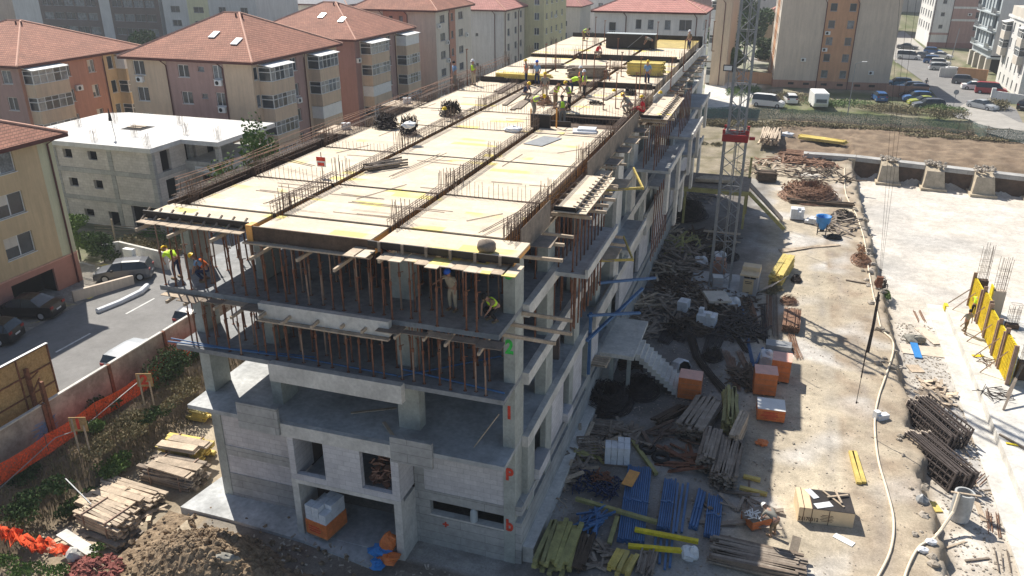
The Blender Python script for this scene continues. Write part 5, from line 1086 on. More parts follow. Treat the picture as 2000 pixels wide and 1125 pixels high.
# hose
def hose(lab, pts, z=0, r_=.06):
    P_ = []
    for i in range(len(pts) - 1):
        for t in range(5):
            u = t / 5; p0 = pts[max(0, i - 1)]; p1 = pts[i]; p2 = pts[i + 1]; p3 = pts[min(len(pts) - 1, i + 2)]
            P_.append([.5 * (2 * p1[k_] + (p2[k_] - p0[k_]) * u + (2 * p0[k_] - 5 * p1[k_] + 4 * p2[k_] - p3[k_]) * u * u + (3 * p1[k_] - p0[k_] - 3 * p2[k_] + p3[k_]) * u ** 3) for k_ in (0, 1)])
    P_.append(pts[-1]); Q = []
    for p in P_:
        g_ = G(*p); g_.z = gh(g_.x, g_.y) + r_; Q.append(g_)
    return tag(MB().tube(Q, r_, 7).build('hose', M['cream2'], smooth=True), lab, 'hose')
hose('long cream hose snaking down the sunny yard beside the pit edge', [(1649, 330), (1652, 380), (1672, 420), (1688, 470), (1695, 520), (1704, 570), (1713, 610), (1722, 645), (1742, 665), (1744, 690), (1730, 735), (1715, 780), (1708, 830), (1715, 900), (1732, 960), (1745, 1020), (1738, 1080), (1708, 1140)])
hose('short cream hose at the bottom edge leading to the concrete pipe', [(1760, 1150), (1775, 1105), (1795, 1070), (1818, 1058)])
tag(MB().tube([GA(1818, 1058, -.7), GA(1838, 1035, -1.2), GA(1862, 1000, -.7), GA(1874, 962, .05)], .075, 7).build('hose', M['cream2']), 'end of the cream hose hanging into the concrete pipe', 'hose')
for i, p in enumerate(((1802, 1078), (1818, 1062), (1570, 0))[:2]): tag(MB().blob((0, 0, .1), .22, .16, .12, .3).build('plastic_bag', M['wrap'], loc=G(*p)), 'small white bag tied on the hose at the cliff edge, %s one' % ('lower' if i == 0 else 'upper'), 'bag')
tag(MB().blob((0, 0, .25), .3, .3, .45, .2, 8, 6).build('cloth_bundle', M['galv'], loc=G(1797, 992, -.4)), 'grey bundle at the cliff edge near the concrete pipe', 'bundle')
tag(MB().cbox((0, 0, 0), .7, .35, .3, .6).cbox((-.3, -.1, 0), .3, .3, .5, .6).build('foam_block', M['wrap'], loc=G(1722, 818)), 'single white block lying by the hose', 'block')
# ---- pit: raft slab, forms, columns
LZ = -1.6 + .8
rf = thing('raft_slab', 'pale concrete raft slab cast in the pit at the right', 'slab', (0, 0, 0)); MB().box(22.0, 60, -10, 36.6, -1.9, -1.0).build('slab', M['slabl'], rf); MB().box(20.9, 22.0, -10, 38, -1.9, -1.5).build('blinding', M['slabl'], rf)
m = MB()
for k_ in range(60): m.tube([(22 + rnd.uniform(.3, 14), rnd.uniform(0, 36), -.98), (22 + rnd.uniform(.3, 14), rnd.uniform(0, 36), -.98)][:1] + [], .01, 3) if 0 else None
def wform(px, py, px2, py2, h, k_):
    a, b_ = GA(px, py, -1), GA(px2, py2, -1); d = b_ - a; L = d.length; r = thing('wall_form', 'yellow wall form standing on the raft, %s' % k_, 'formwork', a, math.atan2(d.y, d.x), 'yellow wall forms on the raft'); m = MB()
    m.box(0, L, .12, .16, 0, h).build('sheet', M['yelpaint'], r); m = MB(); n = max(3, int(L / .22))
    for i in range(n): m.box((i + .5) * L / n - .04, (i + .5) * L / n + .04, .0, .12, .02, h - .02)
    m.build('rib', M['yelpaint'], r); MB().box(-.05, .06, -.1, .14, 0, h + .35).box(L - .1, L, -.1, .14, 0, h + .15).build('steel_post', M['rust2'], r); MB().tube([(L * .5, -.05, h * .7), (L * .4, -1.2, 0)], .035).build('push_prop', M['rust2'], r); return r
FR = [((1890, 597), (1905, 628), 2.3, 'farthest one, behind the man in yellow'), ((1908, 632), (1920, 657), 2.5, 'plain bright sheet next to the man in yellow'), ((1921, 660), (1936, 690), 2.2, 'third from the far end'), ((1937, 694), (1947, 716), 2.3, 'fourth from the far end'), ((1949, 720), (1966, 752), 2.5, 'nearest one, with a raking prop')]
for a, b_, h, k_ in FR: wform(*a, *b_, h, k_)
for i, (px, py, h, hb) in enumerate(((1905, 600, 2.2, 3.4), (1938, 622, 2.2, 3.2), (1975, 640, .3, 2.5), (1995, 740, 1.2, 2.4))):
    r = thing('column_form', 'brown boxed column form with a tall rebar cage on the raft, %s' % ('leftmost', 'second', 'third', 'rightmost')[i], 'column form', GA(px, py, -1), .0, 'columns being formed on the raft'); MB().box(-.4, .4, -.25, .25, 0, h).build('form_box', M['peachy' if i == 1 else 'gutter'], r); m = MB()
    for x in (-.33, -.15, .05, .22, .33):
        for y in (-.2, .2): m.tube([(x, y, 0), (x + rnd.uniform(-.06, .06), y, h + hb * rnd.uniform(.85, 1.0) - (1 if i > 1 else 0.6))], .016, 3)
    for z in range(4): m.tube([(-.34, -.2, h + z * .5), (.34, -.2, h + z * .5), (.34, .2, h + z * .5), (-.34, .2, h + z * .5), (-.34, -.2, h + z * .5)], .012, 3)
    m.build('rebar_cage', M['rebar'], r)
    if i == 1: MB().box(-.5, -.42, -.35, .35, 0, h + .3).build('sheet', M['yelpaint'], r)
tag(MB().box(0, .25, -.3, .3, 0, .5).build('form_corner', M['yelpaint'], loc=GA(1842, 606, -1.6)), 'small yellow form piece at the far corner of the raft', 'formwork')
timber(GA(1852, 592, -.9), GA(1895, 565, .2), .06, .06, 'oldwood', 'thin prop leaning to the farthest yellow form')
for i, (a, b_, c) in enumerate((((1985, 740), (1960, 800), 0), ((1998, 712), (1965, 775), 0), ((2010, 880), (1952, 848), 0))): timber(GA(*a, .2 if i < 2 else -.9), GA(*b_, -.95), .12, .08, 'oldwood', ('grey raking beam at the right picture edge, lower one', 'grey raking beam at the right picture edge, upper one', 'brown beam lying on the raft at the right picture edge')[i])
heap('bar_litter', 'thin dark bars lying on the raft slab', 'bars', tuple(GA(1940, 768, -.98)), 1.0, .8, .03, 'rebard', 24, (.5, 1.6), .03, kind='stuff')
heap('bar_litter', 'thin bars lying near the yellow forms', 'bars', tuple(GA(1925, 705, -.98)), .8, .6, .03, 'rebar', 12, (.5, 1.4), .03, kind='stuff')
tag(MB().cbox((0, 0, 0), .7, .3, .03, .4).build('yellow_scrap', M['yelpaint'], loc=GA(1910, 695, -.98)), 'small yellow scrap lying on the raft', 'scrap')
# stacked steel form frames
def frames(row, a, a2, b_, n, h, lean):
    A, A2, Bq = G(*a, LZ), G(*a2, LZ), G(*b_, LZ); d = Bq - A; L = d.length; rz = math.atan2(d.y, d.x) - PI / 2
    for i in range(n):
        r = thing('frame_panel', 'dark form frame leaning in the %s row by the pit edge, %s from left' % (row, ORD[i]), 'frame panel', A.lerp(A2, i / (n - 1)) + Vector((rnd.uniform(-.05, .05), rnd.uniform(-.25, .25), 0)), rz + rnd.uniform(-.04, .04), 'leaning frame panels, %s row' % row); m = MB()
        for y in (0, L): m.beam((0, y, 0), (-lean, y, h), .1, .08)
        for z in (.03, .33, .66, .97): m.beam((-lean * z, 0, h * z), (-lean * z, L, h * z), .07, .07)
        k_ = .3
        while k_ < L: m.beam((0, k_, 0), (-lean, k_, h), .045, .045); k_ += .36
        m.build('steel_frame', M['dsteel'], r); MB().beam((-.03, -.06, 0), (-lean - .03, -.06, h), .15, .1).build('worn_edge', M['peachy'], r)
frames('near', (1754, 880), (1800, 878), (1846, 962), 9, 1.1, .25)
frames('far', (1760, 815), (1800, 800), (1838, 888), 8, 1.1, .25)
cp = thing('concrete_pipe', 'grey upright concrete pipe ring standing in the gravel pit', 'concrete pipe', G(1872, 1012, LZ + .05)); MB().lathe((0, 0, 0), [(.44, 0), (.44, 1.5), (.35, 1.5), (.35, .2)], 24).build('pipe_wall', M['slab'], cp, smooth=False); MB().lathe((0, 0, .25), [(.001, 0), (.36, 0)], 16).build('inner_floor', M['dark'], cp); MB().cbox((0, -.2, 1.52), 1.3, .1, .05, .05).build('stick', M['plank'], cp)
# boards and bars strewn in the pit
PB = [((1775, 720), (1800, 720), 1.0, 'plank'), ((1810, 745), (1835, 760), .8, 'oldwood'), ((1800, 760), (1818, 785), .5, 'plank'), ((1760, 680), (1850, 690), 1.5, 'peachy'), ((1795, 640), (1835, 672), .8, 'peachy'), ((1878, 905), (1900, 950), .5, 'plank'), ((1890, 910), (1895, 945), .55, 'slabl'), ((1900, 960), (1922, 1018), .22, 'plank'), ((1820, 980), (1835, 1000), .35, 'yelbeam'), ((1912, 958), (1968, 955), .08, 'oldwood'), ((1930, 962), (1982, 980), .09, 'plank'), ((1845, 878), (1868, 892), .07, 'oldwood'), ((1885, 1095), (1932, 1090), .1, 'oldwood'), ((1848, 1070), (1885, 1058), .09, 'plank'), ((1885, 935), (1890, 905), .1, 'plank'), ((1870, 830), (1895, 845), .12, 'plank'), ((1857, 850), (1862, 872), .12, 'plank'), ((1965, 865), (1990, 870), .12, 'yelpaint')]
for i, (a, b_, w_, mm) in enumerate(PB):
    zz = LZ + .04 if a[0] < 1955 else -.15
    timber(G(*a, zz), G(*b_, zz), w_, .05, mm, ('pale board between', 'grey board between', 'small pale board between', 'big pale sheet between', 'pale sheet beside the blue one between', 'pale board left of the pipe between', 'grey sheet left of the pipe between', 'long pale board right of the pipe between', 'thick yellow offcut between', 'thin grey stick right of the pipe between', 'thin pale stick right of the pipe between', 'short grey stick between', 'grey stick lowest at right between', 'pale stick below the pipe between', 'thin upright stick by the pipe between', 'short pale offcut higher up between', 'narrow offcut next to it between', 'yellow offcut on the raft side between')[i] + ' the pit edge and the raft', 'loose boards strewn in the pit', 'board', 'board')
for i, (a, b_, mm, n) in enumerate((((1943, 1045), (1938, 1005), 'brownbar', 7), ((1962, 1120), (1955, 1080), 'oldwood', 5), ((1905, 945), (1925, 925), 'rust', 4), ((1835, 815), (1822, 785), 'brownbar', 10), ((1800, 628), (1790, 608), 'brownbar', 7), ((1885, 890), (1870, 860), 'plank', 5), ((1905, 875), (1896, 852), 'plank', 6))): bundle(('rusty bar bundle beside the raft blinding at the right bottom', 'grey sticks lowest in the pit at the right edge', 'rusty bars right of the concrete pipe', 'brown bars behind the far frame row', 'brown bars left of the far raft corner', 'pale sticks right of the near frame row', 'pale sticks between the frames and the raft')[i], [a, b_], n, .3, .025, mm, LZ, 'loose_bars', 'bars')
heap('scrap_wood', 'broken boards and steel between the frame rows and the raft', 'scrap wood', tuple(G(1830, 770, LZ)), 1.1, 1.8, .3, 'plank', 46, (.3, 1.2), .22, kind='stuff')
heap('dark_debris', 'dark steel offcuts by the frame rows', 'debris', tuple(G(1812, 812, LZ)), 1.0, 1.6, .3, 'rust', 50, (.3, 1.3), .06, kind='stuff')
tag(MB().blob((0, 0, .2), .7, .5, .3, .3, 9, 6).build('black_tarp', M['cgrey'], loc=G(1785, 668, LZ)), 'dark crumpled tarp at the foot of the cliff', 'tarp')
tag(MB().beam((0, 0, .15), (.1, -2.2, .05), .45, .1).build('blue_sheet', M['bluel'], loc=G(1783, 672, LZ)), 'long blue panel lying at the foot of the cliff', 'panel')
ch = MB()
for k_ in range(90):
    y = rnd.uniform(2, 66); x = 17.5 + .55 * nz(0, y, .35) + rnd.uniform(-1.0, .6); s_ = rnd.uniform(.06, .32); ch.blob((x, y, gh(x, y) + s_ * .2), s_, s_ * rnd.uniform(.6, 1.2), s_ * .6, .3, 6, 4)
tag(ch.build('cliff_rubble', M['rubble']), 'stones and broken concrete along the pit edge', 'rubble', kind='stuff')
ch = MB()
for k_ in range(1500):
    x = rnd.uniform(18.3, 21); y = rnd.uniform(2, 34); s_ = rnd.uniform(.02, .06); ch.cbox((x, y, gh(x, y) - .01), s_ * 2, s_ * 1.4, s_, rnd.uniform(0, 3))
for k_ in range(1500):
    x = rnd.uniform(.9, 9); y = rnd.uniform(-4, 30); s_ = rnd.uniform(.015, .05); ch.cbox((x, y, gh(x, y) - .01), s_ * 2, s_ * 1.4, s_, rnd.uniform(0, 3))
for k_ in range(1400):
    x = rnd.uniform(9, 17.5); y = rnd.uniform(-4, 40); s_ = rnd.uniform(.012, .04); ch.cbox((x, y, gh(x, y) - .01), s_ * 2, s_ * 1.4, s_, rnd.uniform(0, 3))
tag(ch.build('gravel', M['rubble']), 'coarse gravel stones scattered on the yard and the pit floor', 'gravel', kind='stuff')
wires('dry_roots', 'dark root ball and mesh hanging on the cliff edge', 'roots', (1722, 560), .5, 1.0, .7, 'rebard', 60, .02)
bush('weed', 'green weeds on the cliff edge under the hook chains', 'weeds', (1735, 575), .5, 1.3, .4, 'leaf', 400, -.3, .07, kind='stuff')
# trench wall with old concrete footings at the back of the pit
tw = thing('retaining_wall', 'long concrete beam with old block footings along the back of the pit', 'retaining wall')
def tp(x): return 79.0 - max(0, x - 18) * .22
m = MB()
for x in range(12, 60, 3): m.beam((x, tp(x), -.15), (x + 3, tp(x + 3), -.15), 1.3, .5)
m.build('capping_beam', M['conc'], tw); m = MB()
for x in (17.5,): m.box(x - .4, x + .4, tp(x) - .9, tp(x), -2.3, -.1)
for x in (21.6, 26.3, 31.2, 36.5):
    y = tp(x); m.add([(x - 1.2, y - 2.6, -2.3), (x + 1.2, y - 2.6, -2.3), (x + 1.1, y - .2, -2.3), (x - 1.1, y - .2, -2.3), (x - .9, y - 1.9, -.2), (x + .9, y - 1.9, -.2), (x + .9, y - .2, .25), (x - .9, y - .2, .25)], BF).box(x - 1.35, x + 1.35, y - 2.9, y - .3, -2.4, -2.0)
m.build('footing', mat('old_footing', (.46, .39, .29), .9, .22, 1.5, .3), tw); m = MB()
for x in range(12, 60, 3): m.beam((x, tp(x) - .3, -1.4), (x + 3, tp(x + 3) - .3, -1.4), .2, 2.0)
m.build('trench_face', M['gutter'], tw)
ch = MB()
for x in (21.6, 26.3, 31.2, 36.5):
    for k_ in range(30): ch.blob((x + rnd.uniform(-1, 1), tp(x) - rnd.uniform(-.4, 1.6), .25 + rnd.uniform(0, .3)), .2, .25, .15, .4, 6, 4)
tag(ch.build('broken_concrete', M['rubble']), 'broken concrete lying on the old footings', 'rubble', kind='stuff')
wires('rebar_heap', 'tangled dark bars behind the crane at the field edge', 'rebar heap', (1480, 255, .8), 1.6, 1.2, .7, 'rebard', 90, .04); wires('rebar_heap', 'dark tangle of mesh in the field, left of the pale posts', 'rebar heap', (1468, 270, .8), 1.5, 1.0, .8, 'rebard', 90, .04); wires('rebar_heap', 'dark tangle right behind the mast collar', 'rebar heap', (1400, 262, .8), 2.0, 1.5, .9, 'rebard', 90, .05)
tag(MB().blob((0, 0, .2), .8, .5, .4, .4, 8, 6).build('white_bag', M['wrap'], loc=G(1537, 267)), 'white bags lying in the brown field', 'bags')
bush('weed', 'green weed clumps at the field edge', 'weeds', (1610, 288), 3.0, 1.0, .9, 'leafdry', 900, 0, .13, kind='stuff'); bush('weed', 'green weeds behind the mast', 'weeds', (1385, 285), 1.6, 1.5, .7, 'leafdry', 500, 0, .12, kind='stuff')
# ---- left platform beside the building at the back (planks & yellow landing)
yl = thing('timber_landing', 'yellow and grey timber landing stage with a ramp beside the far terrace', 'platform', (3.2, 50, 0)); MB().box(-2.4, 3.6, -3, 2.0, 3.4, 3.55).build('deck_board', M['oldwood'], yl); MB().box(-2.4, 3.6, -3.2, -3.0, 3.1, 3.5).box(3.4, 3.6, -3, 2, 3.1, 3.4).beam((3.6, -2.5, 3.3), (7.0, -2.5, .2), .25, .3).build('girder', M['greenbeam'], yl); MB().box(-2, -1.8, -3, -2.8, 0, 3.1).box(3.3, 3.5, -3, -2.8, 0, 3.1).box(3.3, 3.5, 1.6, 1.8, 0, 5.5).build('leg', M['greenbeam'], yl); MB().beam((3.4, 0, 3.5), (6.8, 0, .3), 1.5, .1).build('ramp', M['oldwood'], yl)
stack('board_stack', 'pale boards on the timber landing', 'timber stack', tuple(Vector((2.2, 49, 3.6))), tuple(Vector((5.2, 49.2, 3.6))), 1.3, .3, M['plank'], .3, .08, 0, .3)
# ================================================================ LEFT SIDE
ZOFF = 0.
# boundary wall with steel posts
bw = thing('boundary_wall', 'stained pinkish precast wall with rusty steel posts between street and site', 'wall')
X0 = -25.35
for i in range(11):
    y0 = -12 + i * 4.4; MB().box(X0, X0 + .12, y0 + .1, y0 + 4.3, -.6, 2.1).build('wall_panel', M['wallp'], bw)
m = MB()
for i in range(12): m.box(X0 + .0, X0 + .2, -12 + i * 4.4 - .1, -12 + i * 4.4 + .1, -.7, 2.15)
m.build('steel_post', M['rust'], bw); m = MB()
for i in range(11): m.box(X0 - .03, X0 + .15, -12 + i * 4.4 + .1, -12 + i * 4.4 + 4.3, 2.1, 2.17)
m.build('coping', M['slabl'], bw)
m = MB()
for k_ in range(16): m.tube([(X0 + .125, 1.0 + rnd.uniform(-.8, .8), .9 + rnd.uniform(-.6, .4)) for t in range(4)], .02, 3)
m.build('graffiti', M['csky'], bw)
# billboard seen from behind
bl = thing('billboard', 'back of a big plywood billboard on rusty lattice posts at the left picture edge', 'billboard'); xb = -26.2
tr_, br_ = XP(90, 672, xb), XP(118, 778, xb); tl_ = XP(0, 730, xb); bl_ = XP(0, 845, xb)
yr = tr_.y; zt = tr_.z; zb_ = br_.z
MB().box(xb - .06, xb, -14, yr, zb_, zt).build('board', M['osb'], bl); MB().box(xb - .1, xb + .06, -14, yr + .05, zt, zt + .06).build('top_rail', M['white'], bl)
m = MB()
for k_ in range(4): m.box(xb, xb + .06, -14, yr, zb_ + (zt - zb_) * k_ / 3.02, zb_ + (zt - zb_) * k_ / 3.02 + .06)
for k_ in range(9): m.box(xb, xb + .065, yr - .05 - k_ * 1.9, yr + .01 - k_ * 1.9, zb_, zt)
m.build('batten', M['rust'], bl); m = MB()
for y in (yr - 1.7, yr - 5.2):
    m.box(xb + .1, xb + .28, y, y + .18, -.8, zt - .6).box(xb + .9, xb + 1.08, y, y + .18, -.9, zt - 1.2)
    for z in range(6): m.beam((xb + .2, y + .09, z * .75 - .5), (xb + 1.0, y + .09, z * .75 + .2 - (.0 if z % 2 else -.4)), .06, .06)
m.build('lattice_post', M['rust'], bl)
# orange safety net
def net(lab, pts, h0, h1, mm='net', name='safety_net', sub=6, sag=.12, cat='net', thick=None):
    r = thing(name, lab, cat); mb = MB(); n = len(pts); vs = []
    P_ = []
    for i in range(n - 1):
        for t in range(sub): P_.append(pts[i].lerp(pts[i + 1], t / sub))
    P_.append(pts[-1])
    for i, p in enumerate(P_):
        sg_ = sag * math.sin(PI * (i % sub) / sub)
        for k_ in range(4): vs.append((p.x + .06 * nz(i, k_, .9), p.y + .06 * nz(k_, i, .8), p.z + h0 + (h1 - h0 - sg_) * k_ / 3))
    mb.add(vs, [(i * 4 + k_, (i + 1) * 4 + k_, (i + 1) * 4 + k_ + 1, i * 4 + k_ + 1) for i in range(len(P_) - 1) for k_ in range(3)]); mb.build('netting', M[mm], r, smooth=True)
    m = MB()
    for p in pts: m.tube([(p.x, p.y, p.z - .2), (p.x, p.y, p.z + h1 + .1)], .025, 5)
    m.build('stake', M['rebar'], r); return r
npt = []
for y in (13.5, 10, 6.5, 3.2, 0, -3.2, -6.5):
    x = -24.1 + .15 * math.sin(y); npt.append(Vector((x, y, gh(x, y))))
net('orange plastic safety net running along the top of the slope', npt, .2, 1.3)
for i, (px, py, w_, h_) in enumerate(((55, 1068, 1.3, .8), (95, 1075, 1.2, .5), (15, 1050, .9, .7))):
    mb = MB(); c = G(px, py, -.3); n_ = 8
    vs = [(w_ * (a / n_ - .5) * 1.6, .5 * (b_ / n_ - .5) + .3 * nz(a, b_, .7), h_ * abs(nz(a * .5, b_ * .6, .9, i)) * 1.6) for a in range(n_ + 1) for b_ in range(n_ + 1)]
    mb.add(vs, [(a * (n_ + 1) + b_, (a + 1) * (n_ + 1) + b_, (a + 1) * (n_ + 1) + b_ + 1, a * (n_ + 1) + b_ + 1) for a in range(n_) for b_ in range(n_)])
    tag(mb.build('net_heap', M['net'], loc=c, smooth=True), 'crumpled orange net lying in the grass at the bottom left, piece %s' % ('middle', 'right', 'left')[i], 'net')
# numbered boards
for s_, px, py in (('1', 166, 880), ('2', 292, 790)):
    p = G(px, py, .25); r = thing('number_board', ('wooden board painted with a red 1, lower one by the orange net', 'wooden board painted with a red 2, upper one by the orange net')[s_ == '2'], 'number board', p, .35)
    MB().box(-.42, .42, -.02, .02, 1.15, 1.95).build('board', M['osb'], r); MB().box(-.3, -.22, -.06, -.022, 0, 1.9).build('leg', M['plank'], r); MB().box(.22, .3, -.06, -.022, 0, 1.5).build('leg', M['plank'], r)
    text(s_, .8, (0, -.035, 1.56), (1, 0, 0), (0, 0, 1), M['txtr'], 'numeral', r)
# cables along the net
m = MB(); m.tube([(-24.2, 14, .9), (-24, 8, .6), (-23.9, 6.2, 1.0), (-23.9, 2, .5), (-23.8, .3, 1.0), (-24, -3, .2)], .025, 5); tag(m.build('cable', M['galv']), 'pale cable slung between the two numbered boards', 'cable')
# vegetation on the slope
vg = MB()
for k_ in range(11000):
    y = rnd.uniform(-7, 20); x = rnd.uniform(-24.4, -21.2)
    if rnd.random() > .5 + .7 * nz(x, y, .5): continue
    z = gh(x, y); t_ = rnd.uniform(.12, .35); a = rnd.uniform(0, 6.3); dx, dy = .03 * math.cos(a), .03 * math.sin(a); lx, ly = rnd.uniform(-.15, .15), rnd.uniform(-.15, .15)
    vg.add([(x - dx, y - dy, z), (x + dx, y + dy, z), (x + lx, y + ly, z + t_)], [(0, 1, 2)])
tag(vg.build('dry_grass', M['leafdry']), 'dry grass tufts covering the slope below the orange net', 'grass', kind='stuff')
for i, (px, py, rx_, ry_, h, mm, n, lab) in enumerate(((325, 735, 1.3, 1.8, 1.8, 'leafd', 2600, 'dark ivy bush against the wall right of the number 2 board'), (210, 800, .9, 1.2, 1.0, 'leafd', 1100, 'dark bush at the wall between the numbered boards'), (172, 850, .8, .9, .9, 'leaf', 800, 'bright green shrub behind the number 1 board'), (255, 835, 1.2, 1.8, .9, 'leafdry', 1500, 'dry brownish shrub on the slope in the middle'), (350, 770, 1.1, 1.8, .9, 'leafdry', 1300, 'dry shrub on the slope near the left slab corner'), (300, 820, 1.0, 1.6, .9, 'leafd', 1300, 'dark green shrub hanging down the slope in the middle'), (215, 915, 1.1, 1.3, 1.0, 'leaf', 1500, 'leafy green shrub above the first timber stacks'), (195, 880, 1.0, 1.2, .8, 'leafdry', 1000, 'dry shrub below the number 1 board'), (60, 935, 1.3, 1.5, .6, 'leafd', 1300, 'dark ivy at the foot of the wall at the left edge'), (100, 960, .9, 1.2, .7, 'leafd', 800, 'dark shrub in the shadow below the net'), (40, 1000, 1.4, 1.6, .8, 'leafd', 1500, 'dark shrub low on the slope at the left edge'), (140, 985, 1.0, 1.2, .7, 'leafd', 900, 'dark shrub above the black hollow'), (365, 700, .9, 1.0, 1.1, 'leafd', 900, 'dark shrub under the slab corner by the wall'))):
    bush('shrub', lab, 'shrub', tuple(G(px, py)), rx_, ry_, h * (.62 if i > 2 else 1), mm, n, 0, .075)
for i, (px, py, rx_, ry_, n, mm) in enumerate(((30, 1105, 1.2, .9, 900, 'leaf'), (100, 1110, 1.2, .8, 700, 'leaf'), (60, 1045, 1.0, .8, 500, 'leafdry'), (195, 1085, .8, .5, 500, 'leaf'))): bush('weeds', 'green weeds at the bottom left corner round the crumpled net', 'weeds', (px, py), rx_, ry_, .35, mm, n, -.5, .06, kind='stuff')
# timber piles in the left pit
ZL = -1.55
LT = [
 ('bound stack of yellow formwork boards beside the left wall of the building', (330, 888), (402, 900), 1.3, .9, 'yelbeam', .3, .1), ('boards thrown on the yellow bound stack', (328, 868), (400, 880), 1.1, .2, 'plank', .4, .06),
 ('bound stack of grey boards below the yellow bound stack', (298, 925), (392, 948), 1.5, .85, 'oldwood', .25, .1), ('row of square pale boards lying on the grey bound stack', (296, 905), (375, 925), 1.1, .12, 'plank', .5, .05),
 ('long stack of pale boards in the middle of the left pit', (205, 958), (308, 990), 1.2, .5, 'plank', .2, .08), ('grey and pale boards heaped before the long pale stack', (180, 985), (260, 1010), 1.5, .6, 'plank', .35, .08),
 ('tall bound stack of pale boards nearest to the dirt heap', (178, 1010), (250, 1042), 1.3, .75, 'plank', .18, .09), ('low brown boards under the tall bound stack', (195, 1040), (262, 1065), 1.3, .3, 'oldwood', .25, .08),
 ('yellow joists stacked under the left slab edge', (385, 812), (416, 818), 1.2, .6, 'yelbeam', .2, .12)]
for i, (lab, a, b_, w_, h_, mm, bw_, bt) in enumerate(LT):
    zz = ZL + (0, 1.0, 0, .95, 0, 0.1, .35, 0, 0)[i]; r = stack('timber_stack', lab, 'timber stack', a, b_, w_, h_, M[mm], bw_, bt, zz, .3)
    if i in (0, 2, 6):
        L_ = (G(*b_, zz) - G(*a, zz)).length; MB().cbox((-L_ * .3, 0, 0), .06, w_ + .1, h_ + .13).cbox((L_ * .3, 0, 0), .06, w_ + .1, h_ + .13).build('binding_frame', M['rust2'], r)
heap('scrap_wood', 'loose pale boards thrown at the lower end of the left stacks', 'scrap wood', tuple(G(165, 1055, ZL)), 1.6, .9, .4, 'plank', 34, (.5, 1.7), .3, kind='stuff')
heap('scrap_wood', 'loose boards around the middle left stacks', 'scrap wood', tuple(G(255, 990, ZL)), 1.6, 1.3, .6, 'plank', 36, (.4, 1.8), .15, kind='stuff')
timber(G(128, 935, .3), G(178, 985, -.3), .05, .05, 'galv', 'long pale pole leaning down the dark hollow', None, 'pole', 'pole')
timber(G(120, 1040, -.7), G(185, 1082, -.7), .5, .08, 'slabl', 'long concrete slab strip with a grey board beside it at the bottom left', None, 'slab_strip', 'slab')
tag(MB().blob((0, 0, .1), .35, .3, .4, .2, 7, 5).build('grey_stone', M['slabl'], loc=G(146, 1090, -.5)), 'single grey stone at the bottom left by the red rubble', 'stone')
m = MB()
for k_ in range(420):
    a = rnd.uniform(0, 6.3); r_ = math.sqrt(rnd.random()) * 1.2; s_ = rnd.uniform(.05, .16); m.cbox((r_ * math.cos(a), r_ * math.sin(a) * .8, .55 * (1 - r_ / 1.3) + rnd.uniform(-.05, .05)), s_ * 1.7, s_, s_ * .5, rnd.uniform(0, 3), rnd.uniform(-.7, .7), rnd.uniform(-.7, .7))
tag(m.build('tile_rubble', M['redrub'], loc=G(185, 1118, -.6)), 'heap of dark red broken tiles at the bottom left', 'rubble', kind='stuff')
# apron, dirt heap
APZ = -1.0; pa = [GA(352, 990, APZ), GA(440, 1012, APZ), GA(590, 1055, APZ), GA(720, 1105, APZ)]; pa += [Vector((-4.6, FY, APZ)), Vector((-14.9, FY, APZ)), Vector((-14.9, 9, APZ))]
tag(MB().prism([(p.x, p.y) for p in pa], -2.0, APZ).build('concrete_apron', M['slab']), 'wedge shaped concrete apron round the left front corner of the building', 'slab')
dm = MB(); NX, NY = 110, 60; vs = []
for j in range(NY + 1):
    for i in range(NX + 1):
        x = -16.8 + 12.5 * i / NX; y = -7.0 + 6.6 * j / NY; u = (x + 12.4) / 4.0; v = (y + 3.1) / 2.5
        e = max(0, 1 - math.sqrt(u * u + v * v)); h = 1.5 * sst(0, .85, e) + .35 * max(0, 1 - ((x + 7.5) / 3) ** 2 - ((y + 3.2) / 1.3) ** 2)
        h += (.34 * abs(nz(x, y, 1.3)) + .22 * abs(nz(x, y, 3.4, 5)) + .10 * nz(x, y, 8)) * min(1, (h + .1) * 2.2)
        vs.append((x, y, -1.25 + h + .04 * nz(x, y, 6)))
dm.add(vs, [(j * (NX + 1) + i, j * (NX + 1) + i + 1, (j + 1) * (NX + 1) + i + 1, (j + 1) * (NX + 1) + i) for j in range(NY) for i in range(NX)])
dh = tag(dm.build('dirt_heap', M['dirt']), 'brown heap of dug up soil in front of the left entrance', 'dirt heap')
cl_ = MB()
for k_ in range(900):
    x = rnd.gauss(-12.2, 2.4); y = rnd.gauss(-3.1, 1.3); u = (x + 12.4) / 4.0; v = (y + 3.1) / 2.5; e = max(0, 1 - math.sqrt(u * u + v * v)); s_ = rnd.uniform(.03, .17) * (1 if rnd.random() < .5 else .5)
    cl_.blob((x, y, -1.12 + 1.5 * sst(0, .9, e) + .1 * rnd.random()), s_, s_, s_ * .8, .35, 6, 4)
tag(cl_.build('soil_clods', M['dirt']), 'loose clods of soil on and around the dirt heap', 'soil', kind='stuff')
tag(MB().blob((0, 0, .1), .35, .15, .12, .5).blob((.35, .1, .1), .2, .12, .1, .5).build('dark_rag', M['cgrey'], loc=G(442, 1092, .6)), 'dark grey rag lying on the dirt heap', 'rag')
gcn = thing('gas_bottle', 'blue grey can on the sill of the dark basement window', 'can', (-1.9, FY + .12, .565)); MB().lathe((0, 0, 0), [(.16, 0), (.17, .05), (.17, .5), (.12, .6), (.05, .64), (.05, .7), (.001, .7)], 12).build('bottle', M['bluegr'], gcn, smooth=True); MB().blob((0, 0, .72), .07, .05, .07, 0).build('valve', M['white'], gcn)
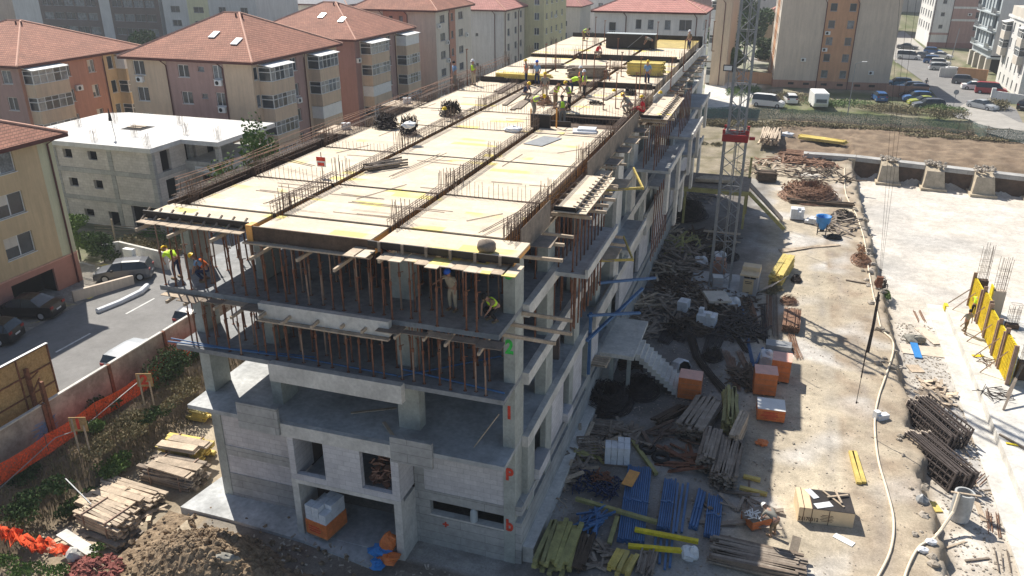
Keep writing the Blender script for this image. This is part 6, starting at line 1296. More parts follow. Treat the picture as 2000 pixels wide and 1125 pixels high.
# ================================================================ BUILDINGS AROUND
def FACE(face, w, d):
    return {'F': (Vector((0, 0, 0)), Vector((1, 0, 0)), w), 'R': (Vector((w, 0, 0)), Vector((0, 1, 0)), d), 'B': (Vector((w, d, 0)), Vector((-1, 0, 0)), w), 'L': (Vector((0, d, 0)), Vector((0, -1, 0)), d)}[face]
def wall(r, fr, u0, u1, z0, z1, ops, m, dep=.16, name='wall'):
    o, e, _ = fr; n = Vector((e.y, -e.x, 0)); mb = MB()
    def P_(u, z, k_=0.): return o + e * u - n * k_ + Vector((0, 0, z))
    ops = [q_ for q_ in ops if q_[0] >= u0 - 1e-4 and q_[0] + q_[2] <= u1 + 1e-4]
    us = sorted({u0, u1} | {q_[0] for q_ in ops} | {q_[0] + q_[2] for q_ in ops}); zs = sorted({z0, z1} | {q_[1] for q_ in ops} | {q_[1] + q_[3] for q_ in ops})
    for a, b_ in zip(us, us[1:]):
        for c, d in zip(zs, zs[1:]):
            cu, cz = (a + b_) / 2, (c + d) / 2
            if any(q_[0] < cu < q_[0] + q_[2] and q_[1] < cz < q_[1] + q_[3] for q_ in ops): continue
            mb.quad(P_(a, c), P_(b_, c), P_(b_, d), P_(a, d))
    for q_ in ops:
        u, z, w_, h = q_[:4]; v = u + w_; t = z + h
        for A, Bq in (((u, z), (u, t)), ((v, t), (v, z)), ((v, z), (u, z)), ((u, t), (v, t))): mb.quad(P_(*A), P_(*Bq), P_(*Bq, dep), P_(*A, dep))
        mb_ = q_[4] if len(q_) > 4 else 'w2'
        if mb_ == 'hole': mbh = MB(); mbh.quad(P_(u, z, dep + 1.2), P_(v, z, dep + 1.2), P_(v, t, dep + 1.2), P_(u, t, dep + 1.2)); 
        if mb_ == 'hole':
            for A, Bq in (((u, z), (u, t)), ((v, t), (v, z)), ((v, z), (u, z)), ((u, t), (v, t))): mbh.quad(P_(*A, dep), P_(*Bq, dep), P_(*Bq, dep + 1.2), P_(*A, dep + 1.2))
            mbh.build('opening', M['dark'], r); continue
        window(r, P_, e, n, u, z, w_, h, mb_, dep)
    mb.build(name, m, r)
def window(r, P_, e, n, u, z, w_, h, kind, dep):
    v = u + w_; t = z + h; f = MB(); fw = .06; fm = M['white'] if kind[0] in 'wg' else M['fascia'] if kind[0] == 'r' else M['greyr']
    def bar(a, c, b_, d, k0=dep - .05, k1=dep + .01):
        f.add([P_(a, c, k1), P_(b_, c, k1), P_(b_, c, k0), P_(a, c, k0), P_(a, d, k1), P_(b_, d, k1), P_(b_, d, k0), P_(a, d, k0)], BF)
    bar(u, z, u + fw, t); bar(v - fw, z, v, t); bar(u + fw, z, v - fw, z + fw); bar(u + fw, t - fw, v - fw, t)
    nm = int(kind[1]) if len(kind) > 1 else 1
    for i in range(1, nm): c = u + w_ * i / nm; bar(c - .035, z + fw, c + .035, t - fw)
    if kind[0] == 'g': c = z + h * .3; bar(u + fw, t - h * .32, v - fw, t - h * .32 + .05)
    if kind[0] != 'g': f.add([P_(u - .06, z - .05, dep), P_(v + .06, z - .05, dep), P_(v + .06, z - .05, -.07), P_(u - .06, z - .05, -.07), P_(u - .06, z - .005, dep), P_(v + .06, z - .005, dep), P_(v + .06, z - .005, -.07), P_(u - .06, z - .005, -.07)], BF)
    wf = f.build('window', fm, r); g_ = MB(); k_ = dep - .02
    g_.quad(P_(u + fw, z + fw, k_), P_(v - fw, z + fw, k_), P_(v - fw, t - fw, k_), P_(u + fw, t - fw, k_)); g_.build('pane', M[rnd.choice(('glass', 'glassm', 'glass') if kind[0] != 'g' else ('glass', 'glassm', 'glassc', 'glassm'))], wf)
    if kind.endswith('b'):
        hh = h * rnd.uniform(.3, .75); s_ = MB(); s_.add([P_(u + fw, t - fw - hh, k_ - .01), P_(u + w_ / 2, t - fw - hh, k_ - .01), P_(u + w_ / 2, t - fw, k_ - .01), P_(u + fw, t - fw, k_ - .01)], [(0, 1, 2, 3)]); s_.build('blind', M['cream'], wf)
def bay(r, fr, u0, u1, pr, z0, st, n, m, top=True, closed=(), nm=5):
    o, e, _ = fr; nn = Vector((e.y, -e.x, 0)); O = o + nn * pr; L = u1 - u0
    for i in range(n):
        z = z0 + i * st; b_ = MB()
        def P_(u, zz, k_=0.): return O + e * u - nn * k_ + Vector((0, 0, zz))
        for (A, Bq) in (((u0, 0), (u1, 0)), ((u0, pr), (u0, 0)), ((u1, 0), (u1, pr))):
            a, c = P_(A[0], z - .35, A[1]), P_(Bq[0], z - .35, Bq[1]); a2, c2 = P_(A[0], z + 1.0, A[1]), P_(Bq[0], z + 1.0, Bq[1]); b_.quad(a, c, c2, a2)
        b_.quad(P_(u0, z - .35, 0), P_(u1, z - .35, 0), P_(u1, z - .35, pr), P_(u0, z - .35, pr)); b_.quad(P_(u0, z + 1.0), P_(u1, z + 1.0), P_(u1, z + 1.0, pr), P_(u0, z + 1.0, pr)); bo = b_.build('balcony', m, r)
        if i in closed:
            w_ = MB()
            for (A, Bq) in (((u0, 0), (u1, 0)), ((u0, pr), (u0, 0)), ((u1, 0), (u1, pr))): w_.quad(P_(A[0], z + 1.0, A[1] + .03), P_(Bq[0], z + 1.0, Bq[1] + .03), P_(Bq[0], z + 2.4, Bq[1] + .03), P_(A[0], z + 2.4, A[1] + .03))
            w_.build('white_shutter', M['white'], bo); continue
        gz = st - 1.35; f = MB(); f.box  # glazing on three sides
        def bar3(a, c): f.tube([a, c], .045, 4)
        for (A, Bq, k_) in (((u0, .04), (u1, .04), nm), ((u0 + .04, pr), (u0 + .04, .04), 1), ((u1 - .04, .04), (u1 - .04, pr), 1)):
            for q_ in range(k_ + 1):
                uu = A[0] + (Bq[0] - A[0]) * q_ / k_; kk = A[1] + (Bq[1] - A[1]) * q_ / k_; bar3(P_(uu, z + 1.0, kk), P_(uu, z + 1.0 + gz, kk))
            for zz in (1.03, 1.0 + gz * .65, 1.0 + gz - .03): bar3(P_(A[0], z + zz, A[1]), P_(Bq[0], z + zz, Bq[1]))
        wf = f.build('balcony_window', M['white'], bo)
        for q_ in range(nm):
            a = u0 + L * q_ / nm; c = u0 + L * (q_ + 1) / nm; g_ = MB(); g_.quad(P_(a, z + 1.0, .06), P_(c, z + 1.0, .06), P_(c, z + 1.0 + gz, .06), P_(a, z + 1.0 + gz, .06)); g_.build('balcony_pane', M[rnd.choice(('glass', 'glassm', 'glassc'))], bo)
        g_ = MB(); g_.quad(P_(u0 + .06, z + 1, pr), P_(u0 + .06, z + 1, .06), P_(u0 + .06, z + 1 + gz, .06), P_(u0 + .06, z + 1 + gz, pr)); g_.build('balcony_pane', M['glass'], bo); g_ = MB(); g_.quad(P_(u1 - .06, z + 1, .06), P_(u1 - .06, z + 1, pr), P_(u1 - .06, z + 1 + gz, pr), P_(u1 - .06, z + 1 + gz, .06)); g_.build('balcony_pane', M['glass'], bo)
    if top:
        z = z0 + n * st - .35; b_ = MB(); b_.add([P_(u0 - .1, z, -.25), P_(u1 + .1, z, -.25), P_(u1 + .1, z + .25, pr), P_(u0 - .1, z + .25, pr), P_(u0 - .1, z + .06, -.25), P_(u1 + .1, z + .06, -.25), P_(u1 + .1, z + .32, pr), P_(u0 - .1, z + .32, pr)], BF); b_.build('canopy', M['white'], r)
def hip(r, w, d, z, hr, ov, mt, sky=()):
    x0, x1, y0, y1 = -ov, w + ov, -ov, d + ov; rl = abs(w - d) / 2 + .8 if abs(w - d) > 3 else 1.0
    if abs(w - d) <= 3: w_ge = True
    else: w_ge = w > d
    if w_ge: A, Bq = Vector((w / 2 - rl, d / 2, z + hr)), Vector((w / 2 + rl, d / 2, z + hr))
    else: A, Bq = Vector((w / 2, d / 2 - rl, z + hr)), Vector((w / 2, d / 2 + rl, z + hr))
    c = [Vector((x0, y0, z)), Vector((x1, y0, z)), Vector((x1, y1, z)), Vector((x0, y1, z))]
    fs = [(0, 1, 5, 4), (1, 2, 5), (2, 3, 4, 5), (3, 0, 4)] if w_ge else [(0, 1, 4), (1, 2, 5, 4), (2, 3, 5), (3, 0, 4, 5)]
    ro = MB().add(c + [A, Bq], fs).build('roof', mt, r); m = MB()
    for a, b_ in (((c[0], A), (c[1], Bq if w_ge else A), (c[2], Bq), (c[3], A if w_ge else Bq), (A, Bq))): m.tube([a, b_], .12, 5)
    m.build('ridge_tiles', M['ridge'], ro); MB().box(x0, x1, y0, y0 + .06, z - .28, z + .0).box(x1 - .06, x1, y0 + .06, y1, z - .28, z).box(x0, x0 + .06, y0 + .06, y1, z - .28, z).box(x0 + .06, x1 - .06, y1 - .06, y1, z - .28, z).box(x0 + .06, x1 - .06, y0 + .06, y1 - .06, z - .27, z - .2).build('eaves', M['fascia'], ro)
    for (fx, fy, face) in sky:     # skylights at fractional position on the front (F) or right (R) slope
        if face == 'F': p = Vector((x0 + (x1 - x0) * fx, y0 + (d / 2 + ov) * fy, z + hr * fy)); s_ = math.atan2(hr, d / 2 + ov); o = MB().cbox((0, 0, .05), .8, 1.3, .08).build('skylight', M['skyl'], ro, loc=p); o.rotation_euler = (s_, 0, 0)
        else: p = Vector((x1 - (w / 2 + ov) * fy, y0 + (y1 - y0) * fx, z + hr * fy)); s_ = math.atan2(hr, w / 2 + ov); o = MB().cbox((0, 0, .05), 1.3, .8, .08).build('skylight', M['skyl'], ro, loc=p); o.rotation_euler = (0, s_, 0)
    for k_ in range(2): q_ = A.lerp(Bq, .3 + .4 * k_); MB().tube([q_ + Vector((1.5, -.8, -1.0)), q_ + Vector((1.5, -.8, .0))], .1, 6).build('vent_pipe', M['fascia'], ro)
    return ro
def pipe(r, pts): MB().tube(pts, .07, 5).build('downpipe', M['fascia'], r)
def ac(r, fr, u, z):
    o, e, _ = fr; n = Vector((e.y, -e.x, 0)); c = o + e * u + n * .2 + Vector((0, 0, z)); a = math.atan2(e.y, e.x); b_ = MB().cbox(c, .85, .32, .6, a).build('air_conditioner', M['white'], r); q_ = MB(); cc = c + n * .17 + Vector((0, 0, .3)) - e * .1
    q_.add([cc + (e * math.cos(t * PI / 5) + Vector((0, 0, math.sin(t * PI / 5)))) * .22 for t in range(10)], [tuple(range(10))]); q_.build('fan_grille', M['black'], b_)
def grid(us, w_, zs, h, k_): return [(u, z, w_, h, k_) for u in us for z in zs]
ST = 2.8
# --- near left yellow and ochre block
def lv(n, st=ST, z0=0, off=.9): return [z0 + i * st + off for i in range(n)]
r = thing('apartment_block', 'near left apartment block with ochre and pale yellow walls and a pink plinth', 'building', (-53.0, 3.6, -.2)); w, d = 12.5, 15.2; z1 = 11.5
fr = FACE('R', w, d)
zs = lv(3, 2.9, 2.9, .95)
wall(r, fr, 0, 2.2, 2.6, z1, grid([.5], 1.2, zs, 1.3, 'w2'), M['ocher']); wall(r, fr, 2.2, 8.0, 2.6, z1, grid([3.0, 6.1], 1.1, zs, 1.4, 'w1b'), M['paleyel'])
wall(r, fr, 8.0, 13.9, 2.6, z1, grid([9.6], 2.3, zs, 1.55, 'w2b'), M['ocher']); wall(r, fr, 13.9, d, 2.6, z1, [], M['paleyel']); wall(r, fr, 0, d, -.2, 2.6, [(9.3, -.1, 3.6, 2.2, 'hole'), (5.6, .5, .7, .5, 'w1')], M['plinth'])
MB().box(w, w + .08, 0, d, 2.55, 2.65).build('ledge', M['ridge'], r)
for fc in 'FBL': wall(r, FACE(fc, w, d), 0, FACE(fc, w, d)[2], -.2, z1, grid([2, 6, 9], 1.3, zs, 1.4, 'w2') if fc != 'L' else [], M['paleyel'])
hip(r, w, d, z1, 3.4, .8, M['tile']); pipe(r, [(w + .7, d + .3, z1 - .1), (w + .1, d - .5, z1 - .6), (w + .1, d - .5, 0)])
# --- rough block building under construction (left)
r = thing('rough_block_building', 'unfinished white block building with grey concrete frame and sunlit flat roof', 'building', (-57.5, 30.0, -.6)); w, d, z1 = 15.2, 11.0, 8.3
fr = FACE('F', w, d); ops = []
for z in (.7, 3.35, 6.0): ops += [(5.4, z + .7, 1.0, .8, 'hole'), (8.2, z + .7, 1.0, .8, 'hole')] if z > 1 else [(6.4, z + .6, 1.1, .7, 'hole'), (9.2, z - .6, 1.3, 1.9, 'hole'), (11.9, -.3 + .9, 3.0, 2.2, 'hole')]
wall(r, fr, 0, w, .6, z1 - .4, ops, M['blockr'], .3)
wall(r, FACE('R', w, d), 0, d, .6, z1 - .4, [(1.0, 5.6, 1.2, 2.1, 'hole'), (4.2, 5.7, 1.4, 2.1, 'hole'), (7.2, 5.7, 1.2, 2, 'hole'), (1.2, 2.9, 1.4, 2.2, 'hole'), (6, 3.0, 2.0, 2, 'hole'), (1.0, .6, 2.5, 2, 'hole'), (5, .6, 3.5, 2.1, 'hole')], M['blockr'], .3)
for fc in 'BL': wall(r, FACE(fc, w, d), 0, FACE(fc, w, d)[2], -.2, z1 - .4, [], M['blockr'])
m = MB()
for z in (.2, 2.85, 5.45): m.box(-.04, w + .04, -.05, .3, z, z + .42).box(w - .3, w + .05, .3, d, z, z + .42)
m.build('concrete_beam', M['conc'], r); m = MB()
for x in (0.0, 4.2, 10.4, 14.8): m.box(x - .02, x + .45, -.045, .3, -.3, z1 - .4)
m.box(w - .35, w + .045, 4.8, 5.2, 0, z1 - .4).box(w - .35, w + .045, d - .4, d + .02, 0, z1 - .4); m.build('concrete_column', M['conc'], r)
MB().prism([(-.3, -.5), (w + .4, -.5), (w + .4, 3.4), (w + 4.3, 3.4), (w + 4.3, d + 1.2), (2, d + 1.2), (-.3, d)], z1 - .4, z1).build('roof_slab', M['white'] if 0 else mat('white_slab', (.60, .59, .57), .8, .16, .5, .1), r)
MB().box(7.2, 9.6, 5.2, 7.2, z1 + .004, z1 + .01).build('roof_hatch', M['dark'], r); MB().box(7.4, 9.0, 5.9, 6.2, z1 + .02, z1 + .1).box(7.4, 9.0, 6.5, 6.8, z1 + .02, z1 + .1).build('hatch_board', M['plank'], r)
for (x, y) in ((.8, .6), (2.2, 5), (4.3, .5), (4.2, 7.5), (8.6, .3), (10.6, 3), (11, 8.6), (14.6, .0), (14.6, 5), (18.5, 4.4), (18.6, 10.5)):
    m = MB()
    for k_ in range(8): m.tube([(x + (k_ % 4) * .14, y + (k_ // 4) * .3, z1), (x + (k_ % 4) * .14 + rnd.uniform(-.1, .1), y + (k_ // 4) * .3, z1 + rnd.uniform(.8, 1.2))], .016, 3)
    m.build('starter_bars', M['rebar'], r)
MB().box(w, w + 3.8, 4.0, d + 1, 5.0, 6.2).box(w, w + 3.8, 4.0, d + 1, 2.4, 3.6).box(w + 3.4, w + 3.8, 4, 4.4, -.3, z1 - .4).box(w + 3.4, w + 3.8, d, d + .4, -.3, z1 - .4).build('balcony', M['conc'], r); MB().box(w + 1.0, w + 3.2, 3.96, 3.99, 5.3, 5.75).build('banner', M['wrap'], r)
m = MB(); 
for k_ in range(12): m.box(w + 1.1 + k_ * .17, w + 1.2 + k_ * .17, 3.95, 3.958, 5.45, 5.5).box(w + 1.1 + k_ * .17, w + 1.22 + k_ * .17, 3.95, 3.958, 5.57, 5.62)
m.build('banner_print', M['cgrey'], r)
um = thing('closed_parasol', 'closed dark parasol standing on the white flat roof', 'parasol', (-47.6, 31.8, 7.7)); MB().tube([(0, 0, 0), (-.2, 0, 2.4)], .03, 5).build('pole', M['galv'], um); MB().lathe((-.2, 0, 1.6), [(.16, 0), (.12, .3), (.02, 1.1)], 8).build('canopy', M['black'], um)
# --- three hipped brown and tan blocks and the tall ones behind
def block(label, X, Y, w, d, z1, hr, Fs, Rs, bays=(), sky=(), mt='tile', rz=0, Ls=None, z0=-.5, ov=.6, ac_=(), pipes=(), flat=None, back='tan'):
    r = thing('apartment_block', label, 'building', (X, Y, 0), rz)
    for fc, ss in (('F', Fs), ('R', Rs), ('L', Ls or [(0, d, back, [])]), ('B', [(0, w, back, [])])):
        fr = FACE(fc, w, d)
        for u0, u1, m, ops in ss: wall(r, fr, u0, u1, z0, z1, ops, M[m])
    for fc, u0, u1, pr, zz, st, n, m, cl in bays: bay(r, FACE(fc, w, d), u0, u1, pr, zz, st, n, M[m], True, cl)
    if flat: MB().box(-.15, w + .15, -.15, d + .15, z1, z1 + .3).build('roof', M[flat], r)
    else: hip(r, w, d, z1, hr, ov, M[mt], sky)
    for fc, u, z in ac_: ac(r, FACE(fc, w, d), u, z)
    for fc, u in pipes: o, e, _ = FACE(fc, w, d); n_ = Vector((e.y, -e.x, 0)); pipe(r, [o + e * u + n_ * .1 + Vector((0, 0, z0)), o + e * u + n_ * .1 + Vector((0, 0, z1 - .8)), o + e * (u - .4) + n_ * .5 + Vector((0, 0, z1 - .2))])
    return r
zs = [12.1 - .55 - 1.45 - i * ST for i in range(4)]
block('brown and terracotta block with a red hipped roof at the upper left edge', -85.8, 40.9, 18, 17.5, 12.1, 3.6, [(0, 18, 'mauve', grid([12.5, 15.5], 1.4, zs, 1.4, 'w2'))], [(0, 11.5, 'brickor', grid([5.6, 9.2], 1.0, zs, 1.4, 'w2b')), (11.5, 17.5, 'ocher', grid([12.2], .9, zs, 1.5, 'w1'))],
      bays=(('R', .4, 5.0, 1.3, .65, ST, 4, 'tan', ()), ('R', 13.4, 16.6, 1.4, .65, ST, 4, 'ocher', (3,))), ac_=(('R', 7.2, 8.6 - .2),), pipes=(('R', 11.5),))
zs = [12.7 - .5 - 1.45 - i * ST for i in range(4)]; zb = 12.7 - .35 - 4 * ST
block('mauve and tan block with a red hipped roof, directly behind the rough white block building', -59.2, 47.0, 15.8, 17.2, 12.7, 4.0, [(0, 5.2, 'tan', grid([.8], 1.5, zs, 1.5, 'w2')), (5.2, 12.4, 'mauve', grid([6.6], 1.4, zs, 1.3, 'w2') + grid([9.2], .75, [z + .7 for z in zs], .5, 'd1') + grid([11.0], 1.2, zs, 1.4, 'w2')), (12.4, 15.8, 'tan', [])],
      [(0, 5.4, 'tan', grid([.3], .8, zs, 1.3, 'w1')), (5.4, 9.8, 'mauve', grid([7.1], 1.2, zs, 1.4, 'w2')), (9.8, 17.2, 'tan', grid([15.6], .8, zs, 1.3, 'w1'))], bays=(('R', 1.1, 5.3, 1.5, zb, ST, 4, 'tan', ()), ('R', 10.6, 14.9, 1.5, zb, ST, 4, 'tan', (1,))),
      sky=((.55, .5, 'F'), (.76, .38, 'F'), (.30, .42, 'R'), (.42, .55, 'R')), ac_=(('F', 11.7, 10.1), ('F', 11.7, 7.3), ('F', 1.6, 10.0), ('R', 7.8, 7.2)), pipes=(('F', 5.2), ('F', 12.3), ('R', 9.8)))
zs = [12.1 - .5 - 1.4 - i * ST for i in range(4)]; zb = 12.1 - .35 - 4 * ST
block('red brown and tan block with a red hipped roof, right of the mauve one', -63.5, 74.3, 17.0, 18.0, 12.1, 4.0, [(0, 17.0, 'redbrown', grid([12.4], 1.3, zs, 1.4, 'w2'))], [(0, 1.4, 'redbrown', []), (1.4, 7.2, 'tan', []), (7.2, 12.2, 'mauve', grid([9.4], 1.2, zs, 1.4, 'w2')), (12.2, 18, 'tan', [])],
      bays=(('R', 1.6, 7.0, 1.6, zb, ST, 4, 'tan', (1,)), ('R', 12.6, 17.2, 1.6, zb, ST, 4, 'tan', (3,))), sky=((.55, .6, 'F'), (.75, .5, 'F'), (.32, .5, 'R'), (.48, .55, 'R')), ac_=(('R', .6, 9.0), ('R', 8.4, 9.8)), pipes=(('R', 12.0),), back='redbrown')
zs = [14.2 - .9 - 1.2 - i * ST for i in range(5)]
block('tall beige block with a red brown stripe and an orange recess under a red roof', -59.5, 98.0, 14.6, 15.5, 14.2, 3.8, [(0, 5.4, 'cream', []), (5.4, 9.6, 'brickor', grid([6.4, 8.2], .7, zs, 1.1, 'r1')), (9.6, 14.6, 'peachy', [])], [(0, 5.4, 'cream', grid([1.7], 2.0, zs, 1.2, 'd3')), (5.4, 8.2, 'brickor', grid([6.3], 1.0, zs, 1.2, 'd1')), (8.2, 15.5, 'cream', grid([9.6], 2.0, zs, 1.2, 'd3'))],
      pipes=(('F', 5.3), ('F', 9.7), ('R', 5.2)), ac_=(('R', .9, 11.4), ('R', 4.2, 8.6), ('R', 4.4, 5.7), ('R', 12.9, 9)), back='cream')
zs = [12.4 - .9 - 1.2 - i * ST for i in range(4)]
block('light grey block with a pinkish red hipped roof behind the far left of the deck', -57.5, 126.0, 14.4, 13.0, 12.4, 3.6, [(0, 14.4, 'palegrey', grid([8.6], .6, (zs[1], zs[3]), .6, 'd1'))], [(0, 13, 'cream', grid([2.2, 6.6, 10], 1.4, zs, 1.3, 'd2'))], mt='tilef', pipes=(('F', 12.6), ('R', .6), ('R', 8.8)), back='palegrey')
zs = [17.0 - 1.6 - i * 2.9 for i in range(5)]
block('olive yellow long block with a ground floor recess behind the deck', -53.5, 139.5, 14.4, 17.5, 17.0, 3.0, [(0, 14.4, 'olive', grid([12.3], 1.1, zs, 1.4, 'w2'))], [(0, 17.5, 'olive', grid([1.4, 5.2, 9.0, 13.4], 1.4, zs, 1.3, 'w2'))], flat='olive', ac_=(('R', 8, 9.5), ('R', 12, 6)), back='olive')
# white building behind the far end of the deck
zs = [8.0 + i * 0 for i in range(1)]
block('long white building with a low red roof behind the far end of the deck', -21.0, 105.5, 16.8, 9.5, 14.2, 1.8, [(0, 4.8, 'whiter', grid([2.4], 1.1, (10.3, 6.4), 2.2, 'd1')), (4.8, 16.8, 'whiter', grid([6.6, 8.5, 11.1], .9, (11.6, 7.6), 1.4, 'd1') + grid([13.3], 1.9, (11.5, 7.4), 1.6, 'd2'))], [(0, 9.5, 'whiter', grid([2, 5.5], 1.3, (11.6, 8.6, 5.6), 1.3, 'd2'))], pipes=(('F', 5.1), ('F', 15.9)), back='whiter', mt='tilef', ov=.5)
bw2 = bpy.data.objects[[o.name for o in bpy.data.objects if o.get('label', '').startswith('long white building')][0]]
m = MB()
for z in (10.3, 6.4): 
    m.box(2.0, 3.9, -.9, 0, z - .15, z - .05)
    for k_ in range(8): m.tube([(2.0 + k_ * .27, -.88, z), (2.0 + k_ * .27, -.88, z + 1.0)], .025, 3)
    for q_ in (.35, .7, 1.0): m.tube([(2.0, 0, z + q_), (2.0, -.88, z + q_), (3.9, -.88, z + q_), (3.9, 0, z + q_)], .03, 4)
m.build('balcony_rail', M['white'], bw2)
zs = lv(5, 2.8, .5, .9)
block('narrow tan block with white balconies behind the crane mast', -4.3, 128.0, 2.7, 26, 15.0, 1.0, [(0, 2.7, 'tan', [])], [(0, 26, 'tan', [])], flat='tan', Ls=[(0, 26, 'cream', grid([6, 12, 18, 23], 2.0, zs, 1.4, 'w3'))], pipes=(('F', 1.6),), bays=(('L', 22, 25.6, .8, .8, 2.8, 5, 'whiter', (1, 3)),), back='tan')
# tan and orange block at the upper right
RZ = R(4.5); zs = [14.2 - 1.1 - i * 2.8 for i in range(5)]
p0 = Vector((6.7, 130.2, 0))
r = block('big beige block with an orange window stripe and plinth at the upper right', p0.x, p0.y, 19.4, 17, 15.2, 0, [(0, 7.4, 'peachy', []), (7.4, 12.6, 'oranger', grid([8.0, 11.1], 1.1, zs, 1.3, 'd1')), (12.6, 19.4, 'peachy', [])], [(0, 17, 'peachy', [])], rz=RZ, flat='orangd',
      Ls=[(0, 5, 'cream', grid([1.6], 1.4, zs, 1.5, 'd2')), (5, 12, 'oranger', grid([6, 9.5], 1.4, zs, 1.5, 'd2')), (12, 17, 'cream', grid([13.5], 1.4, zs, 1.5, 'd2'))], pipes=(('F', 7.4), ('F', 12.6)), ac_=(('F', 4.7, 4.6), ('F', 16.2, 2.7), ('F', 8.1, 9.2), ('F', 8.0, 6.4)), back='peachy', z0=-1.5)
m = MB().box(-.04, 19.44, -.05, 0.02, -1.5, 1.3).box(-.05, -.002, 0.02, 17, -1.5, 1.3); m.build('plinth', M['orangd'], r); m = MB()
for x in (2.6, 5.2, 8.2, 10.9, 13.8, 16.2): m.box(x, x + 1.0, -.06, -.051, .55, .95)
m.build('basement_window', M['dark'], r); MB().box(1.0, 4.9, 1.5, 9, 15.2, 17.0).build('roof_house', M['orangd'], r)
wl = thing('garden_wall', 'low orange garden wall running left from the beige block', 'wall'); a, b_, c = G(1506, 165), G(1440, 161), G(1376, 165); MB().beam(a + Vector((0, 0, 1)), b_ + Vector((0, 0, 1)), .3, 2.0).build('wall_panel', M['oranger'], wl); MB().beam(b_ + Vector((-.2, 0, .9)), c + Vector((0, 0, .9)), .3, 1.9).build('plain_panel', M['tan'], wl)
wl2 = thing('car_park_wall', 'low brown orange wall beside the cars in front of the beige block', 'wall'); a, b_ = G(1729, 188), G(1811, 192); MB().beam(a + Vector((0, 0, .9)), b_ + Vector((0, 0, .9)), .3, 1.9).build('wall_panel', M['orangd'], wl2)
# pinkish block, modern grey block, white block on the right
a, b_ = G(1800, 93), G(1765, 78); dv = b_ - a
r = block('pink and white apartment block beyond the side road', 41.5, 206, 12, 20, 19, 0, [(0, 4.4, 'whiter', grid([1.8], .9, [4.5 + i * 2.9 for i in range(5)], .9, 'd1')), (4.4, 12, 'pinkr', grid([9.5], 1.2, [4.2 + i * 2.9 for i in range(5)], 1.4, 'd1'))], [(0, 20, 'pinkr', [])], rz=.02, flat='whiter', Ls=[(0, 20, 'whiter', grid([1.5, 5, 9, 13, 16.5], 1.6, [3.8 + i * 2.9 for i in range(5)], 1.7, 'd2'))], back='pinkr', pipes=(('F', .3), ('F', 4.3)))
MB().box(4.3, 12.1, -.06, 0, 6.3, 6.8).box(4.3, 12.1, -.06, 0, 9.2, 9.7).box(4.3, 12.1, -.06, 0, 12.1, 12.6).build('cornice', M['whiter'], r); MB().box(-.05, 12.1, -.07, 0, 3.0, 3.5).build('band', M['pinkr'], r); MB().box(-.05, 12.1, -.08, 0, -.3, 1.2).build('plinth', M['redbrown'], r); ac(r, FACE('F', 12, 20), 8.2, 7.6)
r = thing('modern_block', 'modern grey block on pillars with tall dark balconies by the side road', 'building', (46.4, 158.6, 0), R(2)); w, d = 14, 16
wall(r, FACE('F', w, d), 0, w, 3.6, 16.0, [], M['palegrey']); zz = [5.0, 8.3, 11.6]
wall(r, FACE('L', w, d), 0, d, 3.0, 16.0, grid([.8], 2.6, zz, 2.5, 'd2') + grid([4.4], 1.2, zz, 2.5, 'd1') + grid([6.6], 1.4, zz, 2.5, 'd1') + grid([9.2], 1.2, zz, 2.5, 'd1') + grid([11.6], 3.4, zz, 2.5, 'd2'), M['bluegr'], .5)
wall(r, FACE('R', w, d), 0, d, -.3, 16, [], M['palegrey']); wall(r, FACE('B', w, d), 0, w, -.3, 16, [], M['palegrey'])
for zz_ in (4.6, 7.9, 11.2): MB().box(-.7, 0, .2, d - .2, zz_ - .15, zz_ + .1).build('balcony_slab', M['bluegr'], r); MB().box(-.7, -.64, .2, 4, zz_ + .1, zz_ + 1.1).box(-.7, -.64, 12, 15.5, zz_ + .1, zz_ + 1.1).build('balcony_glass', M['glassm'], r)
m = MB()
for y in (1, 6, 11, 15.2): m.box(-.4, .5, y, y + .9, -.3, 3.0)
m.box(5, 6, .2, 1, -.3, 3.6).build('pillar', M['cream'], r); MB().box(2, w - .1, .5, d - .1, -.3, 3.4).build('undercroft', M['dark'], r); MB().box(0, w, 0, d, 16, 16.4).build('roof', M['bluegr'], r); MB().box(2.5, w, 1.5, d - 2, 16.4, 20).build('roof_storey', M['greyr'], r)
MB().box(-.7, w, -.6, .0, 3.0, 3.35).build('ledge', M['bluegr'], r)
p0 = G(1975, 190); r = thing('apartment_block', 'white modern apartment block with beige bays at the right picture edge', 'building', (46.0, 131.0, 0), R(-1)); w, d = 16, 19
zz = [3.3, 6.2, 9.1]
wall(r, FACE('L', w, d), 0, d, -.3, 11.6, grid([1.2, 4.6, 8.6, 12.5, 15.8], 1.2, [6.6, 9.2], 1.7, 'd2') + grid([2, 5.5, 9, 12.5, 16], .9, [3.1], 2.0, 'd1') + grid([2, 5.5, 9, 12.5, 16], .9, [.5], 1.5, 'd1'), M['whiter'])
wall(r, FACE('F', w, d), 0, w, -.3, 11.6, grid([1, 5, 9], 2.4, zz, 1.5, 'd3'), M['whiter']); wall(r, FACE('R', w, d), 0, d, -.3, 11.6, [], M['whiter']); wall(r, FACE('B', w, d), 0, w, -.3, 11.6, [], M['whiter'])
for u in (.2, 13.9):
    bay(r, FACE('L', w, d), u, u + 3.4, 1.0, 5.4, 2.85, 2, M['cream'], True, (), 3)
MB().box(-.25, w, -.25, d + .2, 11.6, 12.0).build('roof', M['whiter'], r); MB().box(-.2, w, 3, d - 2, 12.0, 13.6).build('parapet_house', M['cream'], r); MB().box(3, w, 5, d - 4, 13.6, 13.9).build('roof_cap', M['tilef'], r)
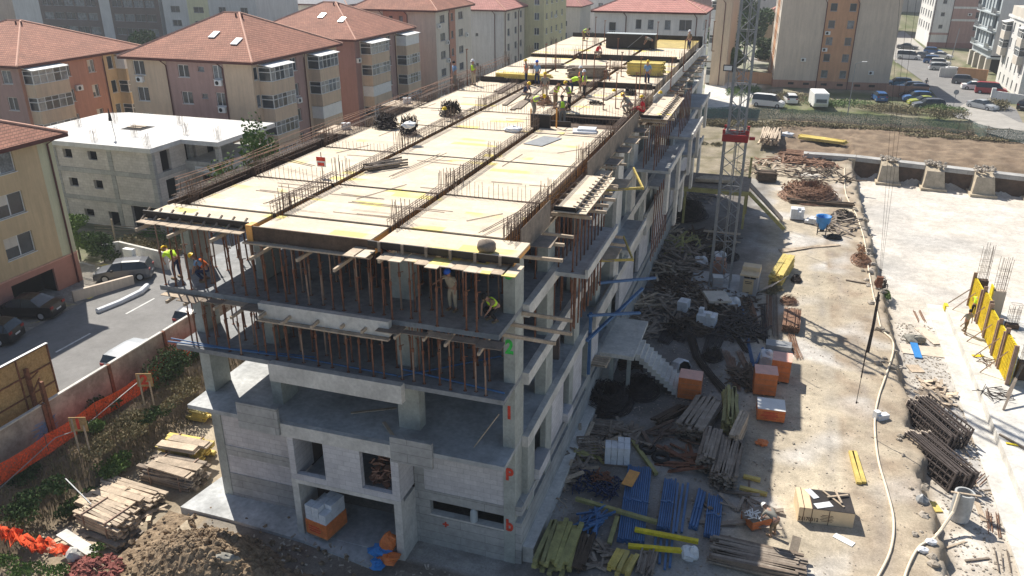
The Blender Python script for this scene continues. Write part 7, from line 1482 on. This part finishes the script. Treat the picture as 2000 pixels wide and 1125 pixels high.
wl3 = thing('white_wall', 'low white wall and gate post at the right edge by the silver car', 'wall'); a, b_ = G(1937, 196), G(2010, 208); MB().beam(a + Vector((0, 0, .8)), b_ + Vector((0, 0, .8)), .25, 1.6).build('wall_panel', M['whiter'], wl3); MB().cbox(a, .6, .5, 2.0).build('gate_post', M['whiter'], wl3)
wl4 = thing('orange_wall', 'orange wall with a white end between the parked white and grey cars', 'wall'); a, b_ = G(1868, 152), G(1926, 158); MB().beam(a + Vector((0, 0, 1)), b_ + Vector((0, 0, 1)), .3, 2.0).build('wall_panel', M['oranger'], wl4); MB().beam(a + Vector((-3.2, -.3, .9)), a + Vector((-.2, 0, .9)), .3, 1.8).build('white_panel', M['palegrey'], wl4)
# houses between the mast and the beige block
block('small tan house with a pink tiled roof behind the crane mast', 2.5, 166, 12, 9, 9.2, 3.4, [(0, 12, 'tan', [])], [(0, 9, 'tan', [])], mt='tilef', sky=((.55, .45, 'F'),), ov=.4)
block('grey unfinished house with a dark opening behind the pink roofed house', 2, 190, 16, 10, 17.5, 0, [(0, 16, 'palegrey', grid([9], 1.6, (10.5,), 1.5, 'd1'))], [(0, 10, 'palegrey', [])], flat='greyr', back='palegrey')
# distant rows at the top left
zs = [2 + i * 3.0 for i in range(6)]
block('brown office building with grey pillars at the top left', -166, 128, 42, 18, 19, 0, [(0, 8, 'palegrey', []), (8, 25.5, 'brownf', grid([9, 12.2, 15.4, 18.6, 21.8], 2.7, zs, 1.5, 'd2')), (25.5, 28.5, 'palegrey', []), (28.5, 42, 'brownf', grid([29.2, 32.2, 35.2, 38.2], 2.6, zs, 1.5, 'd2'))], [(0, 18, 'palegrey', [])], flat='greyr', back='brownf')
zs = [1.5 + i * 2.9 for i in range(6)]
block('grey and yellowish apartment slab left of the trees at the top', -123, 128, 24, 16, 20, 0, [(0, 6.5, 'palegrey', grid([2], 2.4, zs, 1.3, 'd2')), (6.5, 12, 'paleyel', grid([8], 2.6, zs, 1.2, 'd2')), (12, 24, 'palegrey', grid([14.5, 20], 1.8, zs, 1.3, 'd2'))], [(0, 16, 'palegrey', [])], flat='palegrey', back='palegrey', ac_=(('F', 1, 14), ('F', 16.8, 6)))
block('pale apartment slab at the very top left corner', -205, 130, 30, 18, 16, 0, [(0, 30, 'palegrey', grid([2, 8, 14, 20, 25], 3, zs[:5], 1.4, 'd2'))], [(0, 18, 'cream', [])], flat='palegrey', back='palegrey')
block('low building with a flat white roof between the two red roofs', -94, 74, 18, 14, 8, 0, [(0, 18, 'cream', [])], [(0, 14, 'cream', [])], flat='white', back='cream')
for i, (x, y, w_, d_, z_, h_, mm, ml, lab) in enumerate(((-106, 150, 16, 12, 11, 3.5, 'cream', 'greyr', 'beige house with a grey hipped roof at the top left'), (-84, 140, 13, 10, 7.0, 3, 'whiter', 'skyl', 'white house with a pale metal roof between the red roofs'), (-96, 175, 20, 12, 10, 4, 'pinkr', 'tilef', 'pink house with a red roof at the top'), (-72, 168, 15, 12, 9, 3.6, 'whiter', 'tilef', 'white house with a red hipped roof at the top'), (-93, 118, 12, 9, 6.2, 2.6, 'peachy', 'greyr', 'low house with a grey roof left of the white one'), (-62, 190, 18, 12, 9, 4, 'cream', 'tilef', 'cream house with a long red roof far behind'), (-120, 185, 20, 12, 10, 4, 'whiter', 'greyr', 'white house with grey roof far behind'), (-50, 215, 18, 14, 14, 4, 'whiter', 'tilef', 'white block with a red roof far behind the olive block'), (-30, 225, 16, 12, 10, 4, 'pinkr', 'tilef', 'pink house beyond the parking area'), (-18, 260, 26, 14, 16, 3, 'palegrey', 'greyr', 'grey slab far behind the white building'), (14, 240, 22, 14, 20, 3, 'tan', 'tilef', 'tan slab far behind the beige block'), (-150, 230, 40, 16, 22, 3, 'palegrey', 'greyr', 'grey slab in the far left distance'), (-80, 240, 36, 16, 18, 3, 'cream', 'tilef', 'cream slab in the far distance'), (75, 240, 40, 18, 22, 3, 'cream', 'tilef', 'cream slab at the far right distance'), (62, 190, 20, 18, 24, 3, 'greyr', 'greyr', 'dark grey tower behind the modern block'), (-40, 300, 60, 20, 26, 3, 'palegrey', 'tilef', 'long far block at the top'), (-180, 320, 120, 20, 30, 4, 'palegrey', 'greyr', 'long far slab row at the top left'), (30, 330, 90, 20, 34, 4, 'cream', 'tilef', 'long far slab row at the top right'))):
    zs = [1 + k_ * 3.0 for k_ in range(int((z_ - 1) / 3))]; n = int(w_ / 4); block(lab, x, y, w_, d_, z_, h_, [(0, w_, mm, grid([1.2 + k_ * (w_ - 2) / n for k_ in range(n)], 1.4, zs, 1.3, 'd2') if w_ < 50 else [])], [(0, d_, mm, [])], mt=ml if ml != 'greyr' else 'greyr', back=mm)
# ================================================================ TREES
def tree(lab, x, y, h, rr, m='leafd', n=2600, s=.28, trunk=.22, z0=0, grp=None, crown=.35):
    t = thing('tree', lab, 'tree', (x, y, z0), 0, grp); mb = MB(); q = random.Random(int(x * 7 + y))
    nc = 9
    for k_ in range(nc):
        a = 2 * PI * k_ / nc * 1.7; rad = rr * q.uniform(.2, .62); c = (rad * math.cos(a), rad * math.sin(a), h * (crown + (1 - crown) * q.uniform(.18, .85)))
        if k_ == 0: c = (0, 0, h * .86)
        leafcloud(mb, c, rr * q.uniform(.35, .55), rr * q.uniform(.35, .55), h * q.uniform(.13, .2), n // nc, s, .35, q)
    mb.build('crown', M[m], t); tr = MB(); tr.tube([(0, 0, -.3), (.05, 0, h * .3), (0, .1, h * .75)], trunk, 7, trunk * .3)
    for k_ in range(5): a = k_ * 1.3; tr.tube([(0, 0, h * (.25 + .08 * k_)), (rr * .5 * math.cos(a), rr * .5 * math.sin(a), h * (.5 + .07 * k_))], trunk * .4, 5, trunk * .12)
    tr.build('trunk', M['bark'], t); return t
for i, (x, y, h, rr, mm, lab) in enumerate(((-111, 108, 8.5, 4.0, 'leafd', 'dark fir like tree before the brown office, left one'), (-103, 104, 6.5, 3.6, 'leafd', 'lower dark tree before the grey slab'), (-97, 106, 9.0, 4.2, 'leafd', 'tall dark tree before the yellowish slab'), (-90, 108, 6.5, 3.2, 'leaf', 'small light green tree right of the dark ones'), (-80, 120, 7, 3.5, 'leaf', 'bright green tree beside the pale metal roof'), (-3.5, 150, 12, 4.5, 'leafd', 'tall dark tree right of the narrow tan block'), (1.5, 160, 11, 4.5, 'leafd', 'dark leafy tree behind the crane mast'), (6.0, 152, 6.5, 4.5, 'leafd', 'broad dark shrub tree before the small tan house'), (-1.0, 140, 5, 2.6, 'leaf', 'lighter green tree near the parked cars behind the mast'), (10.5, 154, 6.0, 3.5, 'leaf', 'green tree left of the beige block'), (-31, 165, 6.5, 3.6, 'leafd', 'dark tree beside the olive yellow block'), (-33, 195, 7, 4, 'leafd', 'dark tree by the back parking area'), (-1, 175, 13, 5, 'leafd', 'tall dark tree at the top behind the mast'), (-26, 205, 8, 4, 'leaf', 'green tree by the back parking'))):
    tree(lab, x, y, h, rr, mm, 2600, .32)
tree('roadside tree right of the rough block building garden, in deep green', -44.5, 22.5, 3.8, 2.2, 'leaf', 3200, .11, .1, 0, None, .05)
tree('second garden tree beside the iron gate, darker', -41.8, 22.3, 2.6, 1.5, 'leafd', 2200, .1, .08, 0, None, .05)
tree('green shrub tree peeping over the left roof edge', -20.8, 15.6, 12.9, 1.5, 'leaf', 1500, .12, .12, 0, None, .82)
tree('small shrub peeping over the left roof edge, nearer one', -21.2, 12.4, 11.6, 1.2, 'leaf', 900, .12, .1, 0, None, .84)
for i, (px, py, rx_, ry_, h, mm, n, k_) in enumerate(((300, 492, 3.0, 1.6, 1.4, 'leafdry', 2200, 'tall grass behind the low white wall'), (315, 482, 2.4, 1.4, 1.2, 'leaf', 1200, 'green grass behind the low white wall'), (1560, 195, 7, 4, 1.0, 'leafdry', 2000, 'rough grass behind the green fence left of the caravan'), (1640, 205, 6, 4, .9, 'leaf', 2000, 'green weeds right of the caravan'), (1470, 246, 7, 1.5, .7, 'leafdry', 1800, 'dry weeds in front of the green fence'), (1400, 246, 4, 1.5, .8, 'leafdry', 1200, 'dry weeds at the left of the mast base line'), (1740, 218, 6, 2.5, 1.1, 'leafdry', 2200, 'tall dry weeds by the car park wall'), (1830, 218, 4, 2.0, 1.0, 'leaf', 1600, 'green weeds before the side road'), (1850, 235, 3, 1.2, 1.8, 'leafdry', 1000, 'dry bush behind the green fence by the track'), (1955, 215, 2.4, 1.6, 1.8, 'leafdry', 1000, 'dry bush beside the silver car'), (1700, 252, 14, 1.0, .4, 'leafdry', 2600, 'weeds growing along the bottom of the green fence'), (1900, 272, 9, 1.0, .4, 'leafdry', 1800, 'weeds along the right part of the green fence'), (1450, 180, 3, 6, .7, 'leaf', 1800, 'green grass plot behind the mast'), (1590, 246, 7, 1.2, .5, 'leafdry', 1500, 'weeds behind the field'), (1850, 150, 1.2, 1.2, 1.4, 'leaf', 500, 'green bush at the road corner'))):
    bush('weeds', k_, 'weeds', (px, py), rx_, ry_, h, mm, int(n * 1.5), 0, .12 if py < 300 else .1, kind='stuff')
# fence of green netting beyond the field
P_ = [G(*p) for p in ((1366, 232), (1430, 230), (1500, 233), (1545, 236), (1590, 238), (1640, 242), (1690, 246), (1740, 249), (1790, 254), (1830, 257), (1870, 262), (1888, 258), (1925, 272), (1965, 277), (2010, 281))]
net('long fence of green netting between the brown field and the street', P_, .05, 1.75, 'gnet', 'green_net_fence', 4, .15, 'fence')
# ================================================================ STREET FURNITURE
sl_ = thing('street_lamp', 'tall pale street lamp beside the caravan', 'street lamp', G(1655, 226)); MB().tube([(0, 0, 0), (.0, 0, 7.6)], .09, 7, .05).tube([(0, 0, 7.6), (.9, .0, 7.9)], .045, 5).build('pole', M['galv'], sl_); MB().cbox((1.15, 0, 7.86), .7, .25, .1).build('lamp_head', M['white'], sl_)
s3 = thing('road_sign', 'round road sign seen from behind at the side road', 'road sign', G(1861, 213)); MB().tube([(0, 0, 0), (0, 0, 2.6)], .04, 5).build('post', M['galv'], s3); MB().tube([(0, 0, 2.6), (0, .03, 2.6)], .0001, 3).add([(.38 * math.cos(k_ * PI / 8), -.05, 2.6 + .38 * math.sin(k_ * PI / 8)) for k_ in range(16)], [tuple(range(16))]).build('disc', M['greyr'], s3)
s4 = thing('utility_pole', 'thin dark pole standing at the far kerb of the side road', 'pole', G(1848, 150)); MB().tube([(0, 0, 0), (.6, 0, 9)], .07, 5).build('shaft', M['greyr'], s4)
for i, (px, py) in enumerate(((1793, 165),)): pass
gt = thing('iron_gate', 'thin iron gate fence between the near block and the garden tree', 'gate', G(160, 545)); a = G(158, 548); b_ = G(196, 560)
m = MB(); d = G(192, 553) - G(160, 545)
for k_ in range(22): p = d * (k_ / 21); m.tube([p, p + Vector((0, 0, 1.5))], .015, 3)
m.tube([(0, 0, .15), d + Vector((0, 0, .15))], .03, 4).tube([(0, 0, 1.4), d + Vector((0, 0, 1.4))], .03, 4); m.build('bars', M['galv'], gt)
lw = thing('garden_wall', 'low pale garden wall with a meter box behind the grey hatchback', 'wall'); pts = [G(205, 512), G(238, 505), G(330, 528)]
for a, b_ in zip(pts, pts[1:]): MB().beam(a + Vector((0, 0, .7)), b_ + Vector((0, 0, .7)), .22, 1.6).build('wall_panel', M['slabl'], lw)
MB().cbox(G(258, 520), .9, .4, 1.5).cbox(G(275, 526), 1.4, .5, 1.0).build('meter_box', M['white'], lw)
rw = thing('ramp_wall', 'low beige ramp wall beside the garage of the near block', 'wall'); a, b_ = G(145, 592), G(262, 556); MB().beam(a + Vector((0, 0, .45)), b_ + Vector((0, 0, .3)), .25, .95).build('wall_panel', M['peachy'], rw)
wt = tag(MB().tube([G(190, 608, .2), G(235, 590, .2), G(275, 570, .25), G(288, 558, .3)], .22, 8).build('wrapped_roll', M['wrap']), 'long white wrapped roll lying across the parking strip', 'roll')
for (px, py) in ((205, 470), (232, 470)): pass
tr3 = thing('garden_trellis', 'brown garden fence rails with a post behind the shrubs', 'fence', G(228, 480)); MB().tube([(0, 0, 0), (0, 0, 2.4)], .08).build('post', M['plank'], tr3); m = MB()
for k_ in range(6): m.beam((-2, 0, .4 + k_ * .25), (4.5, 1.5, .3 + k_ * .25), .04, .05)
m.build('rail', M['oldwood'], tr3)
# ================================================================ CARS
def car_proto(kind):
    # stations: x, belt z, roof z, roof half width factor ; length along +x (front at +x)
    L, Wd, H = {'hatch': (4.1, 1.78, 1.5), 'sedan': (4.7, 1.82, 1.45), 'suv': (4.5, 1.85, 1.66), 'van': (4.9, 1.9, 1.95), 'wagon': (4.6, 1.8, 1.5)}[kind]
    h = L / 2
    prof = {'hatch': [(-h, .62, .62), (-h + .06, .95, .97), (-h + .28, .98, H - .12), (-h + .7, .96, H - .02), (-.1, .94, H), (.55, .92, H - .08), (h - 1.05, .90, .92), (h - .35, .80, .80), (h, .58, .58)],
            'wagon': [(-h, .62, .62), (-h + .06, .95, .97), (-h + .35, .97, H - .1), (-h + .9, .96, H), (-.1, .94, H), (.5, .92, H - .06), (h - 1.2, .90, .92), (h - .4, .80, .80), (h, .58, .58)],
            'sedan': [(-h, .65, .65), (-h + .08, .93, .94), (-h + .75, .96, .98), (-h + 1.45, .95, H - .06), (-.25, .93, H), (.4, .92, H - .06), (h - 1.25, .90, .92), (h - .4, .80, .80), (h, .56, .56)],
            'suv': [(-h, .7, .7), (-h + .06, 1.05, 1.07), (-h + .35, 1.08, H - .15), (-h + .75, 1.06, H - .02), (0, 1.03, H), (.6, 1.02, H - .1), (h - 1.1, 1.0, 1.02), (h - .35, .92, .92), (h, .65, .65)],
            'van': [(-h, .7, .7), (-h + .04, 1.05, 1.1), (-h + .12, 1.1, H - .1), (-h + .5, 1.1, H), (.4, 1.08, H), (1.0, 1.06, H - .1), (h - .75, 1.02, 1.04), (h - .25, .9, .9), (h, .65, .65)]}[kind]
    w = Wd / 2; t = thing('parked_car', 'x', 'car'); body = MB(); gl = MB(); ring = []
    for i, (x, bz, rz_) in enumerate(prof):
        ww = w * (.86 if i in (0, len(prof) - 1) else .95 if i in (1, len(prof) - 2) else 1); rw_ = ww * (.99 - .30 * min(1, (rz_ - bz) / .5))
        ring.append([(x, -ww * .97, .22), (x, -ww, .5), (x, -ww * .985, bz), (x, -rw_, rz_), (x, -rw_ * .6, rz_ + .03), (x, rw_ * .6, rz_ + .03), (x, rw_, rz_), (x, ww * .985, bz), (x, ww, .5), (x, ww * .97, .22)])
    n = len(ring); vs = [v for r_ in ring for v in r_]; fb = []; fg = []
    gi = range(1, n - 2)
    for i in range(n - 1):
        for k_ in range(9):
            f = (i * 10 + k_, (i + 1) * 10 + k_, (i + 1) * 10 + k_ + 1, i * 10 + k_ + 1)
            if k_ in (2, 6) and prof[i][2] - prof[i][1] + prof[i + 1][2] - prof[i + 1][1] > .15: fg.append(f)
            elif k_ in (3, 4, 5) and abs(prof[i][2] - prof[i + 1][2]) > .22 and max(prof[i][2], prof[i + 1][2]) > H - .2: fg.append(f)
            else: fb.append(f)
        fb.append((i * 10 + 9, (i + 1) * 10 + 9, (i + 1) * 10, i * 10))
    fb += [tuple(range(10)), tuple((n - 1) * 10 + k_ for k_ in range(9, -1, -1))]
    body.add(vs, fb); o = body.build('body', M['cgry'], t); o.data.polygons.foreach_set('use_smooth', [False] * len(fb))
    gl.add(vs, fg).build('glass', M['glass'], t); pm = MB()
    for s_ in (-1, 1):
        for i in (2, 4, 6): 
            a, b_ = (ring[i][2], ring[i][3]) if s_ < 0 else (ring[i][7], ring[i][6]); pm.tube([Vector(a) + Vector((0, s_ * .01, 0)), Vector(b_) + Vector((0, s_ * .01, 0))], .03, 4)
        pm.cbox((h - 1.45, s_ * (w + .08), prof[4][1] - .02), .15, .2, .13)
    pm.build('trim', M['black'], t)
    for x in (-h + .78, h - .85):
        for s_ in (-1, 1):
            tb = MB(); vs = []
            for j, (r_, y) in enumerate(((.2, .02), (.32, .0), (.33, -.2), (.2, -.2))):
                vs += [(x + r_ * math.cos(k_ * PI / 8), s_ * (w - y * -1 + .005 - .0) if 0 else s_ * (w + .012 - (0 if j < 2 else .2)), .33 + r_ * math.sin(k_ * PI / 8)) for k_ in range(16)]
            tb.add(vs, [(j * 16 + k_, j * 16 + (k_ + 1) % 16, (j + 1) * 16 + (k_ + 1) % 16, (j + 1) * 16 + k_) for j in range(3) for k_ in range(16)]); wo = tb.build('wheel', M['tyre'], t)
            rb = MB(); rb.add([(x + .2 * math.cos(k_ * PI / 8), s_ * (w + .008), .33 + .2 * math.sin(k_ * PI / 8)) for k_ in range(16)], [tuple(range(16))]); 
            rb.build('rim', M['silver'], wo)
    for s_ in (-1, 1):
        MB().cbox((h - .1, s_ * w * .66, .6), .14, .38, .14).build('headlight', M['glassc'], t); MB().cbox((-h + .04, s_ * w * .72, .78), .08, .3, .16).build('tail_light', M['red'], t)
    MB().cbox((-h - .01, 0, .55), .03, .5, .11).cbox((h - .02, 0, .42), .05, .5, .1).build('number_plate', M['white'], t)
    return t
protos = {k_: car_proto(k_) for k_ in ('hatch', 'sedan', 'suv', 'van', 'wagon')}; used = set()
def car(kind, x, y, rz, paint, lab, z=.0, grp=None):
    p = protos[kind]
    if kind not in used: used.add(kind); r = p; r.location = (x, y, z); r.rotation_euler = (0, 0, rz); r['label'] = lab
    else: r = dup(p, (x, y, z), rz, lab)
    if grp: r['group'] = grp
    for c in r.children:
        if c.name.startswith('body'): s_ = c.material_slots[0]; s_.link = 'OBJECT'; s_.material = M[paint]
    return r
def cpx(kind, px, py, deg, paint, lab, z=0.03): p = G(px, py, z); return car(kind, p.x, p.y, R(deg), paint, lab, z)
cpx('hatch', 245, 543, 210, 'cgry', 'grey two tone hatchback with a silver roof parked in the sun by the garden wall', .1)
car('sedan', -39.2, 12.6, R(14 + 180), 'cblk', 'black sedan parked in front of the garage in the shade', .08)
car('wagon', -38.5, 8.6, R(18 + 180), 'cblk', 'dark estate car at the left picture edge in the shade', .08)
car('hatch', -26.9, 15.6, R(88), 'cgry', 'silver car half hidden behind the wall, farther one', .09); car('hatch', -26.75, 9.2, R(88), 'silver', 'silver car roof just showing over the wall, nearer one', .09)
CR = [('van', 1500, 208, -12, 'cwht', 'white van parked in the weeds left of the caravan'), ('hatch', 1543, 200, 100, 'cwht', 'small white car parked left of the caravan, front on'), ('suv', 1392, 128, 8, 'silver', 'silver car parked behind the tan wall, upper one'), ('sedan', 1402, 144, 5, 'cwht', 'white car parked behind the tan wall, lower one'),
 ('van', 1774, 116, -12, 'cwht', 'white minibus beside the beige block'), ('sedan', 1802, 114, -40, 'cgry', 'dark car next to the white minibus'), ('hatch', 1822, 105, -15, 'cblu', 'bright blue car before the modern block'), ('sedan', 1838, 114, -20, 'cwht', 'white sedan right of the bright blue car'), ('suv', 1825, 124, -12, 'cblu', 'dark blue car below the white sedan'), ('hatch', 1836, 128, -8, 'cwht', 'small white car half hidden above the long silver one'),
 ('wagon', 1837, 137, 5, 'silver', 'long silver estate in the row before the modern block'), ('hatch', 1863, 146, 2, 'cwht', 'white hatchback at the end of the row by the orange wall'), ('suv', 1884, 164, -8, 'cgry', 'dark grey suv right of the orange wall'), ('sedan', 1905, 175, 0, 'cwht', 'white saloon between the grey suv and the red van'), ('van', 1934, 183, -8, 'cred2', 'dark red people carrier before the white block'), ('sedan', 1918, 213, -50, 'silver', 'silver convertible car standing on the dusty track'),
 ('wagon', 1753, 168, 185, 'clb', 'blue green car by the beige block, farthest of its row'), ('wagon', 1776, 176, 188, 'clb', 'light blue estate in the row behind the low wall'), ('hatch', 1788, 180, 188, 'silver', 'pale blue grey car behind the low wall'), ('wagon', 1785, 191, 185, 'cblk', 'black car before the low wall, upper one'), ('suv', 1790, 198, 188, 'cblu', 'dark blue car before the low wall, middle one'), ('sedan', 1803, 205, 190, 'cgrn', 'yellow green car in the row before the low wall'), ('wagon', 1812, 211, 190, 'cgry', 'grey car in front of the yellow green one'), ('hatch', 1716, 196, 100, 'cblu', 'dark blue car alone in the shade of the beige block'),
 ('sedan', 1772, 96, -15, 'cgry', 'dark car by the pink block'), ('hatch', 1100, 84, 30, 'silver', 'pale car at the end of the deck beside the olive block'), ('sedan', 1140, 58, 20, 'cgry', 'dark parked car in the back parking, nearer one'), ('hatch', 1150, 42, 20, 'silver', 'silver parked car in the back parking, farther one'), ('suv', 1085, 95, 15, 'clb', 'light blue car just past the deck edge'), ('hatch', 2004, 213, 60, 'cblk', 'dark car cut off at the right picture edge'), ('sedan', 1395, 118, 5, 'cgry', 'dark car farthest behind the tan wall')]
for c in CR: cpx(*c)
for k_, p in protos.items():
    if k_ not in used: p['label'] = 'unused'
cv = thing('caravan', 'white caravan parked in the green weeds', 'caravan', G(1601, 214), R(8)); MB().prism([(-1.1, -.2), (1.1, -.2), (1.1, 4.6), (-1.1, 4.6)], .45, 2.45).add([(-1.1, -.2, .45), (1.1, -.2, .45), (1.05, -.55, 1.0), (-1.05, -.55, 1.0), (1.0, -.45, 1.7), (-1.0, -.45, 1.7), (1.1, -.2, 2.45), (-1.1, -.2, 2.45)], [(0, 1, 2, 3), (3, 2, 4, 5), (5, 4, 6, 7), (1, 6, 4, 2), (0, 3, 5, 7)]).build('body', M['white'], cv); MB().add([(-.8, -.56, 1.1), (.8, -.56, 1.1), (.78, -.48, 1.65), (-.78, -.48, 1.65)], [(0, 1, 2, 3)]).build('window', M['glass'], cv); MB().box(-.95, .95, .2, 4.4, 2.45, 2.52).build('roof_panel', M['white'], cv)
for s_ in (-1, 1): MB().tube([(s_ * 1.0, 2.2, .3), (s_ * 1.12, 2.2, .3)], .3, 12).build('wheel', M['tyre'], cv)

# ================================================================ AIR
hz_ = MB().box(-420, 420, -80, 640, -5, 60); hm = bpy.data.materials.new('air'); hm.use_nodes = True; t_ = hm.node_tree; t_.nodes.remove(t_.nodes['Principled BSDF']); pv = t_.nodes.new('ShaderNodeVolumePrincipled')
pv.inputs['Color'].default_value = (.86, .92, 1, 1); pv.inputs['Density'].default_value = .00038; pv.inputs['Anisotropy'].default_value = .2; t_.links.new(pv.outputs[0], t_.nodes['Material Output'].inputs['Volume'])
ho = hz_.build('haze', hm); ho['kind'] = 'stuff'; ho['label'] = 'thin pale summer haze over the whole district'; ho['category'] = 'haze'
